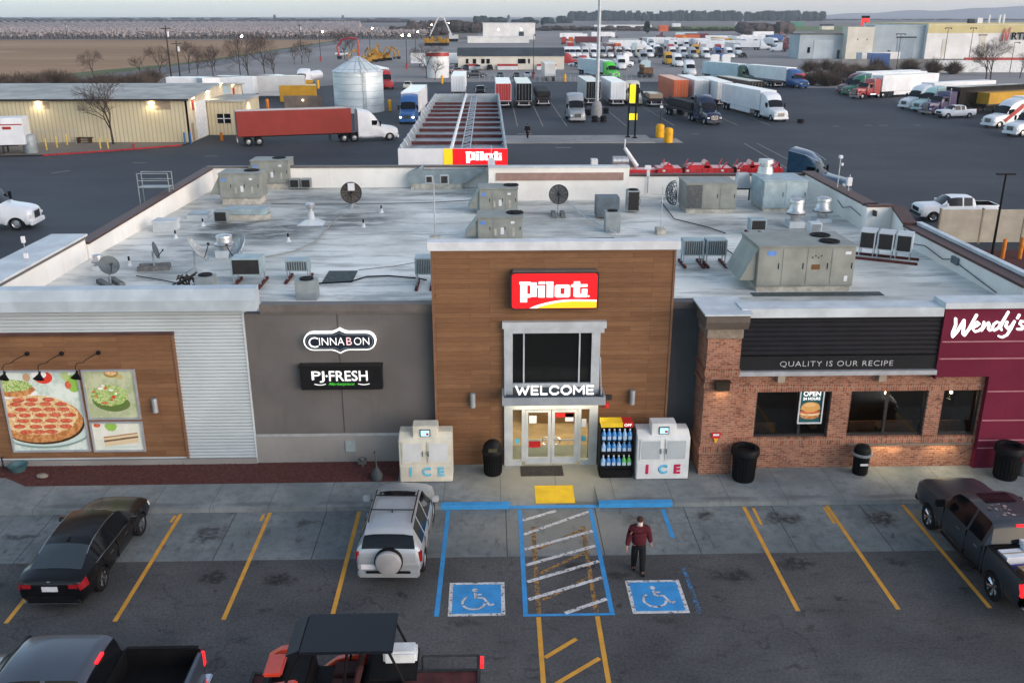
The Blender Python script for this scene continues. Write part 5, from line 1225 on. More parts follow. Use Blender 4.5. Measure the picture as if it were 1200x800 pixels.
# --- pickups
def pickup(loc, rz, label, body, name='pickup_truck', lit=None, group=None, detail=True, roofm=None, cat='pickup truck', short=False):
 t = thing(name, label, cat, loc, rz, group)
 bedx0, bedx1 = (-2.9, -1.15)
 st = [(2.95, sec((.60, .50), (.74, .60), (.80, .80), (.78, 1.0), (.62, 1.08), (.36, 1.10), (0, 1.10))),
          (2.84, sec((.82, .40), (.92, .60), (.95, .86), (.92, 1.10), (.76, 1.17), (.42, 1.20), (0, 1.21))),
          (2.4, sec((.86, .38), (.98, .60), (1.0, .88), (.96, 1.15), (.82, 1.23), (.46, 1.26), (0, 1.28))),
          (1.45, sec((.88, .36), (1.0, .60), (1.01, .90), (.97, 1.20), (.84, 1.27), (.48, 1.31), (0, 1.32))),
          (.75, sec((.88, .36), (1.0, .60), (1.01, .90), (.97, 1.22), (.76, 1.78), (.48, 1.85), (0, 1.87))),
          (.2, sec((.88, .36), (1.0, .60), (1.01, .90), (.97, 1.23), (.75, 1.84), (.48, 1.895), (0, 1.91))),
          (-.8, sec((.88, .36), (1.0, .60), (1.01, .92), (.97, 1.25), (.75, 1.83), (.48, 1.885), (0, 1.90))),
          (-1.02, sec((.88, .38), (1.0, .60), (1.01, .92), (.97, 1.26), (.78, 1.72), (.48, 1.76), (0, 1.77))),
          (-1.14, sec((.88, .38), (1.0, .60), (1.01, .92), (.97, 1.27), (.84, 1.32), (.48, 1.32), (0, 1.32))),
          (-2.6, sec((.88, .42), (1.0, .62), (1.01, .92), (.98, 1.27), (.96, 1.31), (.90, 1.31), (.85, 1.31))),
          (-2.86, sec((.86, .46), (.97, .64), (.98, .92), (.95, 1.26), (.93, 1.30), (.88, 1.30), (.84, 1.30)))]
 S_ = Shell(st, step=.07 if detail else .25, wheels=(1.92, -1.72), wr=.47, extra=(1.0, -.12, -.22, -.98, -1.14, .8))
 for i, x in enumerate(S_.X):
  if x < -1.15:
   S_.P[i, 4] = (x, .955 if x > -2.7 else .93, 1.31); S_.P[i, 5] = (x, .90, 1.31); S_.P[i, 6] = (x, .90, .82)
 def rule(x, r):
  if x < -1.14 and r >= 6: return None
  if -1.2 < x < -1.13 and r >= 4: return None
  if r == 3 and -.88 < x < 1.05 and not (-.22 < x < -.12): return 'side_window'
  if r in (4, 5) and .77 < x < 1.42: return 'windshield'
  if r in (4, 5) and -1.13 < x < -1.02: return 'rear_window'
  return 'body'
 ps = S_.split(rule, cap=(False, True)); bo_ = merged(ps['body']).build('body', body, t, smooth=38)
 for k in ('side_window', 'side_window.', 'windshield', 'rear_window'): merged(ps[k]).build(k.strip('.'), GLASSD, t, smooth=40)
 q = MB(); q.box(-2.85, -1.16, -.90, .90, .78, .82); q.box(-1.2, -1.14, -.93, .93, .6, 1.30); q.box(-2.85, -1.2, -.898, -.88, .82, 1.3); q.box(-2.85, -1.2, .88, .898, .82, 1.3); q.box(-2.83, -2.80, -.88, .88, .82, 1.28); q.build('bed_liner', BLACKP, t)
 q = MB(); q.box(-2.93, -2.83, -.78, .78, .62, 1.30); q.build('tailgate', body, t, bevel=.015 if detail else 0)
 q = MB(); q.box(-3.06, -2.88, -.92, .92, .46, .62); q.build('rear_bumper', CHROME if detail else DARKM, t, bevel=.03 if detail else 0)
 q = MB(); q.box(2.86, 3.02, -.9, .9, .42, .66); q.build('front_bumper', DARKM, t, bevel=.04 if detail else 0)
 q = MB(); q.box(2.92, 2.97, -.6, .6, .72, 1.02); q.build('grille', BLACKP, t)
 q = MB(); q.box(-2.7, 2.7, -.74, .74, .38, .8); q.build('underbody', BLACKP, t)
 tl = TAILON if lit else TAIL
 for s in (1, -1):
  q = MB(); q.box(-2.92, -2.76, s * .90 - .07, s * .90 + .075, .86, 1.20); q.build('tail_lamp', tl, t, bevel=.015 if detail else 0)
  q = MB(); q.box(2.74, 2.93, s * .82 - .12, s * .82 + .10, .88, 1.04); q.build('headlamp', LENS, t)
  q = MB(); q.prism([(1.0, 1.24), (1.14, 1.24), (1.16, 1.45), (1.04, 1.47)], s * 1.03, s * 1.28); q.build('mirror', BLACKP if detail else body, t, bevel=.02 if detail else 0)
  if detail:
   q = MB(); q.path([(1.0, s * 1.02, .42), (-.9, s * 1.02, .42)], .045, 6); q.build('side_step', BLACKP, t)
   for xh in (.2, -.75): q = MB(); q.box(xh - .1, xh + .1, s * 1.0, s * 1.035, 1.02, 1.06); q.build('door_handle', CHROME, t)
   q = MB(); q.box(-2.8, -1.2, s * .93 - .045, s * .93 + .045, 1.31, 1.335); q.build('bed_rail_cap', BLACKP, t)
   q = MB()
   for xd in (1.1, -.17, -1.0): q.box(xd - .006, xd + .006, s * .98, s * 1.012, .45, 1.2)
   q.box(-1.17, -1.155, s * .9, s * 1.012, .45, 1.28); q.build('door_gap', BLACKP, t)
 q = MB(); q.box(-1.06, -.99, -.17, .17, 1.77, 1.82); q.build('high_brake_lamp', tl, t)
 q = MB(); q.box(-2.95, -2.93, -.17, .17, .68, .80); q.build('number_plate', PLATE, t)
 for x in (1.92, -1.72):
  for s in (1, -1): wheel_proto(t, (x, s * .86, .40), .40, .27, 6, CHROME, detail)
 return t, S_
pk, S_ = pickup((14.25, 22.38, 0), R(90 + 1), 'dark grey pickup truck with boxes in its bed at the right edge', P['grey'], lit=True)
q = MB(); q.add([(.62, -.44, 1.895), (.05, -.44, 1.925), (.05, .44, 1.925), (.62, .44, 1.895)], [(0, 1, 2, 3)]); q.build('sunroof', GLASSD, pk)
q = MB(); rd = random.Random(5)
for _ in range(16):
 x = rd.uniform(-.75, -.05); y = rd.uniform(-.25, .55); s = rd.uniform(.02, .07); q.add([(x + s * math.cos(a) * rd.uniform(.5, 1), y + s * math.sin(a) * rd.uniform(.5, 1.2), 1.914) for a in np.linspace(0, 2 * PI, 9)[:-1]], [tuple(range(8))])
q.build('road_salt_marks', mat('mark_beige', (.35, .25, .22), .8), pk)
def carton(loc, sx, sy, sz, label, m, rz=0, strip=None):
 t = thing('cardboard_box', label, 'box', loc, rz)
 q = MB(); q.box(-sx / 2, sx / 2, -sy / 2, sy / 2, 0, sz); q.build('carton', m, t, bevel=.008)
 q = MB(); q.box(-sx / 2 - .002, sx / 2 + .002, -.03, .03, sz, sz + .003); q.build('tape', mat('tape', (.35, .3, .2), .4), t)
 if strip:
  q = MB(); q.box(-sx / 2 + .03, sx / 2 - .03, -sy / 2 - .004, -sy / 2 - .0, sz * .2, sz * .55); q.build('print', strip, t)
BXW = mat('carton_white', (.66, .68, .72), .7, 0, .08, 3); BXP = mat('print_violet', (.12, .12, .5), .6)
carton((13.83, 20.85, .82), .62, .42, .46, 'white box with violet print on the left in the bed of the dark pickup', BXW, .1, BXP)
carton((14.50, 21.1, .82), .62, .42, .62, 'taller white box with violet print on the right in the bed of the dark pickup', BXW, -.05, BXP)
carton((14.0, 20.28, .82), .5, .4, .34, 'brown carton behind the white boxes in the bed of the dark pickup', mat('carton_brown', (.30, .19, .11), .8, 0, .15, 4), .2)
q = MB(); q.lathe([(.001, 0), (.2, 0), (.24, .12), (.22, .3), (.1, .4), (.001, .41)], n=12); single('sack', q, mat('sack_beige', (.38, .31, .22), .9, 0, .25, 6), 'beige sack beside the brown carton in the pickup bed', 'sack', (14.45, 20.35, .82), smooth=60)
mp_, _ = pickup((-9.42, 16.52, 0), R(180), 'grey-blue roofed pickup with lit tail lamps towing a trailer at the lower left', mat('paint_slate', (0.045, 0.055, 0.075), 0.3, 0.2, 0.1, 1, coat=.6), lit=True)
# flatbed trailer and the side-by-side buggy on it
t = thing('flatbed_trailer', 'low dark trailer with a reddish deck towed behind the slate pickup', 'trailer', (-3.2, 16.42, 0), R(180))
q = MB(); q.box(-2.85, 2.2, -.98, .98, .50, .56); q.build('deck', mat('deck_red', (.085, .03, .03), .8, 0, .3, 3), t)
q = MB(); q.box(-2.9, 2.25, -1.05, -.98, .42, .60); q.box(-2.9, 2.25, .98, 1.05, .42, .60); q.box(2.2, 2.28, -1.05, 1.05, .42, .62); q.box(-2.92, -2.85, -1.05, 1.05, .42, .60)
q.path([(2.25, .6, .48), (3.2, 0, .48), (3.5, 0, .48)], .05, 6); q.tube((2.25, -.6, .48), (3.2, 0, .48), .05, n=6); q.build('frame', DARKM, t)
q = MB(); q.path([(-2.88, -1.0, .6), (-2.88, -1.0, 1.0), (-2.88, 1.0, 1.0), (-2.88, 1.0, .6)], .03, 6)
q.path([(-2.88, -1.02, .98), (-1.6, -1.02, .98), (-1.6, -1.02, .6)], .025, 6); q.build('end_rail', DARKM, t)
for s in (1, -1):
 q = MB(); q.box(-3.0, -2.92, s * .75 - .14, s * .75 + .14, .95, 1.06); q.build('tail_lamp', TAILON, t)
 for x in (-.6, .3): wheel_proto(t, (x, s * 1.12, .3), .3, .18, 5, ALU)
 q = MB(); q.box(-1.0, .7, s * 1.12 - .13, s * 1.12 + .13, .62, .65); q.build('mudguard', DARKM, t)
t = thing('side_by_side_buggy', 'black and orange-red off-road buggy with a black roof standing on the trailer', 'buggy', (-3.35, 16.42, .56), R(180))
UO = mat('buggy_orange', (.62, .055, .02), .35, 0, .1, 2, coat=.5)
q = MB(); q.prism([(-1.35, .45), (1.45, .45), (1.6, .7), (1.35, .95), (.55, 1.05), (.5, .6), (-.6, .6), (-.65, 1.0), (-1.45, .95)], -.55, .55); q.build('chassis_body', BLACKP, t, bevel=.03)
for s in (1, -1):
 q = MB(); q.prism([(.6, .75), (1.55, .72), (1.62, .82), (1.3, 1.02), (.75, 1.12)], s * .50, s * .74); q.build('front_wing', UO, t, bevel=.04)
 q = MB(); q.prism([(-.62, .5), (.45, .45), (.1, .72), (-.75, .95), (-1.3, .92)], s * .56, s * .72); q.build('door_panel', UO, t, bevel=.02)
 q = MB(); q.prism([(-.5, .74), (.1, .60), (.12, .66), (-.5, .82)], s * .725, s * .74); q.build('white_stripe', PLATE, t)
 q = MB(); q.path([(1.0, s * .6, 1.0), (.6, s * .56, 1.78), (-1.2, s * .56, 1.80), (-1.5, s * .58, 1.0)], .03, 7); q.path([(-.2, s * .58, .7), (-.35, s * .56, 1.79)], .03, 7); q.build('roll_cage', BLACKP, t, smooth=50)
 for x in (1.1, -1.05): wheel_proto(t, (x, s * .68, .36), .36, .28, 5, DARKM)
q = MB(); q.box(-1.3, .62, -.66, .66, 1.80, 1.87); q.prism([(.62, 1.80), (.92, 1.70), (.92, 1.74), (.62, 1.87)], -.60, .60); q.build('roof', mat('buggy_roof', (.008, .010, .014), .4, spec=.3), t, bevel=.02)
for y in (-.28, .28):
 q = MB(); q.box(-.45, .1, y - .22, y + .22, .62, .76); q.prism([(-.5, .7), (-.36, .7), (-.52, 1.35), (-.66, 1.35)], y - .2, y + .2); q.build('seat', mat('seat_dark', (.05, .02, .02), .7), t, bevel=.03)
q = MB(); q.box(-1.75, -.75, -.5, .5, 1.0, 1.06); q.build('cargo_bed', BLACKP, t)
q = MB(); q.box(1.1, 1.5, -.35, .35, 1.0, 1.1); q.build('bonnet', UO, t, bevel=.04)
q = MB(); q.box(-.36, .36, -.2, .2, 0, .3); single('storage_case', q, mat('case_white', (.62, .65, .66), .4), 'white rounded case strapped on the back of the buggy', 'case', (-1.98, 16.55, 1.63), bevel=.05, smooth=50)
# ------------------------------------------------------------------ people
def skin_fig(name, verts, edges, rad, m, par, sub=1, root=0):
 me = bpy.data.meshes.new(name); me.from_pydata(verts, edges, [])
 o = bpy.data.objects.new(name, me); COL.objects.link(o)
 sk = o.modifiers.new('skin', 'SKIN'); sk.use_smooth_shade = True
 for i, r in enumerate(rad):
  v = me.skin_vertices[0].data[i]; v.radius = (r, r) if isinstance(r, float) else r; v.use_root = (i == root)
 ss = o.modifiers.new('sub', 'SUBSURF'); ss.levels = ss.render_levels = sub
 bpy.context.view_layer.update()
 ev = o.evaluated_get(bpy.context.evaluated_depsgraph_get()); nm = bpy.data.meshes.new_from_object(ev)
 bpy.data.objects.remove(o); bpy.data.meshes.remove(me)
 nm.materials.clear(); nm.materials.append(m); nm.shade_smooth(); nm.name = name
 r = bpy.data.objects.new(name, nm); COL.objects.link(r); r.parent = par
 return r
def person(loc, rz, label, top, trousers, hairm, maskm=None, sc=1.0):
 t = thing('person', label, 'person', loc, rz, sc=sc)
 # faces +x ; left leg forward
 V = [(0, 0, .93), (0, 0, 1.12), (0, 0, 1.34), (0, 0, 1.47), (.01, 0, 1.54), (.03, 0, 1.63), (.02, 0, 1.71)]
 Ra = [(.10, .13), (.10, .12), (.10, .13), (.06, .08), .055, (.085, .075), (.075, .07)]
 E_ = [(0, 1), (1, 2), (2, 3), (3, 4), (4, 5), (5, 6)]
 def add(p, r, a): V.append(p); Ra.append(r); E_.append((a, len(V) - 1)); return len(V) - 1
 legs = []
 for s, fx, lift in ((1, .20, 0), (-1, -.12, 0)):
  h = add((0, s * .095, .86), .085, 0); k = add((fx * .62 + .03, s * .11, .50), .062, h); a = add((fx, s * .11, .10), .042, k); f_ = add((fx + .06, s * .12, .05), .042, a); add((fx + .17, s * .13, .04), .034, f_)
 hands = []
 for s, sw in ((1, -.10), (-1, .12)):
  sh = add((0, s * .19, 1.40), .036, 3); el = add((sw * .3 - .02, s * .29, 1.14), .032, sh); wr = add((sw + .04, s * .36, .92), .030, el); pm = add((sw + .07, s * .38, .85), (.032, .022), wr)
  for k, (dy, L_) in enumerate(((-.028, .062), (-.01, .075), (.008, .07), (.026, .055))):
   a = add((sw + .078 + dy, s * .385, .80), .0095, pm); b_ = add((sw + .085 + dy, s * .38, .80 - L_ * .55), .009, a); add((sw + .08 + dy, s * .365, .80 - L_), .008, b_)
  a = add((sw + .115, s * .365, .835), .011, pm); add((sw + .13, s * .35, .80), .009, a)
 skin_fig('body', V, E_, Ra, SKIN, t, 2)
 V2 = [(0, 0, .88), (0, 0, 1.0), (0, 0, 1.15), (0, 0, 1.34), (0, 0, 1.455), (.005, 0, 1.505)]; R2 = [(.20, .24), (.205, .235), (.20, .23), (.20, .255), (.16, .19), .085]
 E2 = [(i, i + 1) for i in range(5)]
 for s, sw in ((1, -.10), (-1, .12)):
  b0 = len(V2); V2 += [(0, s * .205, 1.405), (sw * .3 - .02, s * .295, 1.14), (sw + .04, s * .36, .90)]; R2 += [.14, .095, .068]; E2 += [(4, b0), (b0, b0 + 1), (b0 + 1, b0 + 2)]
 skin_fig('jacket', V2, E2, R2, top, t, 2)
 V3 = [(0, 0, .97), (0, 0, .88)]; R3 = [(.18, .21), (.175, .20)]; E3 = [(0, 1)]
 for s, fx in ((1, .20), (-1, -.12)):
  b0 = len(V3); V3 += [(0, s * .095, .80), (fx * .62 + .03, s * .11, .50), (fx, s * .11, .03)]; R3 += [.135, .105, .085]; E3 += [(1, b0), (b0, b0 + 1), (b0 + 1, b0 + 2)]
 skin_fig('trousers', V3, E3, R3, trousers, t, 2)
 for s, fx in ((1, .20), (-1, -.12)):
  q = MB(); q.box(fx - .09, fx + .21, s * .125 - .05, s * .125 + .05, .005, .085); q.build('shoe', BLACKP, t, smooth=60, bevel=.03)
 q = MB(); q.ball((.0, 0, 1.685), .108, 14, 9, sc=(1.0, .86, .98)); q.v = [(x - .012, y, z + (.0 if z > 1.66 else (1.66 - z) * (.0 if x < 0.02 else 1.2))) for x, y, z in q.v]; q.build('hair', hairm, t, smooth=60)
 for s in (1, -1):
  q = MB(); q.ball((.098, s * .033, 1.655), .012, 8, 5); q.build('eye', BLACKP, t)
  q = MB(); q.ball((.02, s * .078, 1.63), .024, 8, 6, sc=(.8, .5, 1.2)); q.build('ear', SKIN, t)
 q = MB(); q.prism([(.09, 1.66), (.125, 1.62), (.095, 1.61)], -.014, .014); q.build('nose', SKIN, t)
 if maskm:
  q = MB(); q.ball((.065, 0, 1.595), .068, 12, 8, sc=(.85, 1.02, .95)); q.build('face_mask', maskm, t, smooth=60)
  q = MB(); q.path([(.07, .06, 1.62), (.01, .085, 1.635), ], .004, 4); q.path([(.07, -.06, 1.62), (.01, -.085, 1.635)], .004, 4); q.build('mask_strap', maskm, t)
 else:
  q = MB(); q.box(.088, .1, -.025, .025, 1.585, 1.592); q.build('mouth', mat('lips', (.25, .08, .07), .6), t)
 return t
person((4.10, 22.25, 0), R(-92), 'person in a maroon jacket, black trousers and white face mask walking across the parking bays', mat('cloth_maroon', (.075, .012, .018), .9, 0, .25, 9), mat('cloth_black', (.010, .010, .012), .9, 0, .2, 9), mat('hair_brown', (.05, .022, .012), .8), mat('mask_white', (.62, .64, .66), .8), .95)
pp = G(618, 163)
person((pp.x, pp.y, 0.12), R(60), 'person in dark clothes standing on the pavement island of the truck lot', mat('cloth_dark', (.012, .012, .014), .9), MATS['cloth_black'], MATS['hair_brown'])
# ------------------------------------------------------------------ rooftop equipment
UG = mat('unit_sage', (0.235, 0.25, 0.225), 0.55, 0.1, 0.18, 1.5); UG2 = mat('unit_grey', (0.27, 0.31, 0.32), 0.5, 0.2, 0.2, 2); UB = mat('unit_pale_blue', (0.33, 0.42, 0.45), 0.5, 0.15, 0.2, 2)
UD = mat('unit_slate', (0.10, 0.13, 0.155), 0.5, 0.2, 0.2, 2); COIL = mat('coil_dark', (0.020, 0.020, 0.021), 0.7, 0.2, 0.3, 12); GRIL = mat('coil_grey', (0.085, 0.095, 0.10), 0.6, .3, .3, 10)
CURB = mat('curb_cream', (0.46, 0.44, 0.38), 0.8, 0, 0.3, 3); SLEEP = mat('sleeper_red', (0.11, 0.035, 0.03), 0.9, 0, 0.3, 4); STEEL = mat('stainless', (0.55, 0.56, 0.56), 0.35, 0.7, 0.2, 5)
STK = mat('sticker_blue', (.12, .25, .6), .5)
def fan(par, x, y, z, r, m=BLACKP):
 q = MB(); q.lathe([(.001, .0), (r * .92, .0), (r * .92, .045), (r, .045), (r, -.01), (r * 1.03, -.01)], n=24, c=(x, y, z), caps=False); o = q.build('fan_ring', m, par, smooth=40)
 q = MB()
 for i in range(8): a = 2 * PI * i / 8; q.tube((x, y, z + .04), (x + r * .93 * math.cos(a), y + r * .93 * math.sin(a), z + .04), .008, n=4)
 for k in (.3, .6, .85): q.path([(x + r * k * math.cos(a), y + r * k * math.sin(a), z + .045) for a in np.linspace(0, 2 * PI, 17)], .007, 4)
 q.build('fan_guard', DARKM, o)
def rtu(px, py, w, d, h, label, m=UG, rz=0.0, fans=((.25, 0, .42),), hood=None, panels=3, curb=.3, coil=None, dark=(), name='rooftop_air_unit', grp=None, dz=0):
 p = G(px, py, RZ); t = thing(name, label, 'air conditioner', (p.x, p.y + d / 2, RZ + dz), rz, grp)
 hw, hd = w / 2, d / 2
 if curb: MB().box(-hw + .06, hw - .06, -hd + .06, hd - .06, 0, curb).build('curb', CURB, t, bevel=.01)
 q = MB(); q.box(-hw, hw, -hd, hd, curb, curb + h); b_ = q.build('casing', m, t, bevel=.02)
 q = MB(); q.box(-hw - .03, hw + .03, -hd - .03, hd + .03, curb + h, curb + h + .05); q.build('top_panel', m, t, bevel=.01)
 xs = np.linspace(-hw, hw, panels + 1)
 for i in range(panels):
  q = MB(); q.box(xs[i] + .03, xs[i + 1] - .03, -hd - .014, -hd, curb + .06, curb + h - .05)
  if coil is not None and i in coil: o = q.build('coil_grille', GRIL, t); continue
  o = q.build('access_panel', m, t, bevel=.006)
  q = MB(); q.box(xs[i + 1] - .12, xs[i + 1] - .09, -hd - .03, -hd - .014, curb + h * .45, curb + h * .6); q.build('latch', BLACKP, o)
 for fx, fy_, fr in fans: fan(t, fx * w, fy_ * d, curb + h + .05, fr)
 if hood:
  s = -1 if hood == 'L' else 1
  q = MB(); q.prism([(s * hw, curb + h * .92), (s * hw, curb + h * .15), (s * (hw + .55), curb + h * .15)], -hd + .1, hd - .1); q.build('intake_hood', m, t)
 for (x, z, sx, sz, mm) in dark:
  q = MB(); q.box(x * w - sx / 2, x * w + sx / 2, -hd - .022, -hd - .013, curb + z * h - sz / 2, curb + z * h + sz / 2); q.build('sticker', mm, t)
 return t
D_ = [(-.38, .78, .22, .14, STK), (.05, .4, .14, .3, PLATE), (.3, .35, .10, .35, CURB), (-.1, .35, .1, .3, CURB), (.28, .8, .16, .1, PLATE)]
rtu(283, 240, 2.1, 1.5, 1.25, 'sage air unit with round top fan, front one of the back left pair', fans=((.22, .1, .4),), hood='L', dark=D_, curb=.32)
rtu(318, 222, 2.1, 1.5, 1.25, 'sage air unit with round top fan, rear one of the back left pair', fans=((.18, .1, .38),), hood='L', dark=D_, curb=.32)
rtu(584, 251, 1.9, 1.5, 1.1, 'sage air unit standing behind another one, behind the wooden tower', fans=((.34, .1, .38),), hood='L', dark=D_, curb=.12)
rtu(586, 283, 1.95, 1.5, .92, 'sage air unit closest behind the coping of the wooden tower', fans=((.34, .1, .38),), hood='L', dark=D_, curb=.1)
rtu(832, 250, 2.5, 1.9, 1.25, 'long sage air unit with a dark louvred end at the back right of the roof', fans=(), panels=3, coil=(0,), curb=.2)
rtu(918, 248, 2.2, 2.3, 1.35, 'pale unit with a chimney stack in the back right corner of the roof', m=UB, fans=(), panels=2, curb=.15)
rtu(941, 342, 3.45, 2.2, 1.42, 'largest sage air unit, alone on the right-hand side of the roof', fans=((.28, .22, .36), (.28, -.22, .36)), hood='L', panels=4, curb=.2, dark=[(-.36, .85, .3, .16, STK), (.1, .5, .30, .18, mat('rust_label', (.14, .07, .03), .8)), (.42, .85, .2, .1, PLATE), (.42, .2, .12, .2, PLATE)] + [(.06 + .03 * i, .74 + .04 * (i % 2), .05, .05, COIL) for i in range(4)])
def cond(px, py, w, d, h, leg, label, m=UB, coilf=True, fanf=False, rz=0.0, rails=True, n=1, louv=False, dx=0.0):
 p = G(px, py, RZ); t = thing('condenser_unit', label, 'condenser', (p.x, p.y, RZ), rz)
 for k in range(n):
  x0 = -w / 2 + k * (w + .08) - (n - 1) * (w + .08) / 2
  q = MB(); q.box(x0, x0 + w, 0, d, leg, leg + h); b_ = q.build('casing', m, t, bevel=.012)
  if coilf:
   q = MB(); q.box(x0 + .05, x0 + w - .05, -.012, 0, leg + .05, leg + h - .05); c_ = q.build('coil', COIL if not louv else GRIL, b_)
   q = MB()
   if louv:
    for i in range(9): xx = x0 + .07 + i * (w - .14) / 8; q.box(xx - .008, xx + .008, -.022, -.012, leg + .05, leg + h - .05)
   else:
    q.path([(x0 + w / 2 + .34 * h * math.cos(a), -.02, leg + h / 2 + .34 * h * math.sin(a)) for a in np.linspace(0, 2 * PI, 15)], .008, 4)
    q.path([(x0 + w / 2 + .15 * h * math.cos(a), -.02, leg + h / 2 + .15 * h * math.sin(a)) for a in np.linspace(0, 2 * PI, 11)], .008, 4)
   q.build('guard', DARKM if not louv else m, b_)
  if fanf: fan(b_, x0 + w / 2, d / 2, leg + h, min(w, d) * .40)
  if leg > .1:
   for lx in (x0 + .05, x0 + w - .05):
    for ly in (.05, d - .05):
     q = MB(); q.box(lx - .02, lx + .02, ly - .02, ly + .02, .08, leg); q.build('leg', GALV, t)
    if rails: q = MB(); q.box(lx - .05, lx + .05, -.35, d + .35, 0, .09); q.build('sleeper', SLEEP, t)
 return t
cond(290, 336, 1.05, .75, .62, .42, 'condenser with a big dark coil on legs behind the left cornice')
cond(240, 345, .62, .6, .62, 0, 'small cube condenser with a top fan right behind the left cornice', m=UG2, coilf=False, fanf=True)
cond(349, 330, .85, .55, .42, .38, 'pale blue condenser on legs above a red sleeper, left half of the roof', louv=True)
cond(359, 352, .72, .6, .68, 0, 'grey cube condenser by the taupe wall coping', m=UG2, coilf=False, fanf=True)
cond(497, 338, .62, .6, .62, .5, 'pale louvred condenser on legs beside the left edge of the wooden tower', louv=True)
cond(825, 312, .82, .55, .62, .42, 'pair of pale louvred condensers joined on legs right of the wooden tower', louv=True, n=2)
cond(888, 277, .7, .6, .5, .25, 'small condenser with a black coil on legs right of the middle of the roof')
cond(712, 257, 1.1, .9, .95, .1, 'slate blue condenser box, larger of the cluster near the round mesh dish', m=UD, coilf=False)
cond(742, 250, .62, .7, 1.0, .1, 'dark brown coil condenser at the right of the cluster', m=UG2, fanf=True)
cond(718, 273, .68, .6, .92, .02, 'pale grey cube condenser in front of the cluster', m=UG2, coilf=False, fanf=True)
cond(259, 262, .62, .5, .52, .06, 'little condenser with a black coil beside the front left air unit', m=UG2)
cond(352, 223, .55, .45, .5, .12, 'low black-faced condenser pair in front of the back parapet', m=UG2, n=2, rails=False)
cond(955, 283, .5, .5, .75, .05, 'narrow white louvred condenser behind the largest air unit', m=CAPW, louv=True)
t = thing('condenser_bank', 'bank of three black-faced condensers on two long red sleepers by the right parapet', 'condenser', (15.65, 35.2, RZ), R(-28))
for k in range(3):
 x0 = -1.0 + k * .68; q = MB(); q.box(x0, x0 + .6, 0, .85, .45, 1.15); b_ = q.build('casing', CAPW, t, bevel=.01); q = MB(); q.box(x0 + .05, x0 + .55, -.014, 0, .5, 1.1); q.build('coil', COIL, b_)
 for lx in (x0 + .04, x0 + .56):
  for ly in (.05, .8): q = MB(); q.box(lx - .018, lx + .018, ly - .018, ly + .018, .09, .45); q.build('leg', GALV, t)
for y in (.0, .8): q = MB(); q.box(-1.15, 1.25, y - .05, y + .07, 0, .09); q.build('sleeper', SLEEP, t)
# grey duct hood by the back parapet
p = G(515, 222, RZ); t = thing('duct_hood', 'wedge-shaped galvanised duct hood on a cream curb in front of the back parapet', 'duct', (p.x, p.y, RZ))
q = MB(); q.box(-1.6, 1.3, 0, 1.2, 0, .3); q.build('curb', CURB, t, bevel=.01)
q = MB(); q.prism([(-1.75, .3), (1.4, .3), (2.6, 1.05), (-.9, 1.05), (-.9, 1.25), (-1.75, .9)], .1, 1.3); q.build('duct', mat('duct_metal', (.30, .35, .37), .4, .5, .15, 2), t, bevel=.02)
# exhaust fans (mushrooms)
def mushroom(px, py, r, h, label, curb=.25):
 p = G(px, py, RZ); t = thing('exhaust_fan', label, 'exhaust fan', (p.x, p.y + r, RZ))
 MB().box(-r * .95, r * .95, -r * .95, r * .95, 0, curb).build('curb', CAPW, t, bevel=.015)
 q = MB(); q.lathe([(r * .5, curb), (r * .62, curb + h * .2), (r * 1.08, curb + h * .25), (r * 1.12, curb + h * .38), (r * .85, curb + h * .5), (r * .8, curb + h * .8), (r * .9, curb + h * .82), (r * .86, curb + h * .92), (r * .4, curb + h), (.01, curb + h * 1.02)], n=24); q.build('housing', STEEL, t, smooth=40)
 q = MB(); q.lathe([(r * 1.085, curb + h * .30), (r * 1.13, curb + h * .31), (r * 1.13, curb + h * .34), (r * 1.085, curb + h * .35)], n=24, caps=False); q.build('band', DARKM, t)
mushroom(262, 303, .36, .62, 'stainless exhaust fan between the two big satellite dishes', .3)
mushroom(114, 318, .22, .42, 'small stainless exhaust fan near the left parapet', .2)
mushroom(934, 268, .38, 1.05, 'taller stainless exhaust fan near the right rear corner, left of two', .3)
mushroom(966, 262, .40, 1.0, 'stainless exhaust fan with a dark grease ring, right of two near the right parapet', .2)
mushroom(385, 212, .3, .45, 'squat exhaust fan in front of the back left parapet', .2)
p = G(905, 232, RZ); q = MB(); q.tube((0, 0, 1.4), (0, 0, 1.75), .42, .36, 18); q.tube((0, 0, 1.75), (0, 0, 1.95), .30, n=18); q.tube((0, 0, 1.95), (0, 0, 2.12), .40, .38, 18)
single('stack_cap', q, STEEL, 'stainless chimney stack standing on the pale corner unit', 'chimney', (14.3, 47.5, RZ + .13), smooth=40)
p = G(365, 262, RZ); t = thing('roof_vent', 'steel vent stack on a white pyramid base in the left half of the roof', 'vent', (p.x, p.y, RZ))
q = MB(); q.add([(-.6, -.5, 0), (.6, -.5, 0), (.6, .5, 0), (-.6, .5, 0), (-.2, -.2, .22), (.2, -.2, .22), (.2, .2, .22), (-.2, .2, .22)], [(0, 1, 5, 4), (1, 2, 6, 5), (2, 3, 7, 6), (3, 0, 4, 7), (4, 5, 6, 7)]); q.tube((0, 0, .2), (0, 0, .6), .2, .13, 14); q.build('base', CAPW, t, smooth=30)
q = MB(); q.lathe([(.12, .6), (.12, .72), (.2, .75), (.22, .9), (.16, .98), (.001, 1.0)], n=16); q.build('cap', STEEL, t, smooth=40)
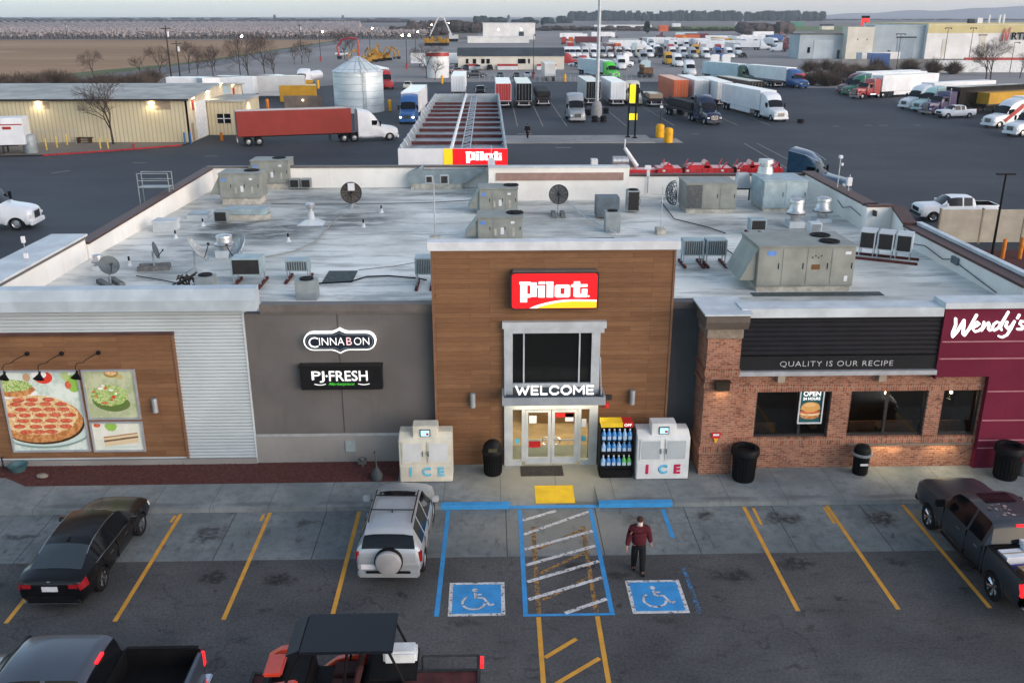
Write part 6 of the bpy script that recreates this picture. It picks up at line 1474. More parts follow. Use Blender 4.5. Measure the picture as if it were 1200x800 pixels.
# pipe vents: white cones with dark tops
PV = thing('pipe_vent', 'small white cone pipe vent near the raised left parapet block', 'vent', G(152, 311, RZ), group='white cone pipe vents')
q = MB(); q.lathe([(.14, 0), (.09, .06), (.06, .16), (.05, .2)], n=12); q.build('boot', CAPW, PV, smooth=50)
q = MB(); q.tube((0, 0, .15), (0, 0, .36), .038, n=10); q.build('pipe', BLACKP, PV, smooth=50)
for px, py, lb in ((206, 279, 'small white cone pipe vent right of the white capped box'), (338, 283, 'small white cone pipe vent in front of the steel vent stack'), (426, 266, 'white cone pipe vent with a tall black pipe behind the roof mat'), (447, 249, 'small white cone pipe vent right of the mesh dish'), (238, 265, 'small white cone pipe vent below the skylight'), (635, 0, ''), (688, 218, 'small white cone pipe vent near the back middle parapet'), (665, 300, ''), (742, 360, '')):
 if lb: dup(PV, G(px, py, RZ), label=lb)
# skylight and curb box
p = G(231, 257, RZ); t = thing('skylight', 'flat blue-topped skylight on the left of the roof', 'skylight', (p.x, p.y, RZ))
q = MB(); q.box(-.5, .5, 0, .9, 0, .2); q.build('curb', CAPW, t, bevel=.01); q = MB(); q.box(-.46, .46, .04, .86, .2, .25); q.build('dome', UB, t, bevel=.02)
p = G(192, 272, RZ); q = MB(); q.box(-.48, .48, 0, .8, 0, .42); q.box(-.52, .52, -.04, .84, .42, .5); single('roof_curb_box', q, CAPW, 'plain white capped box by the left parapet', 'box', (p.x, p.y, RZ), bevel=.012)
# roof mats
for n_, (px, py, w, d, lb) in enumerate(((395, 331, 1.1, 1.6, 'dark grey walkway mat on the left half of the roof'), (960, 347, 4.6, .45, 'long dark mat in front of the largest air unit'), (358, 238, 1.5, .25, ''), (800, 333, .5, .5, ''))):
 if lb:
  p = G(px, py, RZ); q = MB(); q.box(-w / 2, w / 2, 0, d, 0.004, .02); single('roof_mat', q, mat('mat_grey', (.08, .10, .10), .9, 0, .3, 5), lb, 'mat', (p.x, p.y, RZ))
# satellite dishes
def dish(px, py, r, label, rz, tilt, m, pole=.45, base='blocks', mesh=False, depth=.16):
 p = G(px, py, RZ); t = thing('satellite_dish', label, 'satellite dish', (p.x, p.y, RZ), rz)
 prof = [(.01, 0)] + [(r * k, depth * r * k * k * 1.6) for k in (.25, .5, .75, .92, 1.0)] + [(r * 1.0, depth * r * 1.6 + .02)] + [(r * k, depth * r * k * k * 1.6 + .02) for k in (.92, .75, .5, .25)] + [(.01, .02)]
 q = MB(); q.lathe(prof, n=26, axis='x', caps=False); d = q.build('reflector', m, t, smooth=50); d.location = (.05, 0, pole + r * .75); d.rotation_euler = (0, R(-tilt), 0)
 q = MB()
 if mesh:
  for a in np.linspace(0, 2 * PI, 13)[:-1]: q.path([(depth * r * 1.6 * k * k + .03, r * k * math.cos(a), r * k * math.sin(a)) for k in (0, .5, 1)], .012, 4)
  q.path([(depth * r * 1.6 + .03, r * math.cos(a), r * math.sin(a)) for a in np.linspace(0, 2 * PI, 27)], .02, 5)
  q.build('ribs', DARKM if mesh == 1 else GALV, d)
 q = MB(); q.path([(.02, 0, -r * .8), (r * .95, 0, -r * .25)], .018, 5); q.box(r * .9, r * 1.05, -.05, .05, -r * .3, -r * .12); q.build('feed_arm', DARKM, d)
 q = MB(); q.tube((0, 0, .05), (0, 0, pole + r * .7), .035, n=8); q.build('mast', GALV, t)
 q = MB()
 if base == 'blocks':
  for y in (-.22, .22):
   q = MB(); q.box(-.58, .58, y - .1, y + .1, 0, .16); q.build('ballast_blocks', mat('block_grey', (.17, .175, .17), .9, 0, .3, 6), t)
 else:
  q.path([(-.4, -.3, .03), (0, 0, .3), (-.4, .3, .03)], .025, 5); q.path([(.4, 0, .03), (0, 0, .3)], .025, 5); q.build('tripod', GALV, t)
 return t
DG = mat('dish_grey', (.10, .12, .13), .5, 0, .2, 3); DW = mat('dish_white', (.42, .44, .43), .5, .2, .2, 3)
dish(130, 334, .36, 'small dark grey satellite dish with ballast blocks, nearest the left cornice', R(-50), 35, DG)
dish(181, 315, .34, 'small dark satellite dish seen edge-on beside the ballast blocks', R(10), 15, DG)
dish(230, 322, .56, 'large pale satellite dish turned away to the left, behind the cube condenser', R(12), 38, DW, .5, 'tripod', mesh=2, depth=.12)
dish(285, 318, .52, 'large pale satellite dish half hidden behind the dark-coil condenser', R(-150), 35, DW, .5, 'tripod', mesh=2, depth=.12)
MESHM = mat('mesh_brown', (.12, .105, .095), .8, .3, .5, 14)
dish(413, 245, .52, 'round dark mesh dish with a white box on its front, left half of the roof', R(-90), 8, MESHM, .45, 'tripod', mesh=1, depth=.06)
q = MB(); q.box(-.16, .16, -.12, .0, 0, .36); single('receiver_box', q, PLATE, 'small white box fixed to the face of the left mesh dish', 'box', (G(413, 245, RZ).x + .05, G(413, 245, RZ).y - .28, RZ + 1.0))
dish(654, 253, .46, 'round grey mesh dish on ballast blocks near the middle of the roof', R(-90), 8, GRIL, .72, 'blocks', mesh=1, depth=.06)
# masts and poles
def pole(px, py, h, label, parts=(), r=.03, name='roof_mast', loc=None):
 p = G(px, py, RZ) if loc is None else Vector(loc); t = thing(name, label, 'mast', p)
 q = MB(); q.tube((0, 0, 0), (0, 0, h), r, r * .8, 8); q.build('mast', GALV, t, smooth=40)
 for nm, x0, x1, y0, y1, z0, z1, m in parts: q = MB(); q.box(x0, x1, y0, y1, z0, z1); q.build(nm, m, t, bevel=.01)
 return t
pole(37, 336, 1.75, 'thin leaning antenna mast with white boxes behind the left cornice', (('antenna', -.06, .06, -.05, .05, 1.62, 1.85, PLATE), ('radio_box', -.07, .07, -.05, .05, 1.05, 1.25, PLATE)), .015)
pole(510, 278, 2.6, 'tall mast with two square floodlights left of the wooden tower', (('floodlight', -.35, -.02, -.12, .12, 2.4, 2.72, GALV), ('floodlight', .28, .66, -.12, .12, 2.36, 2.74, GALV), ('cross_arm', -.45, .6, -.03, .03, 2.33, 2.38, GALV), ('floodlight_lens', -.30, -.07, -.13, -.12, 2.44, 2.68, COIL), ('floodlight_lens', .33, .61, -.13, -.12, 2.40, 2.70, COIL), ('foot', -.22, .22, -.2, .2, 0, .05, CURB)))
pole(774, 274, 2.1, 'thin pole with a ballast foot right of the wooden tower', (('foot', -.2, .2, -.2, .4, 0, .25, CURB),), .02)
pole(978, 247, 2.6, 'pole with a small white camera at its top against the right parapet', (('camera', -.08, .08, -.1, .1, 2.6, 2.75, PLATE), ('junction_box', -.16, .1, -.1, .05, .7, .9, UD), ('camera_mount', .06, .16, -.06, .06, 2.25, 2.38, PLATE)), .03)
pole(0, 0, 1.3, 'white camera on a bracket over the back parapet right of the raised section', (('camera', -.2, .12, -.12, .1, 1.3, 1.5, PLATE), ('bracket', -.08, .08, -.06, .06, .9, 1.3, PLATE)), .035, loc=(9.0 - 0.35, 49.9, 5.6))
pole(0, 0, .9, 'white finial-like antenna on the right parapet', (('antenna', -.12, .12, -.08, .08, .35, .75, PLATE),), .03, loc=(17.45, 44.2, 6.6))
pole(0, 0, 1.1, 'thin rod standing on the left end of the raised parapet', (('cap', -.03, .03, -.03, .03, 1.1, 1.14, PLATE),), .02, loc=(0.15, 48.7, 7.2))
# ladder over the left parapet
t = thing('roof_ladder', 'steel access ladder with handrails over the left parapet', 'ladder', (-15.9, 46.2, RZ))
for y in (-.3, .3):
 q = MB(); q.path([(.1, y, .0), (.1, y, 1.9), (-1.4, y, 1.9), (-1.4, y, -.5)], .025, 6); q.path([(.1, y, 1.55), (-1.4, y, 1.55)], .02, 6); q.build('handrail', UG2, t)
for z in np.arange(.2, 1.2, .3): q = MB(); q.tube((.1, -.3, z), (.1, .3, z), .015, n=5); q.build('rung', UG2, t)
q = MB(); q.box(-1.4, .1, -.3, .3, 1.2, 1.24); q.build('platform', UG2, t)
# pipes and cables lying on the roof
PIPEG = mat('conduit_grey', (.12, .12, .12), .6, .3, .2, 5)
def conduit(pts, label, r=.022, m=PIPEG, z=.06, cat='cable'):
 P_ = [G(a, c, RZ) for a, c in pts]; o0 = P_[0]; q = MB(); q.path([(p.x - o0.x, p.y - o0.y, z) for p in P_], r, 5)
 return single('roof_conduit', q, m, label, cat, (o0.x, o0.y, RZ))
conduit([(318, 240), (370, 241), (440, 240), (500, 239), (550, 236), (560, 234)], 'long straight conduit along the back left of the roof')
conduit([(312, 303), (345, 296), (370, 285), (382, 270), (390, 262), (400, 255)], 'curved pale cable from the condensers to the left mesh dish', .03, mat('cable_pale', (.25, .26, .25), .6))
conduit([(372, 334), (410, 332), (430, 326), (455, 325), (490, 328), (500, 330)], 'black cable from the mat to the condenser by the tower', .03, BLACKP)
conduit([(665, 238), (682, 256), (705, 268), (722, 277)], 'white pipe running from the round mesh dish to the cluster', .035, CAPW, .15)
conduit([(775, 238), (790, 258), (830, 268), (850, 275)], 'black cable in front of the long air unit', .025, BLACKP)
conduit([(850, 293), (870, 308), (880, 318)], 'black cable between the paired condensers and the largest unit', .025, BLACKP)
conduit([(160, 325), (190, 330), (210, 334), (220, 330)], 'black cable from the edge-on dish to the large dish', .02, BLACKP)
conduit([(600, 283), (680, 281), (720, 280)], 'thin cable along the back of the tower coping', .02, BLACKP)
conduit([(420, 318), (460, 314), (495, 308)], 'thin grey cable behind the condenser by the tower', .015, PIPEG)
q = MB()
pts = [(0, 0, 0)]
def wallcable(pts, label):
 o0 = Vector(pts[0]); q = MB(); q.path([(Vector(p) - o0)[:] for p in pts], .02, 5); return single('wall_cable', q, PIPEG, label, 'cable', o0)
wallcable([(17.72, 38.3, 6.15), (17.7, 37.4, 5.7), (17.7, 36.2, 5.9), (17.7, 34.6, 5.75), (17.68, 33.8, 5.95), (17.68, 33.0, 5.85), (17.68, 30.5, 5.6)], 'sagging cable along the inner face of the right parapet')
wallcable([(17.1, 44.5, 6.2), (17.03, 43.6, 6.0), (17.0, 42.6, 6.25), (16.98, 41.2, 6.1)], 'sagging cable on the rear part of the right parapet')
q = MB(); q.box(-.06, .02, -.25, .25, -.13, .13); single('junction_box', q, UD, 'slate junction box on the inner face of the right parapet', 'box', (17.7, 33.6, 5.95))
q = MB(); q.box(-.06, .02, -.22, .22, -.12, .12); single('junction_box', q, DARKM, 'dark junction box where the right parapet steps in', 'box', (17.35, 40.6, 6.35))
q = MB(); rd = random.Random(3)
for _ in range(14): q.path([(rd.uniform(-.4, .4), rd.uniform(-.4, .5), rd.uniform(.02, .5)) for _ in range(3)], .03, 5)
single('cable_tangle', q, mat('tangle', (.05, .045, .04), .8), 'tangled dark cables and pipes at the foot of the large pale dish', 'cable', (*G(218, 338, RZ)[:2], RZ))
# blue duct in front of the front left air unit, wire ball by the long unit
p = G(287, 258, RZ); t = thing('roof_duct', 'pale blue duct on a cream curb in front of the front left air unit', 'duct', (p.x, p.y, RZ))
q = MB(); q.box(-1.1, 1.1, 0, .9, 0, .22); q.build('curb', CURB, t, bevel=.01); q = MB(); q.box(-1.05, 1.0, .15, 1.0, .22, .5); q.build('duct', UB, t, bevel=.02)
p = G(790, 246, RZ); t = thing('condenser_guard', 'round wire guard at the left end of the long air unit', 'guard', (p.x + .1, p.y + .6, RZ + .75))
q = MB()
for a in np.linspace(-.5 * PI, .5 * PI, 9): q.path([(-.45 * math.cos(b_) * math.cos(a * 1), .62 * math.sin(a), .62 * math.sin(b_) * math.cos(a)) for b_ in np.linspace(-PI / 2, PI / 2, 9)], .02, 4)
for b_ in np.linspace(-PI / 2, PI / 2, 9): q.path([(-.45 * math.cos(b_) * math.cos(a), .62 * math.sin(a), .62 * math.sin(b_) * math.cos(a)) for a in np.linspace(-.5 * PI, .5 * PI, 9)], .02, 4)
q.build('wire_cage', UD, t)
p = G(868, 236, RZ); t = thing('white_hood_fan', 'white tapered vent hood between the two big units at the back right', 'vent', (p.x, p.y, RZ))
q = MB(); q.add([(-.42, -.3, .7), (.42, -.3, .7), (.42, .3, .7), (-.42, .3, .7), (-.28, -.2, 1.5), (.28, -.2, 1.5), (.28, .2, 1.5), (-.28, .2, 1.5)], [(0, 1, 5, 4), (1, 2, 6, 5), (2, 3, 7, 6), (3, 0, 4, 7), (4, 5, 6, 7), (3, 2, 1, 0)]); q.build('hood', CAPW, t)
q = MB(); q.path([(-.5, -.3, 0), (-.5, -.3, .7), (.5, -.3, .7), (.5, -.3, 0)], .04, 5); q.path([(-.5, .3, 0), (-.5, .3, .7), (.5, .3, .7), (.5, .3, 0)], .04, 5); q.build('stand', DARKM, t)
# ------------------------------------------------------------------ trucks (front bumper at x = 0, bodies run to -x)
CABM = mat('cab_paint', (0.7, 0.7, 0.7), 0.35, 0, 0.12, 1.2, coat=.5); BOXM = mat('trailer_skin', (0.66, 0.67, 0.67), 0.5, 0.0, 0.06, .3); DOORM = mat('trailer_door_skin', (0.62, 0.63, 0.64), 0.5, 0, 0.2, 1.5)
LOADM = mat('load_skin', (0.02, 0.02, 0.022), 0.7, 0, 0.3, 1.5)
def tractor(t, style='aero', detail=True):
 if style == 'aero':
  st = [(0, sec((.70, .45), (.82, .62), (.84, .95), (.80, 1.25), (.66, 1.36), (.36, 1.40), (0, 1.41))),
              (-.25, sec((1.0, .40), (1.12, .60), (1.14, 1.0), (1.02, 1.42), (.82, 1.52), (.44, 1.56), (0, 1.57))),
              (-1.9, sec((1.12, .42), (1.22, .62), (1.22, 1.1), (1.12, 1.75), (.98, 1.84), (.5, 1.88), (0, 1.89))),
              (-2.1, sec((1.12, .5), (1.22, .65), (1.22, 1.2), (1.20, 1.80), (1.05, 1.90), (.5, 1.93), (0, 1.94))),
              (-2.75, sec((1.12, .5), (1.24, .65), (1.24, 1.2), (1.22, 1.85), (1.08, 2.80), (.55, 2.92), (0, 2.95))),
              (-3.6, sec((1.12, .5), (1.25, .65), (1.25, 1.2), (1.24, 1.9), (1.16, 3.45), (.6, 3.62), (0, 3.66))),
              (-5.0, sec((1.12, .5), (1.25, .65), (1.25, 1.2), (1.25, 1.9), (1.22, 3.80), (.7, 3.92), (0, 3.94)))]
  wr = (2.08, 2.7)
 else:
  st = [(-.15, sec((.60, .75), (.64, .85), (.66, 1.2), (.66, 1.70), (.60, 1.80), (.36, 1.84), (0, 1.85))),
              (-.2, sec((.62, .75), (.66, .85), (.68, 1.2), (.68, 1.72), (.62, 1.82), (.36, 1.86), (0, 1.87))),
              (-2.2, sec((.80, .75), (.84, .9), (.86, 1.2), (.86, 1.85), (.80, 1.95), (.45, 2.0), (0, 2.01))),
              (-2.3, sec((1.0, .6), (1.1, .8), (1.1, 1.2), (1.1, 1.95), (1.0, 2.02), (.5, 2.05), (0, 2.06))),
              (-2.65, sec((1.0, .6), (1.1, .8), (1.1, 1.2), (1.1, 1.95), (1.06, 2.72), (.55, 2.80), (0, 2.82))),
              (-3.9, sec((1.0, .6), (1.12, .8), (1.12, 1.2), (1.12, 1.95), (1.08, 2.80), (.55, 2.9), (0, 2.92))),
              (-4.05, sec((1.0, .6), (1.22, .8), (1.22, 1.2), (1.22, 1.95), (1.18, 3.35), (.6, 3.45), (0, 3.47))),
              (-5.6, sec((1.0, .6), (1.22, .8), (1.22, 1.2), (1.22, 1.95), (1.18, 3.45), (.6, 3.55), (0, 3.57)))]
  wr = (2.3, 2.62)
 S_ = Shell(st, step=.22, wheels=(-1.1,) if style == 'aero' else (), wr=.62, extra=(-2.2, -2.95, -3.75))
 def rule(x, r):
  if r in (4, 5) and -wr[1] < x < -wr[0]: return 'windshield'
  if r == 3 and (-3.7 < x < -2.9 if style != 'aero' else -3.5 < x < -2.4) : return 'body'
  return 'body'
 ps = S_.split(rule); c_ = merged(ps['body']).build('cab', CABM, t, smooth=35)
 merged(ps['windshield']).build('windshield', GLASSD, c_, smooth=40)
 q = MB(); q.box(-7.2, -4.6, -.45, .45, .75, 1.05); q.box(-6.9, -5.4, -1.22, -.85, 1.0, 1.06) if style != 'aero' else None
 q.build('chassis', BLACKP, t)
 for s in (1, -1):
  if detail:
   q = MB(); y = s * 1.245; q.prism([(-2.72, 1.95), (-2.55, 2.5), (-3.3, 2.55), (-3.3, 1.95)] if style == 'aero' else [(-2.75, 2.0), (-2.75, 2.6), (-3.5, 2.6), (-3.5, 2.0)], min(y, y * .93), max(y, y * .93) + .0, 'y'); q.build('side_window', GLASSD, c_)
   q = MB(); q.box(-2.35, -2.2, s * 1.40 - .12, s * 1.40 + .12, 1.85, 2.45); q.build('mirror', BLACKP if style == 'aero' else CHROME, c_, bevel=.02)
   q = MB(); q.box(-.2, .02, s * .9 - .17, s * .9 + .17, .9, 1.1); q.build('headlamp', LENS, c_, bevel=.02)
   if style != 'aero':
    q = MB(); q.tube((-3.95, s * 1.2, .9), (-3.95, s * 1.2, 4.0), .08, n=8); q.build('exhaust_stack', CHROME, t, smooth=40)
    q = MB(); q.prism([(-.1, .6), (-.2, 1.15), (-.8, 1.5), (-1.6, 1.35), (-1.8, .8), (-1.5, .95), (-1.1, 1.15), (-.7, .95), (-.5, .6)], s * .66, s * 1.2); q.build('fender', CABM, c_)
   q = MB(); q.tube((-3.0, s * .95, .72), (-4.6, s * .95, .72), .32, n=12); q.build('fuel_tank', CHROME if style != 'aero' else CABM, t, smooth=40)
  wheel_proto(t, (-1.1, s * 1.02, .52), .52, .30, 6, ALU, False)
  for x in (-5.5, -6.75): wheel_proto(t, (x, s * .92, .52), .52, .58, 6, ALU, False)
 if detail:
  q = MB(); q.box(-.02, .03 if style == 'aero' else -.12, -.5, .5, .75, 1.3 if style == 'aero' else 1.75); q.build('grille', CHROME, c_, bevel=.02)
  q = MB()
  for i in range(5): z = .82 + i * (.1 if style == 'aero' else .18); q.box(-.0, .04, -.45, .45, z, z + .04)
  q.build('grille_bars', BLACKP, c_)
  q = MB(); q.box(-.15, .08, -1.15, 1.15, .35, .68); q.build('bumper', CHROME if style != 'aero' else CABM, t, bevel=.05)
 return c_
def trailer(t, x0=-5.35, L=16.1, kind='box', detail=True):
 """x0 = nose of the trailer"""
 x1 = x0 - L
 if kind == 'box':
  q = MB(); q.box(x1, x0, -1.3, 1.3, 1.15, 4.08); b_ = q.build('trailer_box', BOXM, t, bevel=.03)
  q = MB(); q.box(x1 - .025, x1, -1.24, -.01, 1.25, 4.0); q.build('rear_door', DOORM, b_); q = MB(); q.box(x1 - .025, x1, .01, 1.24, 1.25, 4.0); q.build('rear_door', DOORM, b_)
  if detail:
   q = MB()
   for y in (-.8, -.3, .3, .8): q.tube((x1 - .05, y, 1.3), (x1 - .05, y, 3.95), .018, n=4)
   q.build('door_rods', GALV, b_)
   q = MB()
   for i in range(24):
    x = x1 + .4 + i * (L - .6) / 24
    q.box(x, x + .03, -1.312, -1.3, 1.3, 4.0); q.box(x, x + .03, 1.3, 1.312, 1.3, 4.0)
   q.build('side_posts', BOXM, b_)
 elif kind == 'flat':
  q = MB(); q.box(x1, x0, -1.27, 1.27, 1.25, 1.45); b_ = q.build('trailer_deck', DARKM, t)
 q = MB(); q.box(x1 + .4, x0 - 1.0, -.5, .5, .95, 1.15); q.build('trailer_frame', BLACKP, t)
 if detail:
  q = MB(); q.box(x1 + 4.2, x0 - 3.5, -1.28, -1.25, .45, 1.12); q.box(x1 + 4.2, x0 - 3.5, 1.25, 1.28, .45, 1.12)
  if kind == 'box': q.build('side_skirt', BOXM, t)
  q = MB(); q.box(x1 - .06, x1 + .04, -1.2, 1.2, .95, 1.12, 0); q.box(x1 - .08, x1, -.9, -.8, .5, 1.0, 1); q.box(x1 - .08, x1, .8, .9, .5, 1.0, 1); q.box(x1 - .08, x1, -1.1, 1.1, .48, .58, 1); q.build('rear_bumper', [DARKM, PLATE], t)
  for y in (-1.0, 1.0): q = MB(); q.box(x1 - .09, x1 - .06, y - .12, y + .12, .98, 1.08); q.build('tail_lamp', TAIL, t)
  for y in (-.8, .8): q = MB(); q.box(x0 - 2.6, x0 - 2.45, y - .08, y + .08, .15, 1.15); q.build('landing_leg', DARKM, t)
 for s in (1, -1):
  for x in (x1 + 1.2, x1 + 2.45): wheel_proto(t, (x, s * .95, .5), .5, .58, 6, ALU, False)
 return b_
HIDE = []
def proto(fn):
 t = thing('semi_truck', 'x', 'truck'); fn(t); HIDE.append(t); return t
PR_AERO = proto(lambda t: tractor(t)); PR_CLASSIC = proto(lambda t: tractor(t, 'classic'))
PR_AT = proto(lambda t: (tractor(t), trailer(t))); PR_CN = proto(lambda t: (tractor(t), trailer(t, -5.8, 13.6))); PR_CT = proto(lambda t: (tractor(t, 'classic'), trailer(t, -6.0)))
PR_TR = proto(lambda t: trailer(t, 0)); PR_TR.name = 'semi_trailer'; PR_TR['category'] = 'trailer'
PR_FL = proto(lambda t: trailer(t, 0, 14.6, 'flat')); PR_FL.name = 'flatbed_trailer'; PR_FL['category'] = 'trailer'
PR_AFL = proto(lambda t: (tractor(t), trailer(t, -5.4, 12, 'flat')))
PR_LT = proto(lambda t: tractor(t, 'aero', False)); PR_LTR = proto(lambda t: trailer(t, 0, 15, 'box', False)); PR_LTR.name = 'semi_trailer'; PR_LTR['category'] = 'trailer'
PR_LAT = proto(lambda t: (tractor(t, 'aero', False), trailer(t, -5.35, 15, 'box', False)))
def cm(cab=None, box=None, door=None, load=None):
 d = {}
 if cab: d['cab_paint'] = P[cab]
 if box: d['trailer_skin'] = P[box]; d['trailer_door_skin'] = P[box]
 if door: d['trailer_door_skin'] = P[door]
 if load: d['load_skin'] = P[load]
 return d
def put(pr, px, py, deg, label, cab=None, box=None, door=None, group=None, sc=None, name=None, off=(0, 0)):
 p = G(px, py); o = dup(pr, (p.x + off[0], p.y + off[1], 0), R(deg), label, group, cm(cab, box, door), sc)
 if name: o.name = name
 return o
GT = 'trucks parked in the truck lot'
# --- the trucks one can tell apart
put(PR_AERO, 677, 144, -89, 'silver tractor without a trailer parked left of the tall lamp mast', 'silver', group=GT)
o = put(PR_AT, 477, 146, -91, 'blue tractor with white trailer driving past the front left of the fuel canopy', 'blue', 'white')
for y in (-.9, .9):
 q = MB(); q.box(.02, .05, y - .14, y + .14, .9, 1.08); h_ = q.build('lit_headlamp', HEADON, o)
rt = put(PR_CN, 465, 163, 17, 'white tractor hauling a red container trailer in front of the grain silo', 'white', 'brick', 'black')
for c in kids(rt):
 if c.name.startswith('side_skirt'): bpy.data.objects.remove(c)
wt3 = put(PR_AT, 915, 143, -83, 'white tractor and white trailer nearest the open asphalt on the right of the truck lot', 'white', 'white')
nv = put(PR_AFL, 837, 147, -80, 'navy tractor with a dark tarped flatbed load in the front row of the truck lot', 'navy')
q = MB(); q.box(-16.5, -6, -1.2, 1.2, 1.46, 2.6); q.build('tarped_load', LOADM, nv, bevel=.2)
put(PR_AT, 884, 98, -72, 'dark green tractor with a pale blue trailer behind the white trailers', 'dkgreen', 'pale_blue')
put(PR_AT, 943, 104, -72, 'bright blue tractor with a white trailer at the right end beside the bushes', 'blue', 'white')
put(PR_AT, 722, 92, -72, 'lime green tractor with a pale blue trailer behind the tall lamp mast', 'lime', 'pale_blue')
put(PR_AT, 984, 110, 207, 'maroon tractor, farthest of the three angled rigs on the right', 'maroon', 'white')
put(PR_AT, 990, 112, 207, 'green tractor between the maroon and red ones on the right', 'green', 'white')
put(PR_CT, 1000, 116, 208, 'red long-nosed tractor with exhaust stacks, nearest of the three angled rigs', 'red', 'white')
put(PR_AT, 1058, 128, 207, 'white tractor leading the row of angled rigs at the right', 'white', 'white')
put(PR_AERO, 1073, 131, 207, 'pale mint tractor between the white and purple tractors', 'mint')
put(PR_CT, 1083, 135, 207, 'purple long-nosed tractor with a black trailer at the right', 'purple', 'black')
fl = put(PR_FL, 1146, 133, 207, 'flatbed trailer piled with tan lumber at the right edge', name='flatbed_trailer'); q = MB(); q.box(-14, -.5, -1.2, 1.2, 1.46, 3.2); q.build('lumber_stack', P['yellow'], fl, bevel=.02)
sw = put(PR_AT, 1156, 150, 200, 'white tractor with a red stripe nearest the camera at the right edge', 'white', 'white')
for s in (1, -1): q = MB(); q.prism([(-1.3, 1.2), (-1.7, 1.2), (-4.6, 3.2), (-4.9, 3.2), (-4.9, 2.6), (-2.0, .8)], s * 1.225, s * 1.262); q.build('red_stripe', P['red'], sw)
put(PR_AERO, 1182, 160, 200, 'white tractor with a dark grille cut by the right edge of the picture', 'white')
tb = put(PR_AERO, 992, 232, -36, 'dark teal tractor passing behind the back right corner of the store', 'teal')
for s in (1, -1): MB().path([(-2.3, s * .8, 2.9), (-3.6, s * 1.18, 3.5), (-5.0, s * 1.24, 3.75)], .05, 5).build('roof_trim', CHROME, tb)
lw = put(PR_AT, 46, 266, 4, 'white tractor entering at the left edge behind the store parapet', 'white', 'white')
# trailers in the front row, rears to the camera
GR = 'trailers backed into the front row of the truck lot'
for px, py, bx_, dr, lb in ((590, 127, 'white', 'red', 'trailer with a dark red rear door right behind the fuel canopy'), (614, 127, 'silver', 'black', 'trailer with a black rear door and chrome bumper, second right of the canopy'),
  (695, 124, 'dirty_white', 'black', 'white-topped trailer with a black rear door directly behind the lamp mast'), (724, 125, 'white', 'white', 'white trailer with visible door rods between the mast and yellow sign'),
  (797, 122, 'orange', 'orange', 'rusty orange trailer in the middle of the front row'), (821, 122, 'white', 'dirty_white', 'white trailer right of the rusty orange trailer'),
  (848, 125, 'white', 'dirty_white', 'white trailer with dark markings beside the leading white rig')):
 p = G(px, py); dup(PR_TR, (p.x, p.y + 16.1, 0), R(90), lb, GR, cm(None, bx_, dr)).location = (p.x, p.y, 0)
for o in [o for o in bpy.data.objects if o.get('group') == GR]:
 o.location.y += 16.1 * 1.0;
t_ = put(PR_TR, 872, 124, 97, 'dark-sided trailer between two white ones on the right of the front row', None, 'black', 'black', group=GR); t_.location.y += 16
fb = put(PR_FL, 637, 125, 90, 'flatbed with a low black tarped load, left of the silver tractor', name='flatbed_trailer'); fb.location.y += 14.6
q = MB(); q.box(-14.2, -.5, -1.2, 1.2, 1.46, 2.5); q.build('tarped_load', LOADM, fb, bevel=.15)
fb = put(PR_FL, 769, 126, 90, 'flatbed with low crates between the yellow sign and the orange trailer', name='flatbed_trailer'); fb.location.y += 14.6
q = MB(); q.box(-14.2, -9.5, -1.1, 1.1, 1.46, 2.2); q.build('crate', P['tan'], fb); q = MB(); q.box(-8.5, -4.5, -1.1, 1.1, 1.46, 1.9); q.build('crate', P['grey'], fb)
fb = put(PR_FL, 918, 103, 104, 'flatbed with bundled tan lumber and a red end tarp beside the bright blue tractor', name='flatbed_trailer'); fb.location.y += 14
for i in range(3): q = MB(); q.box(-12.5 + i * 4, -8.9 + i * 4, -1.2, 1.2, 1.46, 2.9); q.build('lumber_bundle', P['tan'], fb, bevel=.04)
q = MB(); q.box(-14.4, -12.6, -1.22, 1.22, 1.46, 2.95); q.build('red_tarp', P['red'], fb, bevel=.05)
fb = put(PR_FL, 893, 103, 104, 'empty flatbed with a steel deck left of the lumber flatbed', name='flatbed_trailer'); fb.location.y += 14
put(PR_AERO, 745, 124, -89, 'cream tractor half hidden behind the tall yellow sign', 'cream')
# left side
t_ = put(PR_TR, 36, 178, 187, 'white trailer with a red lettered stripe at the left edge beside the yellow building', None, 'white', 'white'); t_.location = (*G(36, 180)[:2], 0); t_.rotation_euler.z = R(10)
for x, w in ((-1.2, .9), (-2.4, .7), (-3.3, .5), (-4.2, .8), (-5.4, .6), (-7, 1.2)):
 q = MB(); q.box(x - w, x, -1.33, -1.315, 2.85, 3.15); q.build('red_mark', P['red'], t_)
q = MB(); q.box(-2.5, -.02, -1.33, -1.315, 3.3, 3.42); q.build('red_stripe', P['red'], t_)
put(PR_TR, 303, 124, 38, 'white trailer with its rear doors facing the camera behind the yellow building', None, 'white', 'pale_blue').location = (*G(331, 113)[:2], 0)
for px, py, dg, lb, bc in ((200, 117, 178, 'long white trailer behind the left part of the yellow building roof', 'white'), (258, 115, 182, 'white trailer ending behind the gable of the yellow building', 'dirty_white')):
 put(PR_TR, px, py, dg, lb, None, bc, bc)
put(PR_LAT, 456, 105, -72, 'red cab with a white trailer just right of the silo', 'red', 'white')
put(PR_TR, 482, 79, 178, 'long white trailer parked broadside beyond the red-rimmed tank', None, 'white', 'white').rotation_euler.z = R(180)
put(PR_TR, 538, 112, 90, 'white-roofed trailer behind the left end of the fuel canopy', None, 'white', 'white').location.y += 10
put(PR_LT, 349, 104, -100, 'white tanker truck beyond the yellow containers', 'white'); p = G(356, 104)
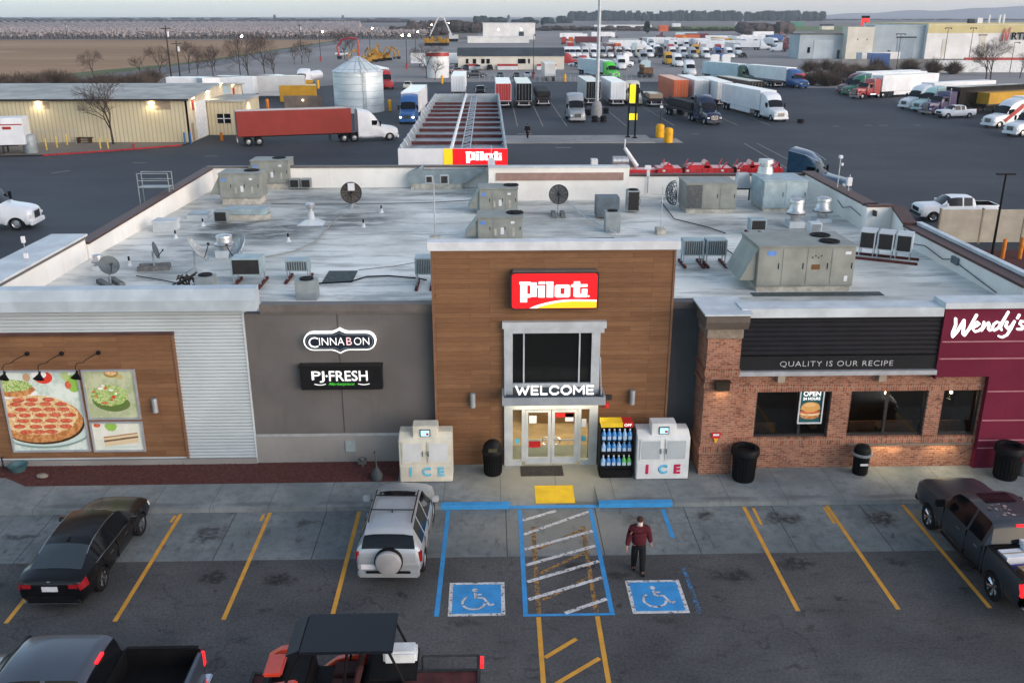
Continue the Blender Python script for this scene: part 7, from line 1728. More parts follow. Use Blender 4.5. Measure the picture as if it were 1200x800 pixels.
q = MB(); q.tube((-6, 0, 2.1), (-13.5, 0, 2.1), 1.05, n=14); o = [x for x in bpy.data.objects if x.get('label', '').startswith('white tanker')][0]; q.build('tank', CABM, o, smooth=40)
# rows of the far lot
GF = 'tractors in the second row of the far lot'
cols = ['white', 'white', 'white', 'dirty_white', 'white', 'silver', 'white', 'white', 'white', 'cream', 'white', 'black', 'white', 'white', 'silver', 'white', 'blue', 'white']
xs = [666, 672, 679, 687, 697, 708, 716, 727, 738, 751, 763, 776, 790, 803, 815, 829, 844, 858]
for i, (x, c) in enumerate(zip(xs, cols)):
 lab = 'small white tractor facing the camera in the far lot row'
 if c != 'white': lab = 'small %s tractor facing the camera, %s in the far lot row' % ({'dirty_white': 'off-white', 'silver': 'silver', 'cream': 'cream', 'black': 'black', 'blue': 'blue'}[c], 'left part' if i < 6 else ('middle' if i < 13 else 'right end'))
 put(PR_LT, x, 68 if i < 14 else 69, -88 + (i % 3) * 3, lab, c, 'white' if i % 2 else 'pale_blue', group=GF)
rd = random.Random(21); GG = 'vehicles scattered over the far lot'
pal = ['white'] * 5 + ['dirty_white', 'pale_blue', 'blue', 'red', 'black', 'silver', 'maroon', 'yellow', 'orange']
nm = {'dirty_white': 'off-white', 'pale_blue': 'pale blue'}
def scatter(n, x0, x1, y0, y1, degs, prs, ww=None):
 placed_ = []
 for _ in range(n * 20):
  if len(placed_) >= n: break
  px, py = rd.uniform(x0, x1), rd.uniform(y0, y1); p = G(px, py)
  if any((p.x - a) ** 2 + (p.y - b_) ** 2 < 90 for a, b_ in placed_): continue
  placed_.append((p.x, p.y)); pr, kind = rd.choice(prs); c = rd.choice(pal)
  put(pr, px, py, rd.choice(degs) + rd.uniform(-3, 3), 'tiny %s %s in the scattered rows of the far lot' % (nm.get(c, c), kind), c, c if rd.random() < .6 else 'white', group=GG + ', ' + c + ' ' + kind)
scatter(20, 740, 880, 53, 60, (-90, 0, 180), ((PR_LT, 'tractor'), (PR_LTR, 'trailer'), (PR_LAT, 'truck with trailer')))
scatter(16, 668, 868, 61, 65, (-90, -86, 90), ((PR_LT, 'tractor'), (PR_LTR, 'trailer')))
scatter(9, 675, 800, 74, 84, (-90, 0, 200), ((PR_LT, 'tractor'),))
scatter(28, 790, 935, 49, 62, (0, 180, -90), ((PR_LTR, 'trailer'), (PR_LAT, 'truck with trailer'), (PR_LT, 'tractor')))
scatter(10, 640, 930, 43, 48, (0, 180), ((PR_LTR, 'trailer'), (PR_LT, 'tractor')))
for px, py, pr, dg, c, lb in ((705, 52, PR_LTR, 0, 'maroon', 'maroon trailer broadside left of the mast in the far lot'), (640, 91, PR_LTR, 90, 'dirty_white', 'grey-white trailer seen from behind beyond the lot fence'), (755, 0, None, 0, '', ''),
  (752, 88, PR_LT, 92, 'pale_blue', 'pale tractor seen from behind beyond the orange trailer'), (811, 90, PR_LT, -90, 'white', 'small white day cab beyond the lot fence'), (668, 52, PR_LT, 90, 'orange', 'orange tractor beside a red one in the far lot'),
  (660, 52, PR_LT, 90, 'red', 'red tractor beside an orange one in the far lot'), (833, 79, PR_LT, 90, 'white', 'white tractor with a tall sleeper seen from behind, left of two'), (846, 79, PR_LT, 90, 'white', 'white tractor seen from behind, right of two'),
  (985, 66, PR_LT, -60, 'white', 'white tractor parked before the cream warehouse corner'), (1012, 66, PR_LT, -50, 'white', 'white tractor with open bonnet before the blue warehouse'), (1042, 68, PR_LT, -60, 'mint', 'pale green tractor left of the blue container')):
 if pr: put(pr, px, py, dg, lb, c, c)
# cars and small pickups far away: one light shell each
def small_car():
 t = thing('parked_car', 'x', 'car'); HIDE.append(t)
 st = [(2.2, sec((.6, .35), (.7, .5), (.72, .6), (.7, .68), (.5, .72), (0, .73))), (2.0, sec((.8, .25), (.88, .45), (.88, .65), (.84, .80), (.6, .86), (0, .88))), (1.0, sec((.8, .25), (.9, .45), (.9, .7), (.86, .93), (.6, .98), (0, 1.0))),
          (.3, sec((.8, .25), (.9, .45), (.9, .7), (.86, .95), (.62, 1.42), (0, 1.46))), (-1.0, sec((.8, .25), (.9, .45), (.9, .7), (.86, .97), (.62, 1.42), (0, 1.46))), (-1.8, sec((.8, .25), (.9, .45), (.9, .7), (.84, .97), (.6, 1.05), (0, 1.07))), (-2.2, sec((.7, .3), (.82, .45), (.84, .7), (.8, .88), (.56, .95), (0, .96)))]
 S_ = Shell(st, .3, wheels=(1.35, -1.35), wr=.36, extra=(.4, .9))
 ps = S_.split(lambda x, r: 'glass' if (r == 3 and -1.4 < x < .6) or (r == 4 and (.3 < x < 1.0 or -1.8 < x < -1.0)) else 'body'); merged(ps['body']).build('body', CABM, t, smooth=35); merged(ps['glass']).build('windows', GLASSD, t)
 for x in (1.35, -1.35):
  for s in (1, -1): wheel_proto(t, (x, s * .78, .33), .33, .2, 5, ALU, False)
 return t
PC = small_car(); pkl, _ = pickup((0, 0, 0), 0, 'x', CABM, detail=False); HIDE.append(pkl)
for pr, px, py, dg, c, lb in ((pkl, 563, 112, -90, 'black', 'black pickup facing the camera behind the left of the fuel canopy'), (pkl, 1119, 138, 190, 'white', 'white double-cab pickup in front of the purple tractor'), (PC, 478, 104, -90, 'cream', 'cream van-like car just behind the blue truck trailer'),
  (PC, 546, 82, -90, 'navy', 'dark car parked at the left before the long low building'), (PC, 560, 82, -90, 'silver', 'silver car parked before the long low building'), (PC, 574, 82, -90, 'black', 'black car parked third before the long low building'), (PC, 586, 92, -90, 'grey', 'grey car beyond the lot fence with a yellow bollard'),
  (PC, 605, 92, -90, 'black', 'black car in the middle beyond the lot fence'), (PC, 618, 91, -90, 'white', 'white car beyond the lot fence beside the dark pole'), (PC, 534, 86, 200, 'maroon', 'maroon car left of the low building'), (pkl, 556, 91, 10, 'grey', 'grey pickup parked broadside before the low building'),
  (pkl, 402, 66, 170, 'white', 'white pickup beside the red concrete pump arm'), (PC, 674, 78, 180, 'white', 'white car beyond the fence left of the grey trailer'), (PC, 857, 68, -90, 'white', 'white car alone at the right of the far lot rows'), (pkl, 870, 68, -90, 'black', 'black pickup beside the lone white car'), (PC, 466, 66, 0, 'black', 'x')):
 if lb != 'x': put(pr, px, py, dg, lb, c)
wpk, _ = pickup((G(1132, 264).x, G(1132, 264).y + 2, 0), R(176), 'white extended-cab pickup driving behind the beige fence panels', P['white'], detail=False)
# pale trailers parked around the equipment yard, loader, dolly
for px, py, dg, lb, c in ((1005, 78, 200, 'low white box body beside the brown bushes', 'dirty_white'),):
 put(PR_LTR, px, py, dg, lb, None, c)
for o in HIDE:
 def wipe(x):
  for c in kids(x): wipe(c)
  bpy.data.objects.remove(x)
 wipe(o)
# ------------------------------------------------------------------ fuel canopy (open-topped) behind the store
x0, x1, ya, yb = -6.29, 1.32, 65.0, 113.0
t = thing('fuel_canopy', 'long open-topped fuel canopy with a white, yellow and red lettered fascia', 'canopy', (x0, ya, 0))
def cp(name, q, m, par=None, **k): return MB().add([(a - x0, b_ - ya, c) for a, b_, c in q.v], q.f).build(name, m, par or t, **k) if len(set(q.m)) <= 1 else None
cp('fascia', MB().box(x0, x1, ya, ya + .15, 4.85, 6.0), mat('fascia_white', (.78, .78, .78), .4, 0, .05, 1)); cp('fascia_yellow', MB().box(-3.12, -2.5, ya - .03, ya, 4.85, 6.0), SIGNYEL); r_ = cp('fascia_red', MB().box(-2.5, x1 + .02, ya - .03, ya, 4.85, 6.0), SIGNRED)
q = slab_word(-1.55, 5.2, .60, .04, ya - .04); cp('lettering', q, SIGNWHITE)
FG = mat('fascia_grey', (.36, .40, .42), .5, .2, .15, 1); RB = mat('beam_red', (.13, .045, .045), .6, 0, .3, 2)
cp('side_fascia', MB().box(x0, x0 + .15, ya + .15, yb, 4.85, 6.0), FG); cp('side_fascia', MB().box(x1 - .15, x1, ya + .15, yb, 4.85, 6.0), FG); cp('end_fascia', MB().box(x0, x1, yb, yb + .15, 4.85, 6.0), FG)
for i in range(11):
 y = ya + 1.2 + i * 4.4
 cp('cross_beam', MB().box(x0 + .15, x1 - .15, y, y + .22, 5.0, 5.24), RB)
q = MB()
for i in range(48): y = ya + .2 + i * 1.0; q.box(x0 + .15, x1 - .15, y, y + .96, 4.9 + .001 * (i % 2), 4.98)
cp('deck', q, mat('deck_sheet', (.34, .36, .37), .5, .2, .35, .6))
q = MB(); q.tube((-2.6, ya + .3, 5.95), (-2.6, yb, 5.95), .13, n=8); cp('drain_pipe', q, WHITEM, smooth=40)
q = MB()
for i in range(24):
 y = ya + 1 + i * 2; q.tube((-1.9, y, 5.8), (-1.3, y + 1, 5.8), .04, n=4); q.tube((-1.3, y + 1, 5.8), (-1.9, y + 2, 5.8), .04, n=4)
q.tube((-1.9, ya + .3, 5.8), (-1.9, yb, 5.8), .05, n=5); q.tube((-1.3, ya + .3, 5.8), (-1.3, yb, 5.8), .05, n=5); cp('cable_tray', q, GALV)
for i in range(16):
 y = ya + 1.3 + i * 3.05
 q = MB(); q.tube((x0 + .3, y, 5.7), (x0 + .05, y, 6.15), .04, n=4); q.tube((x1 - .3, y, 5.7), (x1 - .05, y, 6.15), .04, n=4); cp('brace', q, GALV)
for i in range(5):
 for x in (x0 + 1.6, x1 - 1.6): cp('column', MB().box(x - .22, x + .22, ya + 3 + i * 10, ya + 3.44 + i * 10, 0, 4.9), CAPW)
# ------------------------------------------------------------------ structures behind
def local(q, x, y): return MB().add([(a - x, b_ - y, c) for a, b_, c in q.v], q.f)
def bpart(t, name, q, m, **k): return local(q, t.location.x, t.location.y).build(name, m, t, **k)
# yellow metal building with a gable to the right
m, nt, b, oc = newmat('yellow_siding'); s = sep(nt, oc)
wv = mth(nt, 'PINGPONG', mth(nt, 'ADD', s[0], s[1]), .25); f = ramp(nt, wv, 0.03, .1)
c = mix(nt, ramp(nt, noise(nt, oc, .3, 4), .3, .7), (0.48, 0.42, 0.28), (0.56, 0.50, 0.35)); c = mix(nt, f, (0.38, 0.33, 0.21), c); nt.links.new(c, b.inputs['Base Color']); b.inputs['Roughness'].default_value = .6
YS = m; CRM = mat('cream_siding', (.58, .51, .38), .7, 0, .15, 1)
RFM = mat('metal_roof', (.36, .37, .345), .65, 0, .25, .4)
BX, BY, BD = -36.6, 116.0, 27.0; ev = FY(100, 117, BY).z; rg = FY(252, 100, BY + BD / 2).z
t = thing('metal_warehouse', 'long yellow metal warehouse with a low grey gable roof and lit wall lamps', 'building', (BX, BY, 0))
bpart(t, 'front_wall', MB().box(-78, BX, BY, BY + .2, 0, ev), YS); bpart(t, 'rear_wall', MB().box(-78, BX, BY + BD - .2, BY + BD, 0, ev), YS)
q = MB(); q.prism([(BY, 0), (BY + BD, 0), (BY + BD, ev), (BY + BD / 2, rg), (BY, ev)], BX - .2, BX, 'x'); bpart(t, 'gable_wall', q, CRM)
q = MB(); q.prism([(BY - .4, ev - .05), (BY + BD / 2, rg), (BY + BD + .4, ev - .05), (BY + BD + .4, ev + .12), (BY + BD / 2, rg + .17), (BY - .4, ev + .12)], -78, BX + .4, 'x'); bpart(t, 'roof', q, RFM)
q = MB(); q.box(-78, BX + .42, BY - .5, BY - .4, ev - .12, ev + .1); bpart(t, 'gutter', q, DARKM)
q = MB(); q.box(BX, BX + .06, BY + 3.2, BY + 7.6, 0.1, 4.6); bpart(t, 'roller_door', q, WHITEM)
q = MB(); q.box(BX, BX + .05, BY + 1.0, BY + 1.9, 0.1, 2.2); bpart(t, 'side_door', q, P['tan'])
for y in (BY + 2.6, BY + 22): q = MB(); q.box(BX, BX + .12, y - .5, y + .1, 3.7, 5.0); bpart(t, 'red_sign_panel', q, P['red'])
q = MB(); q.box(BX, BX + .06, BY + 16.5, BY + 20, 3.6, 5.6); bpart(t, 'upper_window', q, P['pale_blue'])
for x in (-53, -39.5): q = MB(); q.box(x - 1, x + 1, BY - .03, BY, 4.0, 5.0) if x > -50 else q.box(x - .9, x, BY - .03, BY, 4.1, 4.9); bpart(t, 'louvre_vent', q, P['tan'])
LMP = mat('lamp_glow', (1, .9, .7), .4, 0, 0, 1, emit=(1, .78, .45), estr=9)
for (px, py) in ((44, 121), (177, 121)):
 p = FY(px, py, BY - .2); q = MB(); q.box(p.x - .25, p.x + .25, BY - .22, BY, p.z - .12, p.z + .12); bpart(t, 'wall_lamp', q, LMP); spot('wall_lamp_light', (p.x, BY - .35, p.z), (p.x, BY + .1, 0), 80, (1, .8, .45), 150, .6)
for y, z in ((BY + 2.4, 5.2), (BY + 9.0, 5.4), (BY + 15.5, 5.9), (BY + 21.5, 5.5)):
 q = MB(); q.box(BX, BX + .25, y - .2, y + .2, z - .1, z + .1); bpart(t, 'wall_lamp', q, LMP); spot('gable_lamp_light', (BX + .35, y, z), (BX - .1, y, 0), 80, (1, .82, .5), 140, .6)
A = Vector((-36.6, 124.0)); q = MB(); q.box(-36.5, -31.9, 124, 133, 0, 4.2); bpart(t, 'annex', q, YS); q = MB(); q.box(-36.6, -31.7, 123.8, 133.2, 4.2, 4.45); bpart(t, 'annex_roof', q, RFM)
q = MB(); q.box(-35.3, -33.6, 123.94, 124, 1.5, 2.7); bpart(t, 'annex_window', q, GLASSD); q = MB(); q.box(-34.5, -34.4, 123.9, 123.94, 1.5, 2.7); q.box(-35.3, -33.6, 123.9, 123.94, 2.06, 2.14); bpart(t, 'window_bars', q, WHITEM)
spot('annex_lamp', (-31.5, 127, 4.0), (-31.95, 127, 0), 160, (1, .82, .5), 140, .6)
rk = MB(); P1 = [G(*p) for p in ((50, 183), (110, 179), (165, 175), (213, 171))]
for a, c in zip(P1, P1[1:]):
 d = (c - a).normalized(); n = Vector((-d.y, d.x, 0)) * .3; rk.add([(*(a)[:2], .0), (*(c)[:2], .0), (*(c + n)[:2], .0), (*(a + n)[:2], .0), (*(a)[:2], .16), (*(c)[:2], .16), (*(c + n)[:2], .16), (*(a + n)[:2], .16)], [(4, 5, 6, 7), (0, 1, 5, 4), (1, 2, 6, 5), (2, 3, 7, 6), (3, 0, 4, 7)])
struct('red_kerb', rk, mat('kerb_red', (.32, .03, .035), .7, 0, .3, 2))
pd = MB(); pd.add([(p.x, p.y + .3, .1) for p in P1] + [(-36.6, 116, .1), (-60, 116, .1), (-60, 104, .1)], [tuple(range(7))]); STR('planting_verge', pd, 'dirt')
GB = 'yellow steel bollards along the red kerb'
def bollard(p, r, h, m, label, group=None, name='bollard', cap=None):
 t = thing(name, label, 'bollard', p, group=group); q = MB(); q.lathe([(r, 0), (r, h - r * .4), (r * .7, h), (.001, h + r * .1)], n=14); q.build('post', m, t, smooth=40)
 q = MB(); q.lathe([(r * 1.02, h * .55), (r * 1.02, h * .68)], n=14, caps=False); q.build('band', cap or m, t); return t
BYL = mat('bollard_yellow', (.55, .40, .10), .6, 0, .2, 3); BLD = mat('bollard_blue', (.03, .12, .30), .5); BGO = mat('bollard_gold', (.72, .36, .01), .5, 0, .15, 3); BOR = mat('bollard_orange', (.55, .17, .02), .5, 0, .15, 3)
for i, px in enumerate((43, 55, 67, 79)): bollard(G(px, 180 - i * 3), .09, 1.4, BYL, 'pale yellow bollard, %s of four beside the white trailer' % ('nearest the trailer', 'second', 'third', 'last')[i], GB)
for i, px in enumerate((118, 127)): bollard(G(px, 175), .10, 1.3, BYL, 'pale yellow bollard %s of the pair by the bare tree' % ('left', 'right')[i], GB)
for i, px in enumerate((217, 224)): bollard(G(px, 169), .11, 1.4, BLD, 'blue bollard %s of the pair at the warehouse corner' % ('left', 'right')[i])
bollard(G(314, 130), .28, 1.9, BOR, 'fat orange bollard with a white foot between trailer and dumpster'); bollard(G(260, 165), .2, 1.0, BOR, 'short orange bollard at the warehouse ramp')
bollard(G(773, 161), .55, 1.65, BGO, 'fat yellow barrel bollard, left of two on the pavement island', cap=BGO); bollard(G(783, 167), .55, 1.75, BGO, 'fat yellow barrel bollard, right of two on the pavement island', cap=BGO)
bollard(G(1174, 305), .12, 1.4, BOR, 'orange bollard left of two by the beige fence'); bollard(G(1194, 305), .13, 1.5, BOR, 'orange bollard right of two by the beige fence')
for px, py in ((373, 104), (518, 98), (662, 96), (457, 130)): bollard(G(px, py), .28, 1.8, BGO, {373: 'yellow bollard beyond the silo yard', 518: 'yellow bollard beside the leafless bush', 662: 'yellow bollard behind the silver tractor', 457: 'orange-yellow bollard left of the blue truck'}[px])
q = MB(); q.lathe([(.16, 0), (.16, .08), (.1, .1), (.1, .5), (.13, .52), (.1, .66), (.001, .72)], n=12); q.tube((-.2, 0, .42), (.2, 0, .42), .05, n=8); single('fire_hydrant', q, P['red'], 'small red fire hydrant at the red kerb', 'hydrant', G(157, 174), smooth=40)
t = thing('picnic_table', 'low brown picnic table against the yellow warehouse', 'table', (*G(101, 168)[:2], 0)); q = MB(); q.box(-1, 1, -.35, .35, .68, .74); q.build('table_top', mat('old_wood', (.06, .035, .025), .8), t)
for s in (-1, 1): q = MB(); q.box(-1, 1, s * .75 - .13, s * .75 + .13, .4, .45); q.build('bench', MATS['old_wood'], t); q = MB(); q.box(s * .7 - .05, s * .7 + .05, -.75, .75, 0, .7); q.build('frame', MATS['old_wood'], t)
t = thing('chainlink_fence', 'short grey wire fence in front of the warehouse wall behind the white trailer', 'fence', (*G(70, 170)[:2], 0))
for x in (-5, -2.5, 0, 2): q = MB(); q.tube((x, 0, 0), (x, 0, 2), .04, n=6); q.build('post', GALV, t)
q = MB()
for i in range(36): q.tube((-5 + i * .2, 0, .1), (-5 + i * .2, 0, 2), .008, n=3)
for i in range(8): q.tube((-5, 0, .1 + i * .27), (2, 0, .1 + i * .27), .008, n=3)
q.build('mesh', GALV, t)
# silo
t = thing('grain_silo', 'round galvanised grain silo with a conical roof and ladder', 'silo', (-21.0, 155.5, 0)); zt = FY(450, 84, 155).z; zp = FY(418, 66, 155).z
m, nt, b, oc = newmat('silo_steel'); s = sep(nt, oc)
c = mix(nt, ramp(nt, noise(nt, oc, .4, 4, .5, (1, 1, 3)), .3, .7), (.50, .57, .60), (.66, .72, .74)); c = mix(nt, linemask(nt, s[2], 1.12, 0, .06), c, (.25, .3, .33)); nt.links.new(c, b.inputs['Base Color']); b.inputs['Metallic'].default_value = .25; b.inputs['Roughness'].default_value = .42
setbump(nt, b, mth(nt, 'SINE', mth(nt, 'MULTIPLY', s[2], 60)), .3, .02)
q = MB(); q.lathe([(4.0, 0), (4.0, zt)], n=44, caps=False); q.build('tank_wall', m, t, smooth=40)
q = MB(); q.lathe([(4.1, zt - .05), (4.12, zt + .05), (.5, zp - .1), (.001, zp)], n=44, caps=False); q.build('conical_roof', m, t, smooth=25)
q = MB(); q.path([(1.3, -4.08, 0), (1.3, -4.08, zt), (.3, -.8, zp - .2)], .06, 5); q.path([(1.7, -4.02, 0), (1.7, -4.02, zt)], .05, 5)
for i in range(20): q.tube((1.3, -4.06, .3 + i * .35), (1.7, -4.04, .3 + i * .35), .03, n=4)
q.build('ladder', GALV, t); q = MB(); q.box(1.1, 1.7, -4.2, -3.8, zt, zt + .5); q.build('hatch', PLATE, t)
for a in range(0, 360, 30): q = MB(); q.tube((4.1 * math.cos(R(a)), 4.1 * math.sin(R(a)), zt + .08), (.5 * math.cos(R(a)), .5 * math.sin(R(a)), zp - .05), .04, n=4); q.build('roof_rib', GALV, t)
# containers, dumpster, screen wall left of the silo
def boxthing(name, px, py, w, d, h, rz, m, label, cat, parts=True, z=0):
 p = G(px, py); t = thing(name, label, cat, (p.x, p.y, z), R(rz)); q = MB(); q.box(-w / 2, w / 2, 0, d, .1, h); b_ = q.build('body', m, t, bevel=.03)
 if parts:
  q = MB()
  for i in range(int(w / .5)): q.box(-w / 2 + .15 + i * .5, -w / 2 + .25 + i * .5, -.05, 0, .2, h - .1)
  q.build('ribs', m, b_); q = MB(); q.box(-w / 2 - .03, w / 2 + .03, -.06, .1, h - .12, h + .02); q.build('top_rail', m, b_)
 return t
boxthing('storage_container', 350, 120, 6.5, 2.4, 2.9, 8, P['yellow'], 'yellow ribbed waste container behind the tan screen wall', 'container'); boxthing('storage_container', 352, 110, 5, 2.4, 2.6, 6, P['yellow'], 'second yellow container behind the first one', 'container')
boxthing('screen_wall', 356, 130, 6.2, .3, 2.4, 3, mat('screen_tan', (.17, .14, .12), .8, 0, .2, 1), 'flat tan screen wall with a small lamp left of the silo', 'wall', False)
p = G(355, 116); q = MB(); q.ball((0, 0, 0), .12, 8, 6); single('lamp', q, LMP, 'small round lit lamp on the tan screen wall', 'lamp', (G(356, 130).x, G(356, 130).y - .15, 1.7))
q = MB(); q.lathe([(.7, 0), (.75, .1), (.75, 1.9), (.6, 2.1), (.001, 2.15)], n=16); single('water_tank', q, UG2, 'grey cylinder tank beside the white trailer at the left edge', 'tank', G(37, 180), smooth=40)
boxthing('storage_container', 1031, 80, 5.5, 4, 4.2, 0, P['blue'], 'blue container standing in front of the blue-grey warehouse', 'container')
# tall lamp mast with a concrete foot and tyres
p = G(699, 137); t = thing('lamp_mast', 'very tall grey lamp mast on a concrete foot in the truck lot', 'mast', p)
q = MB(); q.lathe([(.85, 0), (.8, 1.6), (.6, 2.2), (.3, 2.4), (.001, 2.4)], n=20); q.build('concrete_foot', mat('conc_foot', (.26, .26, .26), .85), t, smooth=40); q = MB(); q.tube((0, 0, 2.3), (0, 0, 38), .30, .18, 14); q.build('pole', GALV, t, smooth=40)
q = MB(); q.box(-1.8, 1.8, -.3, .3, 37.6, 38.1); q.build('lamp_frame', DARKM, t)
for i, (px, py) in enumerate(((697, 143), (707, 143), (710, 133), (689, 135))):
 q = MB(); q.lathe([(.3, 0), (.48, .05), (.5, .15), (.48, .25), (.3, .3)], n=14); q.lathe([(.3, .3), (.47, .35), (.49, .45), (.47, .55), (.3, .6)], n=14); q.lathe([(.3, .6), (.46, .65), (.48, .75), (.46, .85), (.3, .9)], n=14)
 single('tyre_stack', q, RUBBER, 'stack of black tyres at the %s of the lamp mast foot' % ('front left', 'front right', 'back right', 'back left')[i], 'tyres', G(px, py), smooth=40)
q = MB(); q.lathe([(.3, 0), (.5, .08), (.52, .3), (.5, .5), (.3, .55)], n=14); single('loose_tyre', q, RUBBER, 'lone black tyre on the asphalt right of the white rig', 'tyre', G(938, 144), smooth=40)
# pylon sign with yellow panels
p = G(741, 163); t = thing('pylon_sign', 'pylon sign of two black posts with tall yellow panels on the pavement island', 'sign', (p.x, p.y, .12))
for x, y in ((-.45, .9), (.3, 0)): q = MB(); q.tube((x, y, 0), (x, y, 6.6), .12, n=8); q.box(x - .28, x + .28, y - .28, y + .28, 0, .12); q.build('post', BLACKP, t)
YP = mat('panel_yellow', (.80, .62, .01), .4, 0, 0, 1, emit=(1, .75, .01), estr=.35)
q = MB(); q.box(-.50, .30, .3, .42, 4.3, 6.5); q.build('tall_panel', YP, t); q = MB(); q.box(.42, .62, .2, .5, 4.2, 6.5); q.build('side_panel', BLACKP, t)
q = MB(); q.box(-.45, .55, .3, .42, 2.2, 3.0); q.build('low_panel', YP, t)
p = G(774, 150); t = thing('camera_post', 'short dark post with a white camera behind the yellow barrels', 'post', p); q = MB(); q.tube((0, 0, 0), (0, 0, 2.7), .1, n=8); q.build('post', DARKM, t); q = MB(); q.box(-.2, .2, -.15, .15, 2.7, 3.0); q.build('camera', PLATE, t)
# beige fence panels and light pole at the right
A = G(1098, 286); Bq = G(1206, 296); Bq.y = A.y - .2
t = thing('panel_fence', 'beige panel fence beyond the right parapet of the store', 'fence', (A.x, A.y, 0))
for i in range(5): q = MB(); q.box(i * 2.9, i * 2.9 + 2.8, 0, .12, .1, 2.35); q.build('panel', mat('panel_beige', (.36, .33, .27), .7, 0, .15, 1), t, bevel=.01); q = MB(); q.box(i * 2.9 - .1, i * 2.9, -.03, .15, 0, 2.45); q.build('post', mat('post_tan', (.24, .20, .15), .7), t)
q = MB(); q.box(29, 48, 46, 58.6, -.005, .12); STR('red_soil_strip', q, 'pink_gravel')
p = G(1162, 300); t = thing('light_pole', 'thin black light pole with a double head beside the beige fence', 'lamp post', p); h_ = FY(1176, 204, p.y).z
q = MB(); q.tube((0, 0, 0), (0, 0, h_), .09, .06, 8); q.build('pole', BLACKP, t)
for s in (-1, 1): q = MB(); q.box(s * .3 - .3, s * .3 + .3, -.12, .12, h_ - .05, h_ + .05); q.build('lamp_head', BLACKP, t, bevel=.02)
# red machinery behind the store
p = G(845, 214); t = thing('equipment_trailer', 'long low red equipment trailer parked behind the back right parapet', 'trailer', (p.x, p.y, 0)); RDM = P['red']
RDM = mat('machine_red', (.50, .012, .02), .4, 0, .15, 1.5, coat=.4)
q = MB(); q.box(-6.2, 5.4, -1, 1, .7, 1.5); q.build('frame', RDM, t, bevel=.05)
for x in np.arange(-5.9, 5.4, .55): q = MB(); q.box(x, x + .12, -1.04, -1.0, .75, 1.45); q.build('rib', RDM, t)
for x in (-3.9, .75): q = MB(); q.box(x, x + .35, -1.03, 1.0, 1.0, 1.56); q.build('dark_gap', BLACKP, t)  # black boxes stand in for the dark, shaded gaps between segments
for x in (-5.6, -3.4, -.2, 1.3, 4.4): q = MB(); q.tube((x, -.7, 1.5), (x + .5, -.7, 2.0), .07, n=6); q.tube((x, .6, 1.5), (x + .3, .6, 2.1), .06, n=6); q.build('hydraulic_arm', RDM, t); q = MB(); q.box(x - .15, x + .1, -1.06, -1.04, 1.2, 1.36); q.build('reflector', PLATE, t)
for x, w, h in ((-5.2, 1.2, 1.8), (-2.2, 2.4, 1.75), (-1.6, .8, 2.1), (2.8, 2.6, 1.75), (2.6, .7, 2.1), (5.0, .5, 1.9)): q = MB(); q.prism([(x - w / 2, 1.4), (x + w / 2, 1.4), (x + w / 2 - .3, h), (x - w / 2 + .3, h)], -.8, .8); q.build('housing', RDM, t, bevel=.06)
for x in (-4, -2.8, 3.2, 4.4): wheel_proto(t, (x, -.95, .45), .45, .3, 5, ALU, False)
p = G(728, 214); t = thing('boom_truck', 'small red truck chassis with a raised white boom behind the store', 'truck', (p.x, p.y, 0))
q = MB(); q.box(-2.6, 3.4, -.8, .8, .8, 1.3); q.build('chassis', RDM, t, bevel=.05); q = MB(); q.tube((-.9, 0, 2.0), (.6, 0, 2.0), .45, n=14); q.build('steel_drum', STEEL, t, smooth=40)
q = MB(); q.tube((1.4, 0, 1.5), (.2, 0, 3.2), .22, .16, 8); q.build('boom', WHITEM, t, smooth=40); q = MB(); q.tube((.2, 0, 3.1), (.2, 0, 4.0), .07, n=6); q.build('mast', WHITEM, t); q = MB(); q.box(-2.9, -2.3, -.5, .5, 1.2, 2.2); q.build('cab_panel', WHITEM, t)
for x in (-1.8, 1.0, 2.4): wheel_proto(t, (x, -.9, .45), .45, .3, 5, ALU, False)
# ------------------------------------------------------------------ far buildings
def building(label, x0, x1, Y, dep, h, m, rm, parts=(), name='building', over=.3, pitch=0):
 t = thing(name, label, 'building', (x0, Y, 0)); bpart(t, 'wall', MB().box(x0, x1, Y, Y + dep, 0, h), m)
 if pitch: q = MB(); q.prism([(Y - over, h), (Y + dep / 2, h + pitch), (Y + dep + over, h)], x0 - over, x1 + over, 'x'); bpart(t, 'roof', q, rm)
 else: bpart(t, 'roof', MB().box(x0 - over, x1 + over, Y - over, Y + dep + over, h, h + .35), rm)
 for nm, a, c, z0, z1, mm in parts: bpart(t, nm, MB().box(a, c, Y - .12, Y, z0, z1), mm)
 return t
WB = mat('wall_bluegrey', (.36, .42, .45), .7, 0, .12, .2); WC_ = mat('wall_cream', (.62, .59, .51), .7, 0, .12, .2); WW = mat('wall_white', (.72, .71, .69), .7, 0, .1, .2); WYB = mat('band_yellow', (.58, .50, .26), .7, 0, .1, .2)
RO = mat('roof_olive', (.13, .125, .10), .8, 0, .2, .3); RS = mat('roof_slate', (.055, .07, .08), .8, 0, .2, .3)
x0 = FY(537, 80, 279).x; x1_ = FY(661, 80, 279).x; zh = FY(600, 66, 279).z; zr = FY(600, 56, 284).z
wins = [('window', FY(a, 70, 279).x, FY(b_, 70, 279).x, zh * .45, zh * .8, GLASSD) for a, b_ in ((546, 549), (554, 558), (564, 568), (570, 574), (607, 616), (619, 621))]
building('long low pale building with a dark slate roof beyond the truck lot', x0, x1_, 279, 10, zh, WC_, RS, wins, pitch=max(1.2, zr - zh))
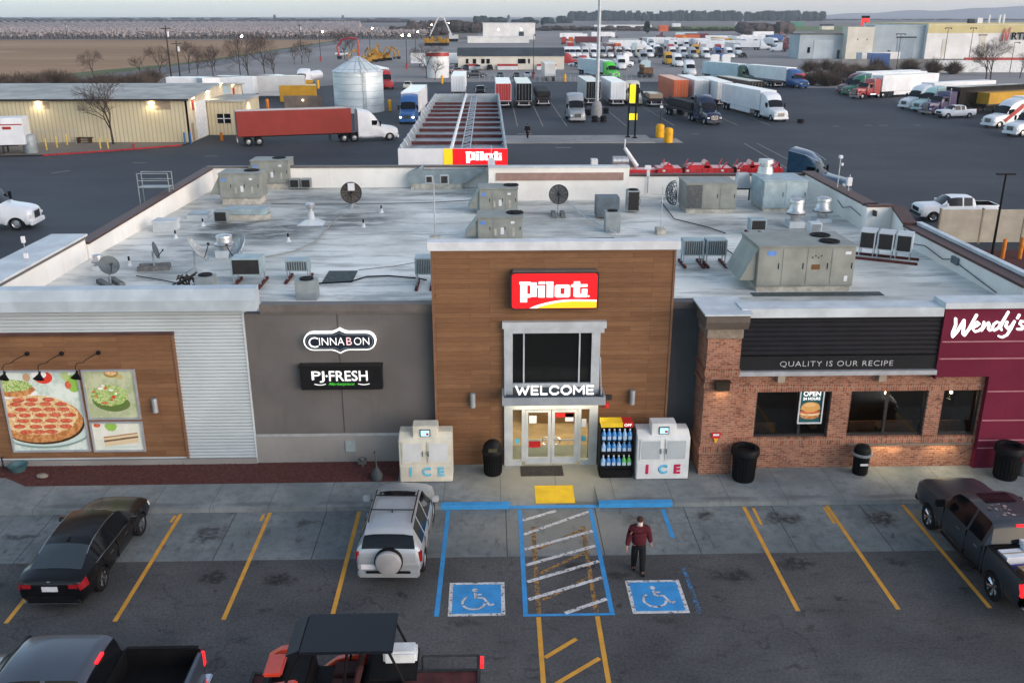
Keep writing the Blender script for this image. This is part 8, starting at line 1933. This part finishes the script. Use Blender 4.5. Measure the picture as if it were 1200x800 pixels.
for a, b_, lb in ((549, 560, 'short low red and white wall left before the slate-roofed building'), (583, 607, 'low red and white wall in the middle before the slate-roofed building'), (629, 652, 'low red and white wall right before the slate-roofed building')):
 p = G(a, 82); p2 = G(b_, 82); q = MB(); q.box(0, p2.x - p.x, 0, .4, 0, 1.0); o = single('low_wall', q, WHITEM, lb, 'wall', (p.x, p.y, 0)); MB().box(0, p2.x - p.x, -.02, .42, 1.0, 1.6).build('red_band', P['red'], o)
Yw = 640; building('big white warehouse with lit doorway on the horizon left of centre', FY(566, 46, Yw).x, FY(627, 46, Yw).x, Yw, 40, FY(590, 28, Yw).z, WW, WW, [('door', FY(608, 40, Yw).x, FY(614, 40, Yw).x, 0, 5, RS), ('lamp', FY(584, 33, Yw).x - .4, FY(584, 33, Yw).x + .4, 6, 6.8, LMP), ('lamp', FY(611, 33, Yw).x - .4, FY(611, 33, Yw).x + .4, 6, 6.8, LMP)])
building('low white loading shed in front of the white warehouse', FY(548, 50, 560).x, FY(620, 50, 560).x, 560, 12, 3.2, WW, WW)
def wh(label, a, b_, Y, top, m, rm, parts=(), dep=40): return building(label, FY(a, 60, Y).x, FY(b_, 60, Y).x, Y, dep, FY((a + b_) / 2, top, Y).z, m, rm, [(n, FY(p, 60, Y).x, FY(r, 60, Y).x, z0, z1, mm) for n, p, r, z0, z1, mm in parts], over=.1)
wh('blue-grey warehouse with a wide roller door and olive roof at the right', 936, 991, 349, 41, WB, RO, [('roller_door', 953, 976, 0, 6.5, mat('door_pale', (.42, .48, .52), .6, 0, .1, .3)), ('window', 946, 949, 2, 4, GLASSD), ('side_door', 981, 984, 0, 3, RS)], dep=12)
wh('tall cream warehouse bay between two blue-grey ones', 991, 1022, 345, 33, WC_, WC_, [('lamp_box', 1003, 1004, 6.5, 7, RS), ('lamp_box', 1014, 1015, 6.5, 7, RS)], dep=5)
wh('tall blue-grey warehouse with a closed wide door', 1022, 1084, 346, 31, WB, WB, [('roller_door', 1050, 1070, 0, 7, mat('door_blue', (.27, .33, .38), .6, 0, .1, .3)), ('door_lintel', 1048, 1072, 7.2, 7.7, RS), ('side_door', 1040, 1043, 0, 3, RS)], dep=8)
bg_ = wh('long white warehouse with a pale yellow band and dark lettering at the right edge', 1084, 1290, 344, 29, WW, WYB, [('yellow_band', 1084, 1290, FY(1100, 39, 344).z, FY(1100, 29.5, 344).z, WYB), ('cream_bay', 1146, 1153, 0, 8, WC_), ('door', 1103, 1107, 1, 7, WC_), ('bay_hood', 1144, 1154, 8, 8.6, P['tan'])], dep=60)
for i, (px, pw, ph) in enumerate(((1139, 6, 5), (1148, 6, 6), (1158, 1.2, 9), (1170, 1.5, 9), (1175, 1.2, 10))):
 p = FY(px, 29, 352); w = pw / 3.1; h_ = ph / 3.1; q = MB(); (q.box(-w / 2, w / 2, 0, 2, 0, h_) if pw > 3 else q.tube((0, 0, 0), (0, 0, h_), w, n=10))
 single('roof_stack', q, RS if i == 0 else PLATE, ('black boxy vent', 'white boxy vent', 'thin white stack', 'middle white stack', 'tallest white stack')[i] + ' on the white warehouse roof', 'vent', (p.x, 352, bg_.location.z + FY(1187, 29, 344).z + .3))
p = FY(1179, 41, 343.6); q = join(ribbon([(-1.2, -2), (-.7, 2), (.5, -1.8), (1.2, 2.3)], .5, .1, 0), ribbon([(-1.6, -2), (-1.2, 0)], .4, .1, 0)); single('warehouse_emblem', q, P['red'], 'red slanted emblem left of the dark letters on the white warehouse', 'sign', (p.x, 343.5, p.z))
tt = text_mb('RTHER', 11, 2.5, .15, .03); p = FY(1203, 42.5, 343.6); single('warehouse_lettering', MB().add(tt.v, tt.f), BLACKP, 'large dark lettering cut by the right edge on the white warehouse', 'sign', (p.x, 343.5, p.z))
p = FY(1014, 25, 420); t = thing('roadside_sign', 'red and black block sign rising above the cream warehouse', 'sign', (p.x, 420, 0)); q = MB(); q.tube((0, 0, 0), (0, 0, p.z - 1.5), .4, n=8); q.build('pole', DARKM, t); q = MB(); q.box(-1.7, 1.7, -.3, .3, p.z - 1.8, p.z + 1.2); q.build('face', SIGNRED, t); q = MB(); q.box(-1.7, 1.7, -.35, .35, p.z + 1.2, p.z + 2.2); q.box(-.4, .5, -.36, .36, p.z - 1.8, p.z - .2); q.build('black_top', BLACKP, t)
# yard walls and banks at the right
t = thing('yard_wall', 'low pale concrete wall before the warehouses on the right', 'wall', (FY(985, 80, 285).x, 285, 0)); q = MB(); q.box(0, 40, 0, .4, 0, 2.6); q.build('wall_slab', mat('yard_conc', (.24, .235, .23), .85, 0, .2, .3), t)
t = thing('yard_wall', 'long white wall with a red top rail before the lettered warehouse', 'wall', (FY(1095, 80, 262).x, 262, 0)); q = MB(); q.box(0, 60, 0, .4, 0, 3.2); q.build('wall_slab', WHITEM, t); q = MB(); q.box(8, 60, -.05, .45, 3.2, 3.9); q.build('red_rail', P['red'], t)
# white round tank with a red rim
t = thing('storage_tank', 'white round tank with a red rim beyond the silo', 'tank', G(513, 91)); q = MB(); q.lathe([(2.9, 0), (2.9, 5.2)], n=24); q.build('tank_wall', WHITEM, t, smooth=40); q = MB(); q.lathe([(3.0, 5.2), (3.0, 6.1), (.01, 6.2)], n=24); q.build('red_rim', P['red'], t, smooth=40)
# ------------------------------------------------------------------ construction machines
YM = mat('machine_yellow', (.38, .20, .025), .6, 0, .3, 1.5)
def excavator(px, py, deg, label, m=YM, s=1.0, boom=((1, 1.6), (3.2, 5.2), (6.0, 3.6), (6.3, 1.6))):
 p = G(px, py); t = thing('excavator', label, 'excavator', p, R(deg), sc=s)
 for y in (-1.1, 1.1): q = MB(); q.prism([(-2, .1), (2, .1), (2.3, .5), (2, .95), (-2, .95), (-2.3, .5)], y - .3, y + .3); q.build('track', BLACKP, t)
 q = MB(); q.box(-2.3, 1.2, -1.3, 1.3, 1.0, 2.1); q.box(-2.3, -.6, -1.25, 1.25, 2.1, 2.5); q.build('house', m, t, bevel=.1); q = MB(); q.box(-.1, 1.3, .3, 1.3, 2.1, 3.1); q.build('cab', m, t, bevel=.1); q = MB(); q.box(.0, 1.33, .35, 1.25, 2.3, 2.95); q.build('cab_window', GLASSD, t)
 q = MB()
 for (a, c), (d, e) in zip(boom, boom[1:]): q.tube((a, 0, c), (d, 0, e), .32, .26, 6)
 q.build('boom', m, t); a, c = boom[-1]; q = MB(); q.prism([(a - .7, c), (a + .5, c), (a + .3, c - 1.0), (a - .5, c - .9)], -.6, .6); q.build('bucket', DARKM, t)
 return t
for px, py, dg, lb in ((428, 76, 200, 'yellow excavator at the left of the machine group beyond the silo'), (436, 73, 120, 'yellow excavator in the middle of the machine group'), (444, 72, 20, 'yellow excavator with lowered arm in the machine group'), (452, 71, -30, 'yellow excavator at the right end of the machine group'), (440, 66, 80, 'yellow excavator at the back of the machine group')):
 excavator(px, py, dg, lb, s=.9)
excavator(418, 80, 160, 'red machine with a high arched boom beside the yellow excavators', P['red'], 1.0, ((-1, 2), (-.8, 8.2), (1.5, 8.6), (4.5, 8.0), (6.2, 6.0), (5.6, 3.4)))
for px, py, dg, lb in ((505, 54, 0, 'far yellow loader at the left of the distant pair'), (518, 54, 170, 'far yellow loader at the right of the distant pair')): excavator(px, py, dg, lb, s=1.5, boom=((1, 1.6), (2.4, 2.2), (3.6, 1.6), (4.0, 1.0)))
excavator(530, 49, 180, 'far pale crane with a raised folded arm', P['dirty_white'], 1.6, ((0, 1.6), (3, 8.5), (5, 9.0), (8.5, 2.0)))
excavator(756, 91, 100, 'brown wheel loader beyond the orange trailer', mat('machine_brown', (.16, .09, .05), .7, 0, .3, 2), 1.0, ((1, 1.6), (2.4, 2.2), (3.4, 1.6), (3.8, 1.2)))
# ------------------------------------------------------------------ poles and street lamps
GLOW = mat('street_glow', (1, .9, .7), .4, 0, 0, 1, emit=(1, .80, .50), estr=25)
def street_lamp(px, top, base, label, lit=True, arm=1.2, r=.12, two=False, col=None):
 p = G(px, base); h_ = FY(px, top, p.y).z; t = thing('street_lamp', label, 'street lamp', p); q = MB(); q.tube((0, 0, 0), (0, 0, h_), r, r * .6, 6); q.build('pole', DARKM, t)
 q = MB(); q.box(0, arm, -.12, .12, h_ - .1, h_ + .1)
 if two: q.box(-arm, 0, -.12, .12, h_ - .1, h_ + .1)
 q.build('arm', DARKM, t)
 for s in ((1, -1) if two else (1,)):
  q = MB(); q.ball((s * arm, 0, h_ - .15), .30 if lit else .2, 8, 6); q.build('lamp', GLOW if lit else DARKM, t)
 if col: q = MB(); q.tube((0, 0, 0), (0, 0, 1.6), .35, n=8); q.build('painted_base', col, t)
 return t
for a in ((282, 42, 92, 'lit street lamp above the bare trees left of the silo'), (376, 37, 72, 'lit street lamp with a red foot left of the machine group', True, 1.2, .12, False, P['red']), (434, 33, 66, 'brightest lit street lamp behind the red arched boom'), (477, 41, 81, 'double-headed lit lamp left of the broadside trailer', True, 1.0, .12, True, P['red']),
          (487, 37, 60, 'small lit street lamp by the far orchard'), (504, 29, 50, 'lit street lamp before the dark trees near the horizon'), (524, 27, 48, 'lit street lamp beside the pale crane'), (625, 41, 92, 'unlit dark pole with a red foot before the slate-roofed building', False, .4, .1, False, P['red']),
          (1050, 40, 85, 'unlit double lamp post before the blue-grey warehouse', False, 1.2, .12, True), (1104, 33, 84, 'unlit lamp post left before the white warehouse', False, .8, .12, True), (1133, 33, 84, 'unlit lamp post right before the white warehouse', False, .8, .12, True), (1183, 50, 86, 'unlit lamp post under the red emblem', False, 1.4)): street_lamp(*a)
def utility_pole(px, top, base, label, arm=1.2):
 p = G(px, base); h_ = FY(px, top, p.y).z; t = thing('utility_pole', label, 'utility pole', p); q = MB(); q.tube((0, 0, 0), (0, 0, h_), .2, .13, 6); q.build('pole', mat('pole_wood', (.05, .038, .03), .9), t)
 q = MB(); q.box(-arm, arm, -.08, .08, h_ - .8, h_ - .6); q.build('cross_arm', MATS['pole_wood'], t); q = MB(); q.tube((.4, 0, h_ - 2.6), (.4, 0, h_ - 1.4), .28, n=8); q.build('transformer', PLATE, t)
for a in ((201, 30, 93, 'tall wooden utility pole behind the yellow warehouse'), (211, 48, 90, 'shorter wooden pole right of the tall one'), (79, 27, 46, 'distant pole before the orchard at the left'), (353, 28, 60, 'distant pole left of the silo against the orchard')): utility_pole(*a)
# ------------------------------------------------------------------ trees
BARK = mat('bark', (.055, .042, .035), .95, 0, .3, 4); TWIG = mat('twigs', (.085, .062, .055), .95, 0, .3, 2); BLOS = mat('blossom', (.30, .265, .26), .95, 0, .15, .05)
def bare_tree(h, seed, spread=.8, depth=7, dens=3):
 rd = random.Random(seed); tr = MB(); tw = MB()
 def br(p, d, L, r, k):
  e = p + d * L; (tr if k < 2 else tw).tube(p, e, r, r * .68, 5 if k < 2 else 3, caps=False)
  if k >= depth: return
  n = dens if k > 0 else dens + 1
  for i in range(n):
   a = rd.uniform(0, 2 * PI); el = rd.uniform(.3, 1.0) * spread * (1.25 if k < 2 else 1.4)
   ax = d.orthogonal().normalized(); v = (d + (Matrix.Rotation(a, 3, d) @ ax) * el).normalized(); v.z += .10; v.normalize()
   br(e if i else p + d * L * .75, v, L * rd.uniform(.66, .86), r * .62, k + 1)
 br(Vector((0, 0, 0)), Vector((rd.uniform(-.04, .04), rd.uniform(-.04, .04), 1)).normalized(), h * .28, h * .017, 0)
 return tr, tw
def tree_thing(tm, wm, loc, label, name='bare_tree', m2=None, group=None, sc=1.0, rz=0):
 t = thing(name, label, 'tree', loc, rz, group, sc); tm.build('trunk', BARK, t); wm.build('crown', m2 or TWIG, t); return t
T1 = tree_thing(*bare_tree(8.6, 4, .8, 6, 3), G(133, 170), 'bare young tree in front of the yellow warehouse')
T2 = tree_thing(*bare_tree(11.0, 8, .8, 7, 3), G(292, 96), 'large bare brown tree, left of the pair behind the white trailer', rz=1)
tl_ = ((322, 94, 'large bare brown tree, right of the pair behind the white trailer', .85), (310, 86, 'bare tree filling the gap between the large pair', .9), (232, 88, 'bare tree behind the yellow warehouse roof right of the poles', .8), (222, 86, 'bare tree beside the shorter wooden pole', .75), (252, 84, 'bare tree between the poles and the large pair', .7), (250, 90, 'low bare tree behind the white trailers', .7),
       (345, 76, 'bare roadside tree, left of the row beyond the tanker', .7), (354, 75, 'bare roadside tree, second of the row beyond the tanker', .65), (362, 74, 'bare roadside tree, third of the row beyond the tanker', .6), (404, 70, 'round bare tree left of the red arched boom', .95), (412, 66, 'bare tree behind the red arched boom', .8),
       (500, 92, 'leafless bush-like tree beside the red-rimmed tank', .75), (510, 94, 'second leafless tree beside the red-rimmed tank', .6), (722, 80, 'small bare tree beyond the lime green tractor', .6), (1155, 96, 'bare tree before the long white yard wall', 1.1), (1160, 98, 'second bare tree before the long white yard wall', .9), (1195, 92, 'bare tree at the right edge beyond the trailers', .8),
       (188, 92, 'bare tree left of the tall wooden pole', .7), (165, 90, 'bare tree behind the left part of the warehouse roof', .65), (110, 92, 'bare green-tinged tree far left behind the warehouse', .6))
for i, (px, py, lb, s) in enumerate(tl_): dup(T2 if i % 2 else T1, G(px, py), i * 1.7, lb, None, None, s * (1.0 if i % 2 else 1.0))
# brown bushes along the right yard
def bush(seed, r=2.2, n=260):
 rd = random.Random(seed); q = MB()
 for _ in range(n):
  a = rd.uniform(0, 2 * PI); el = rd.uniform(.25, 1.45); L = r * rd.uniform(.6, 1.15); d = Vector((math.cos(a) * math.cos(el), math.sin(a) * math.cos(el), math.sin(el))); p = Vector((rd.uniform(-.5, .5), rd.uniform(-.5, .5), 0)); m_ = p + d * L * .6 + Vector((rd.uniform(-.2, .2), rd.uniform(-.2, .2), .1))
  q.tube(p, m_, .035, .02, 3, caps=False)
  for _k in range(3): q.tube(m_, m_ + (d + Vector((rd.uniform(-.6, .6), rd.uniform(-.6, .6), rd.uniform(-.2, .5)))) * L * .45, .02, .012, 3, caps=False)
 return q
bq = bush(3); GBU = 'leafless brown bushes along the right edge of the truck lot'; BU = single('bush', bq, mat('bush_brown', (.11, .085, .068), .95, 0, .3, 1), 'leafless brown bush in the tangled row beside the trucks', 'bush', G(948, 98), group=GBU)
rd = random.Random(8)
for i in range(34):
 px = rd.uniform(945, 1040) if i < 26 else rd.uniform(1050, 1120); py = (rd.uniform(82, 101) if px < 985 else rd.uniform(84, 96)) if px < 1040 else rd.uniform(82, 88)
 c = BU.copy(); COL.objects.link(c); c.location = G(px, py); c.rotation_euler.z = rd.uniform(0, 6); s = rd.uniform(.8, 1.35); c.scale = (s, s, s * rd.uniform(.8, 1.2)); c['group'] = GBU
for i in range(17):
 px = 4 + i * 11 + rd.uniform(-4, 4); c = BU.copy(); COL.objects.link(c); c.location = G(px, rd.uniform(97, 106)); c.rotation_euler.z = rd.uniform(0, 6); s = rd.uniform(1.0, 1.7); c.scale = (s, s, s * .8); c['group'] = 'leafless roadside bushes'; c['label'] = 'leafless brown bush in the roadside row behind the yellow warehouse'
# orchard in pale blossom (thousands of trees)
rd = random.Random(2); q = MB(); base = MB().ball((0, 0, 0), 1, 6, 4)
def clump(q, x, y, z, r, h):
 a = rd.uniform(0, 6); ca, sa = math.cos(a), math.sin(a)
 q.add([(x + r * (vx * ca - vy * sa) * rd.uniform(.75, 1.25), y + r * (vx * sa + vy * ca) * rd.uniform(.75, 1.2), z + h * vz * rd.uniform(.8, 1.25)) for vx, vy, vz in base.v], base.f)
Y = 668.0
while Y < 2100:
 x = -.62 * Y
 while x < (-.13 * Y if Y > 900 else -45): clump(q, x + rd.uniform(-1, 1), Y + rd.uniform(-1.5, 1.5), 3.0, 2.6, 2.2) if Y > 900 else [clump(q, x + rd.gauss(0, 1.5), Y + rd.gauss(0, 1.5), rd.uniform(1.6, 4.8), rd.uniform(.6, 1.3), rd.uniform(.6, 1.3)) for _ in range(7)]; x += 6.2 * (1 + (Y - 668) / 900)
 Y += 9 * (1 + (Y - 668) / 350)
tag(q.build('orchard', BLOS, smooth=180), 'wide orchard of pale leafless trees beyond the brown field', 'orchard', kind='stuff')
q = MB(); Y = 668
x = -420
while x < -40: q.tube((x, 664, 0), (x + rd.uniform(-.4, .4), 664, 2.4), .3, .2, 4); x += 3.1
tag(q.build('orchard_trunks', BARK), 'dark row of trunks along the near edge of the orchard', 'tree trunks', kind='stuff')
# distant tree belts and scattered far trees
FE = mat('far_evergreen', (.022, .038, .036), .95, 0, .4, .02); FB = mat('far_brown', (.085, .072, .068), .95, 0, .4, .02); FG_ = mat('far_green', (.07, .09, .04), .95, 0, .4, .02)
def belt(name, m, px0, px1, Y, hh, label, step=5, rows=3, jit=.35):
 q = MB(); xa = FY(px0, 20, Y).x; xb = FY(px1, 20, Y).x; x = xa
 while x < xb:
  for r in range(rows): h_ = hh * rd.uniform(1 - jit, 1.05); clump(q, x + rd.uniform(-step, step), Y + r * step * 2, h_ * .5, step * rd.uniform(.7, 1.3), h_ * .5)
  x += step * .9
 tag(q.build(name, m), label, 'trees', kind='stuff')
belt('tree_belt', FE, 672, 965, 2600, 31, 'long dark evergreen belt on the horizon right of centre', 9, 3, .42)
belt('tree_belt', FE, 560, 665, 1900, 17, 'broken dark tree line on the horizon in the middle', 12, 2, .8)
belt('tree_belt', FB, 485, 568, 900, 12, 'brown tree mass left of the white warehouse', 6, 4, .5)
belt('tree_belt', FB, 455, 520, 760, 8, 'brown bushes beyond the loaders', 5, 3, .6)
belt('tree_belt', FB, 630, 800, 1020, 5.5, 'hedge and scrub along the far edge of the lot', 6, 2, .7)
belt('tree_belt', FG_, 800, 925, 1010, 5, 'greenish scrub at the far right edge of the lot', 6, 2, .7)
belt('tree_belt', FB, 880, 925, 800, 11, 'brown trees left of the blue-grey warehouse', 6, 3, .5)
belt('tree_belt', FE, -60, 480, 4200, 9, 'thin dark line of trees on the left horizon', 26, 1, .7)
belt('tree_belt', FB, -60, 470, 2250, 8, 'dark brown strip beyond the orchard', 14, 2, .3)
belt('tree_belt', FE, 960, 1320, 3300, 7, 'thin tree line below the hills at the right', 22, 1, .6)
EV = MB()
for _ in range(60): a = rd.uniform(0, 6.3); r = rd.random() ** .5 * 3.2; z = rd.uniform(2, 11); EV.v and None; clump(EV, r * math.cos(a) * (1 - abs(z - 6) / 9), r * math.sin(a) * (1 - abs(z - 6) / 9), z, 1.3, 1.2)
trk = MB().tube((0, 0, 0), (0, 0, 6), .4, .2, 6); EVT = tree_thing(trk, EV, G(636, 30.5), 'dark round evergreen beside the big white warehouse', 'evergreen_tree', FE)
for px, py, s, lb in ((625, 28, .8, 'smaller dark tree left of the round evergreen'), (596, 24, 1.6, 'dark tree on the horizon above the white warehouse'), (322, 23.5, 1.7, 'lone dark tree on the left horizon, larger of two'), (402, 23.0, 1.6, 'small dark tree on the left horizon near the middle'), (670, 27, 1.1, 'reddish dark tree at the left end of the evergreen belt'), (758, 40, .9, 'lone brown tree in the middle of the far hedge')):
 dup(EVT, G(px, py), px, lb, None, None, s)
# low objects along the far edge: parked trailers seen as small bright boxes, houses
rd = random.Random(12)
for i in range(14):
 px = 700 + i * 4.6; p = G(px, 33.5); q = MB(); q.box(-4, 4, 0, 3, .8, 4.2); q.box(-3.4, 3.4, .2, 2.8, 0, .8)
 single('parked_trailer', q, P['white'], 'tiny white trailer in the far row below the evergreen belt', 'trailer', p, group='tiny white trailers in the far row')
for px, py, w, m_, lb in ((778, 37, 9, P['orange'], 'tiny orange-brown building at the far hedge'), (793, 33.5, 10, WW, 'tiny white house right of the orange building'), (868, 32, 12, WW, 'tiny pale house in the green field'), (925, 34, 12, WW, 'tiny white house left of the warehouses'), (935, 31, 16, mat('roof_green', (.08, .25, .16), .7), 'tiny green-roofed building at the right'), (970, 35, 14, WC_, 'tiny pale house before the olive roof')):
 p = G(px, py); building(lb, p.x - w / 2, p.x + w / 2, p.y, 8, 4, m_, m_ if 'green' in lb or 'orange' in lb else RS, name='house', pitch=2)
# lot fence
t = thing('chainlink_fence', 'long low chain-link fence between the truck lot and the road', 'fence', (-2, 229, 0))
q = MB()
for i in range(60): q.tube((i * 1.2, -i * .12, 0), (i * 1.2, -i * .12, 1.6), .05, n=4)
for z in (.1, .5, .9, 1.3, 1.6): q.tube((0, 0, z), (71, -7.1, z), .025, n=4)
q.build('fence_mesh', GALV, t)
# low hills on the right horizon
q = MB(); n = 60; vs = []
for i in range(n + 1):
 px = 900 + i * 9; X = FY(px, 18, 9000).x; h_ = max(2, .75 * 52 * math.exp(-((px - 1080) / 90) ** 2) * 1.2 + 70 * math.exp(-((px - 1190) / 60) ** 2) + 55 * math.exp(-((px - 1300) / 70) ** 2) + 6 * math.sin(px * .09) + 14)
 vs += [(X, 8200, -5), (X, 9000, h_), (X, 10500, -5)]
q.add(vs, [(i * 3 + j, i * 3 + j + 1, i * 3 + j + 4, i * 3 + j + 3) for i in range(n) for j in range(2)])
STR('hills', q, 'far_plain', smooth=60)
# rough paving, walls and plastics shine little
for m in bpy.data.materials:
 b = m.node_tree.nodes.get('Principled BSDF') if m.use_nodes else None
 if b and b.inputs['Roughness'].default_value >= .42 and b.inputs['Metallic'].default_value == 0: b.inputs['Specular IOR Level'].default_value *= .35
# haze: a closed box of thin even air round everything
hz = MB(); hz.box(-9500, 9500, -250, 12500, -6, 160); o = hz.build('haze', None); o.data.materials.clear()
hm = bpy.data.materials.new('haze_air'); hm.use_nodes = True; nt = hm.node_tree; nt.nodes.remove(nt.nodes['Principled BSDF'])
pv = nt.nodes.new('ShaderNodeVolumePrincipled'); pv.inputs['Color'].default_value = (.80, .88, 1.0, 1); pv.inputs['Density'].default_value = 0.0001; pv.inputs['Anisotropy'].default_value = .2
nt.links.new(pv.outputs[0], nt.nodes['Material Output'].inputs['Volume']); o.data.materials.append(hm); o['kind'] = 'stuff'; o['label'] = 'thin blue evening haze over the plain'; o['category'] = 'haze'
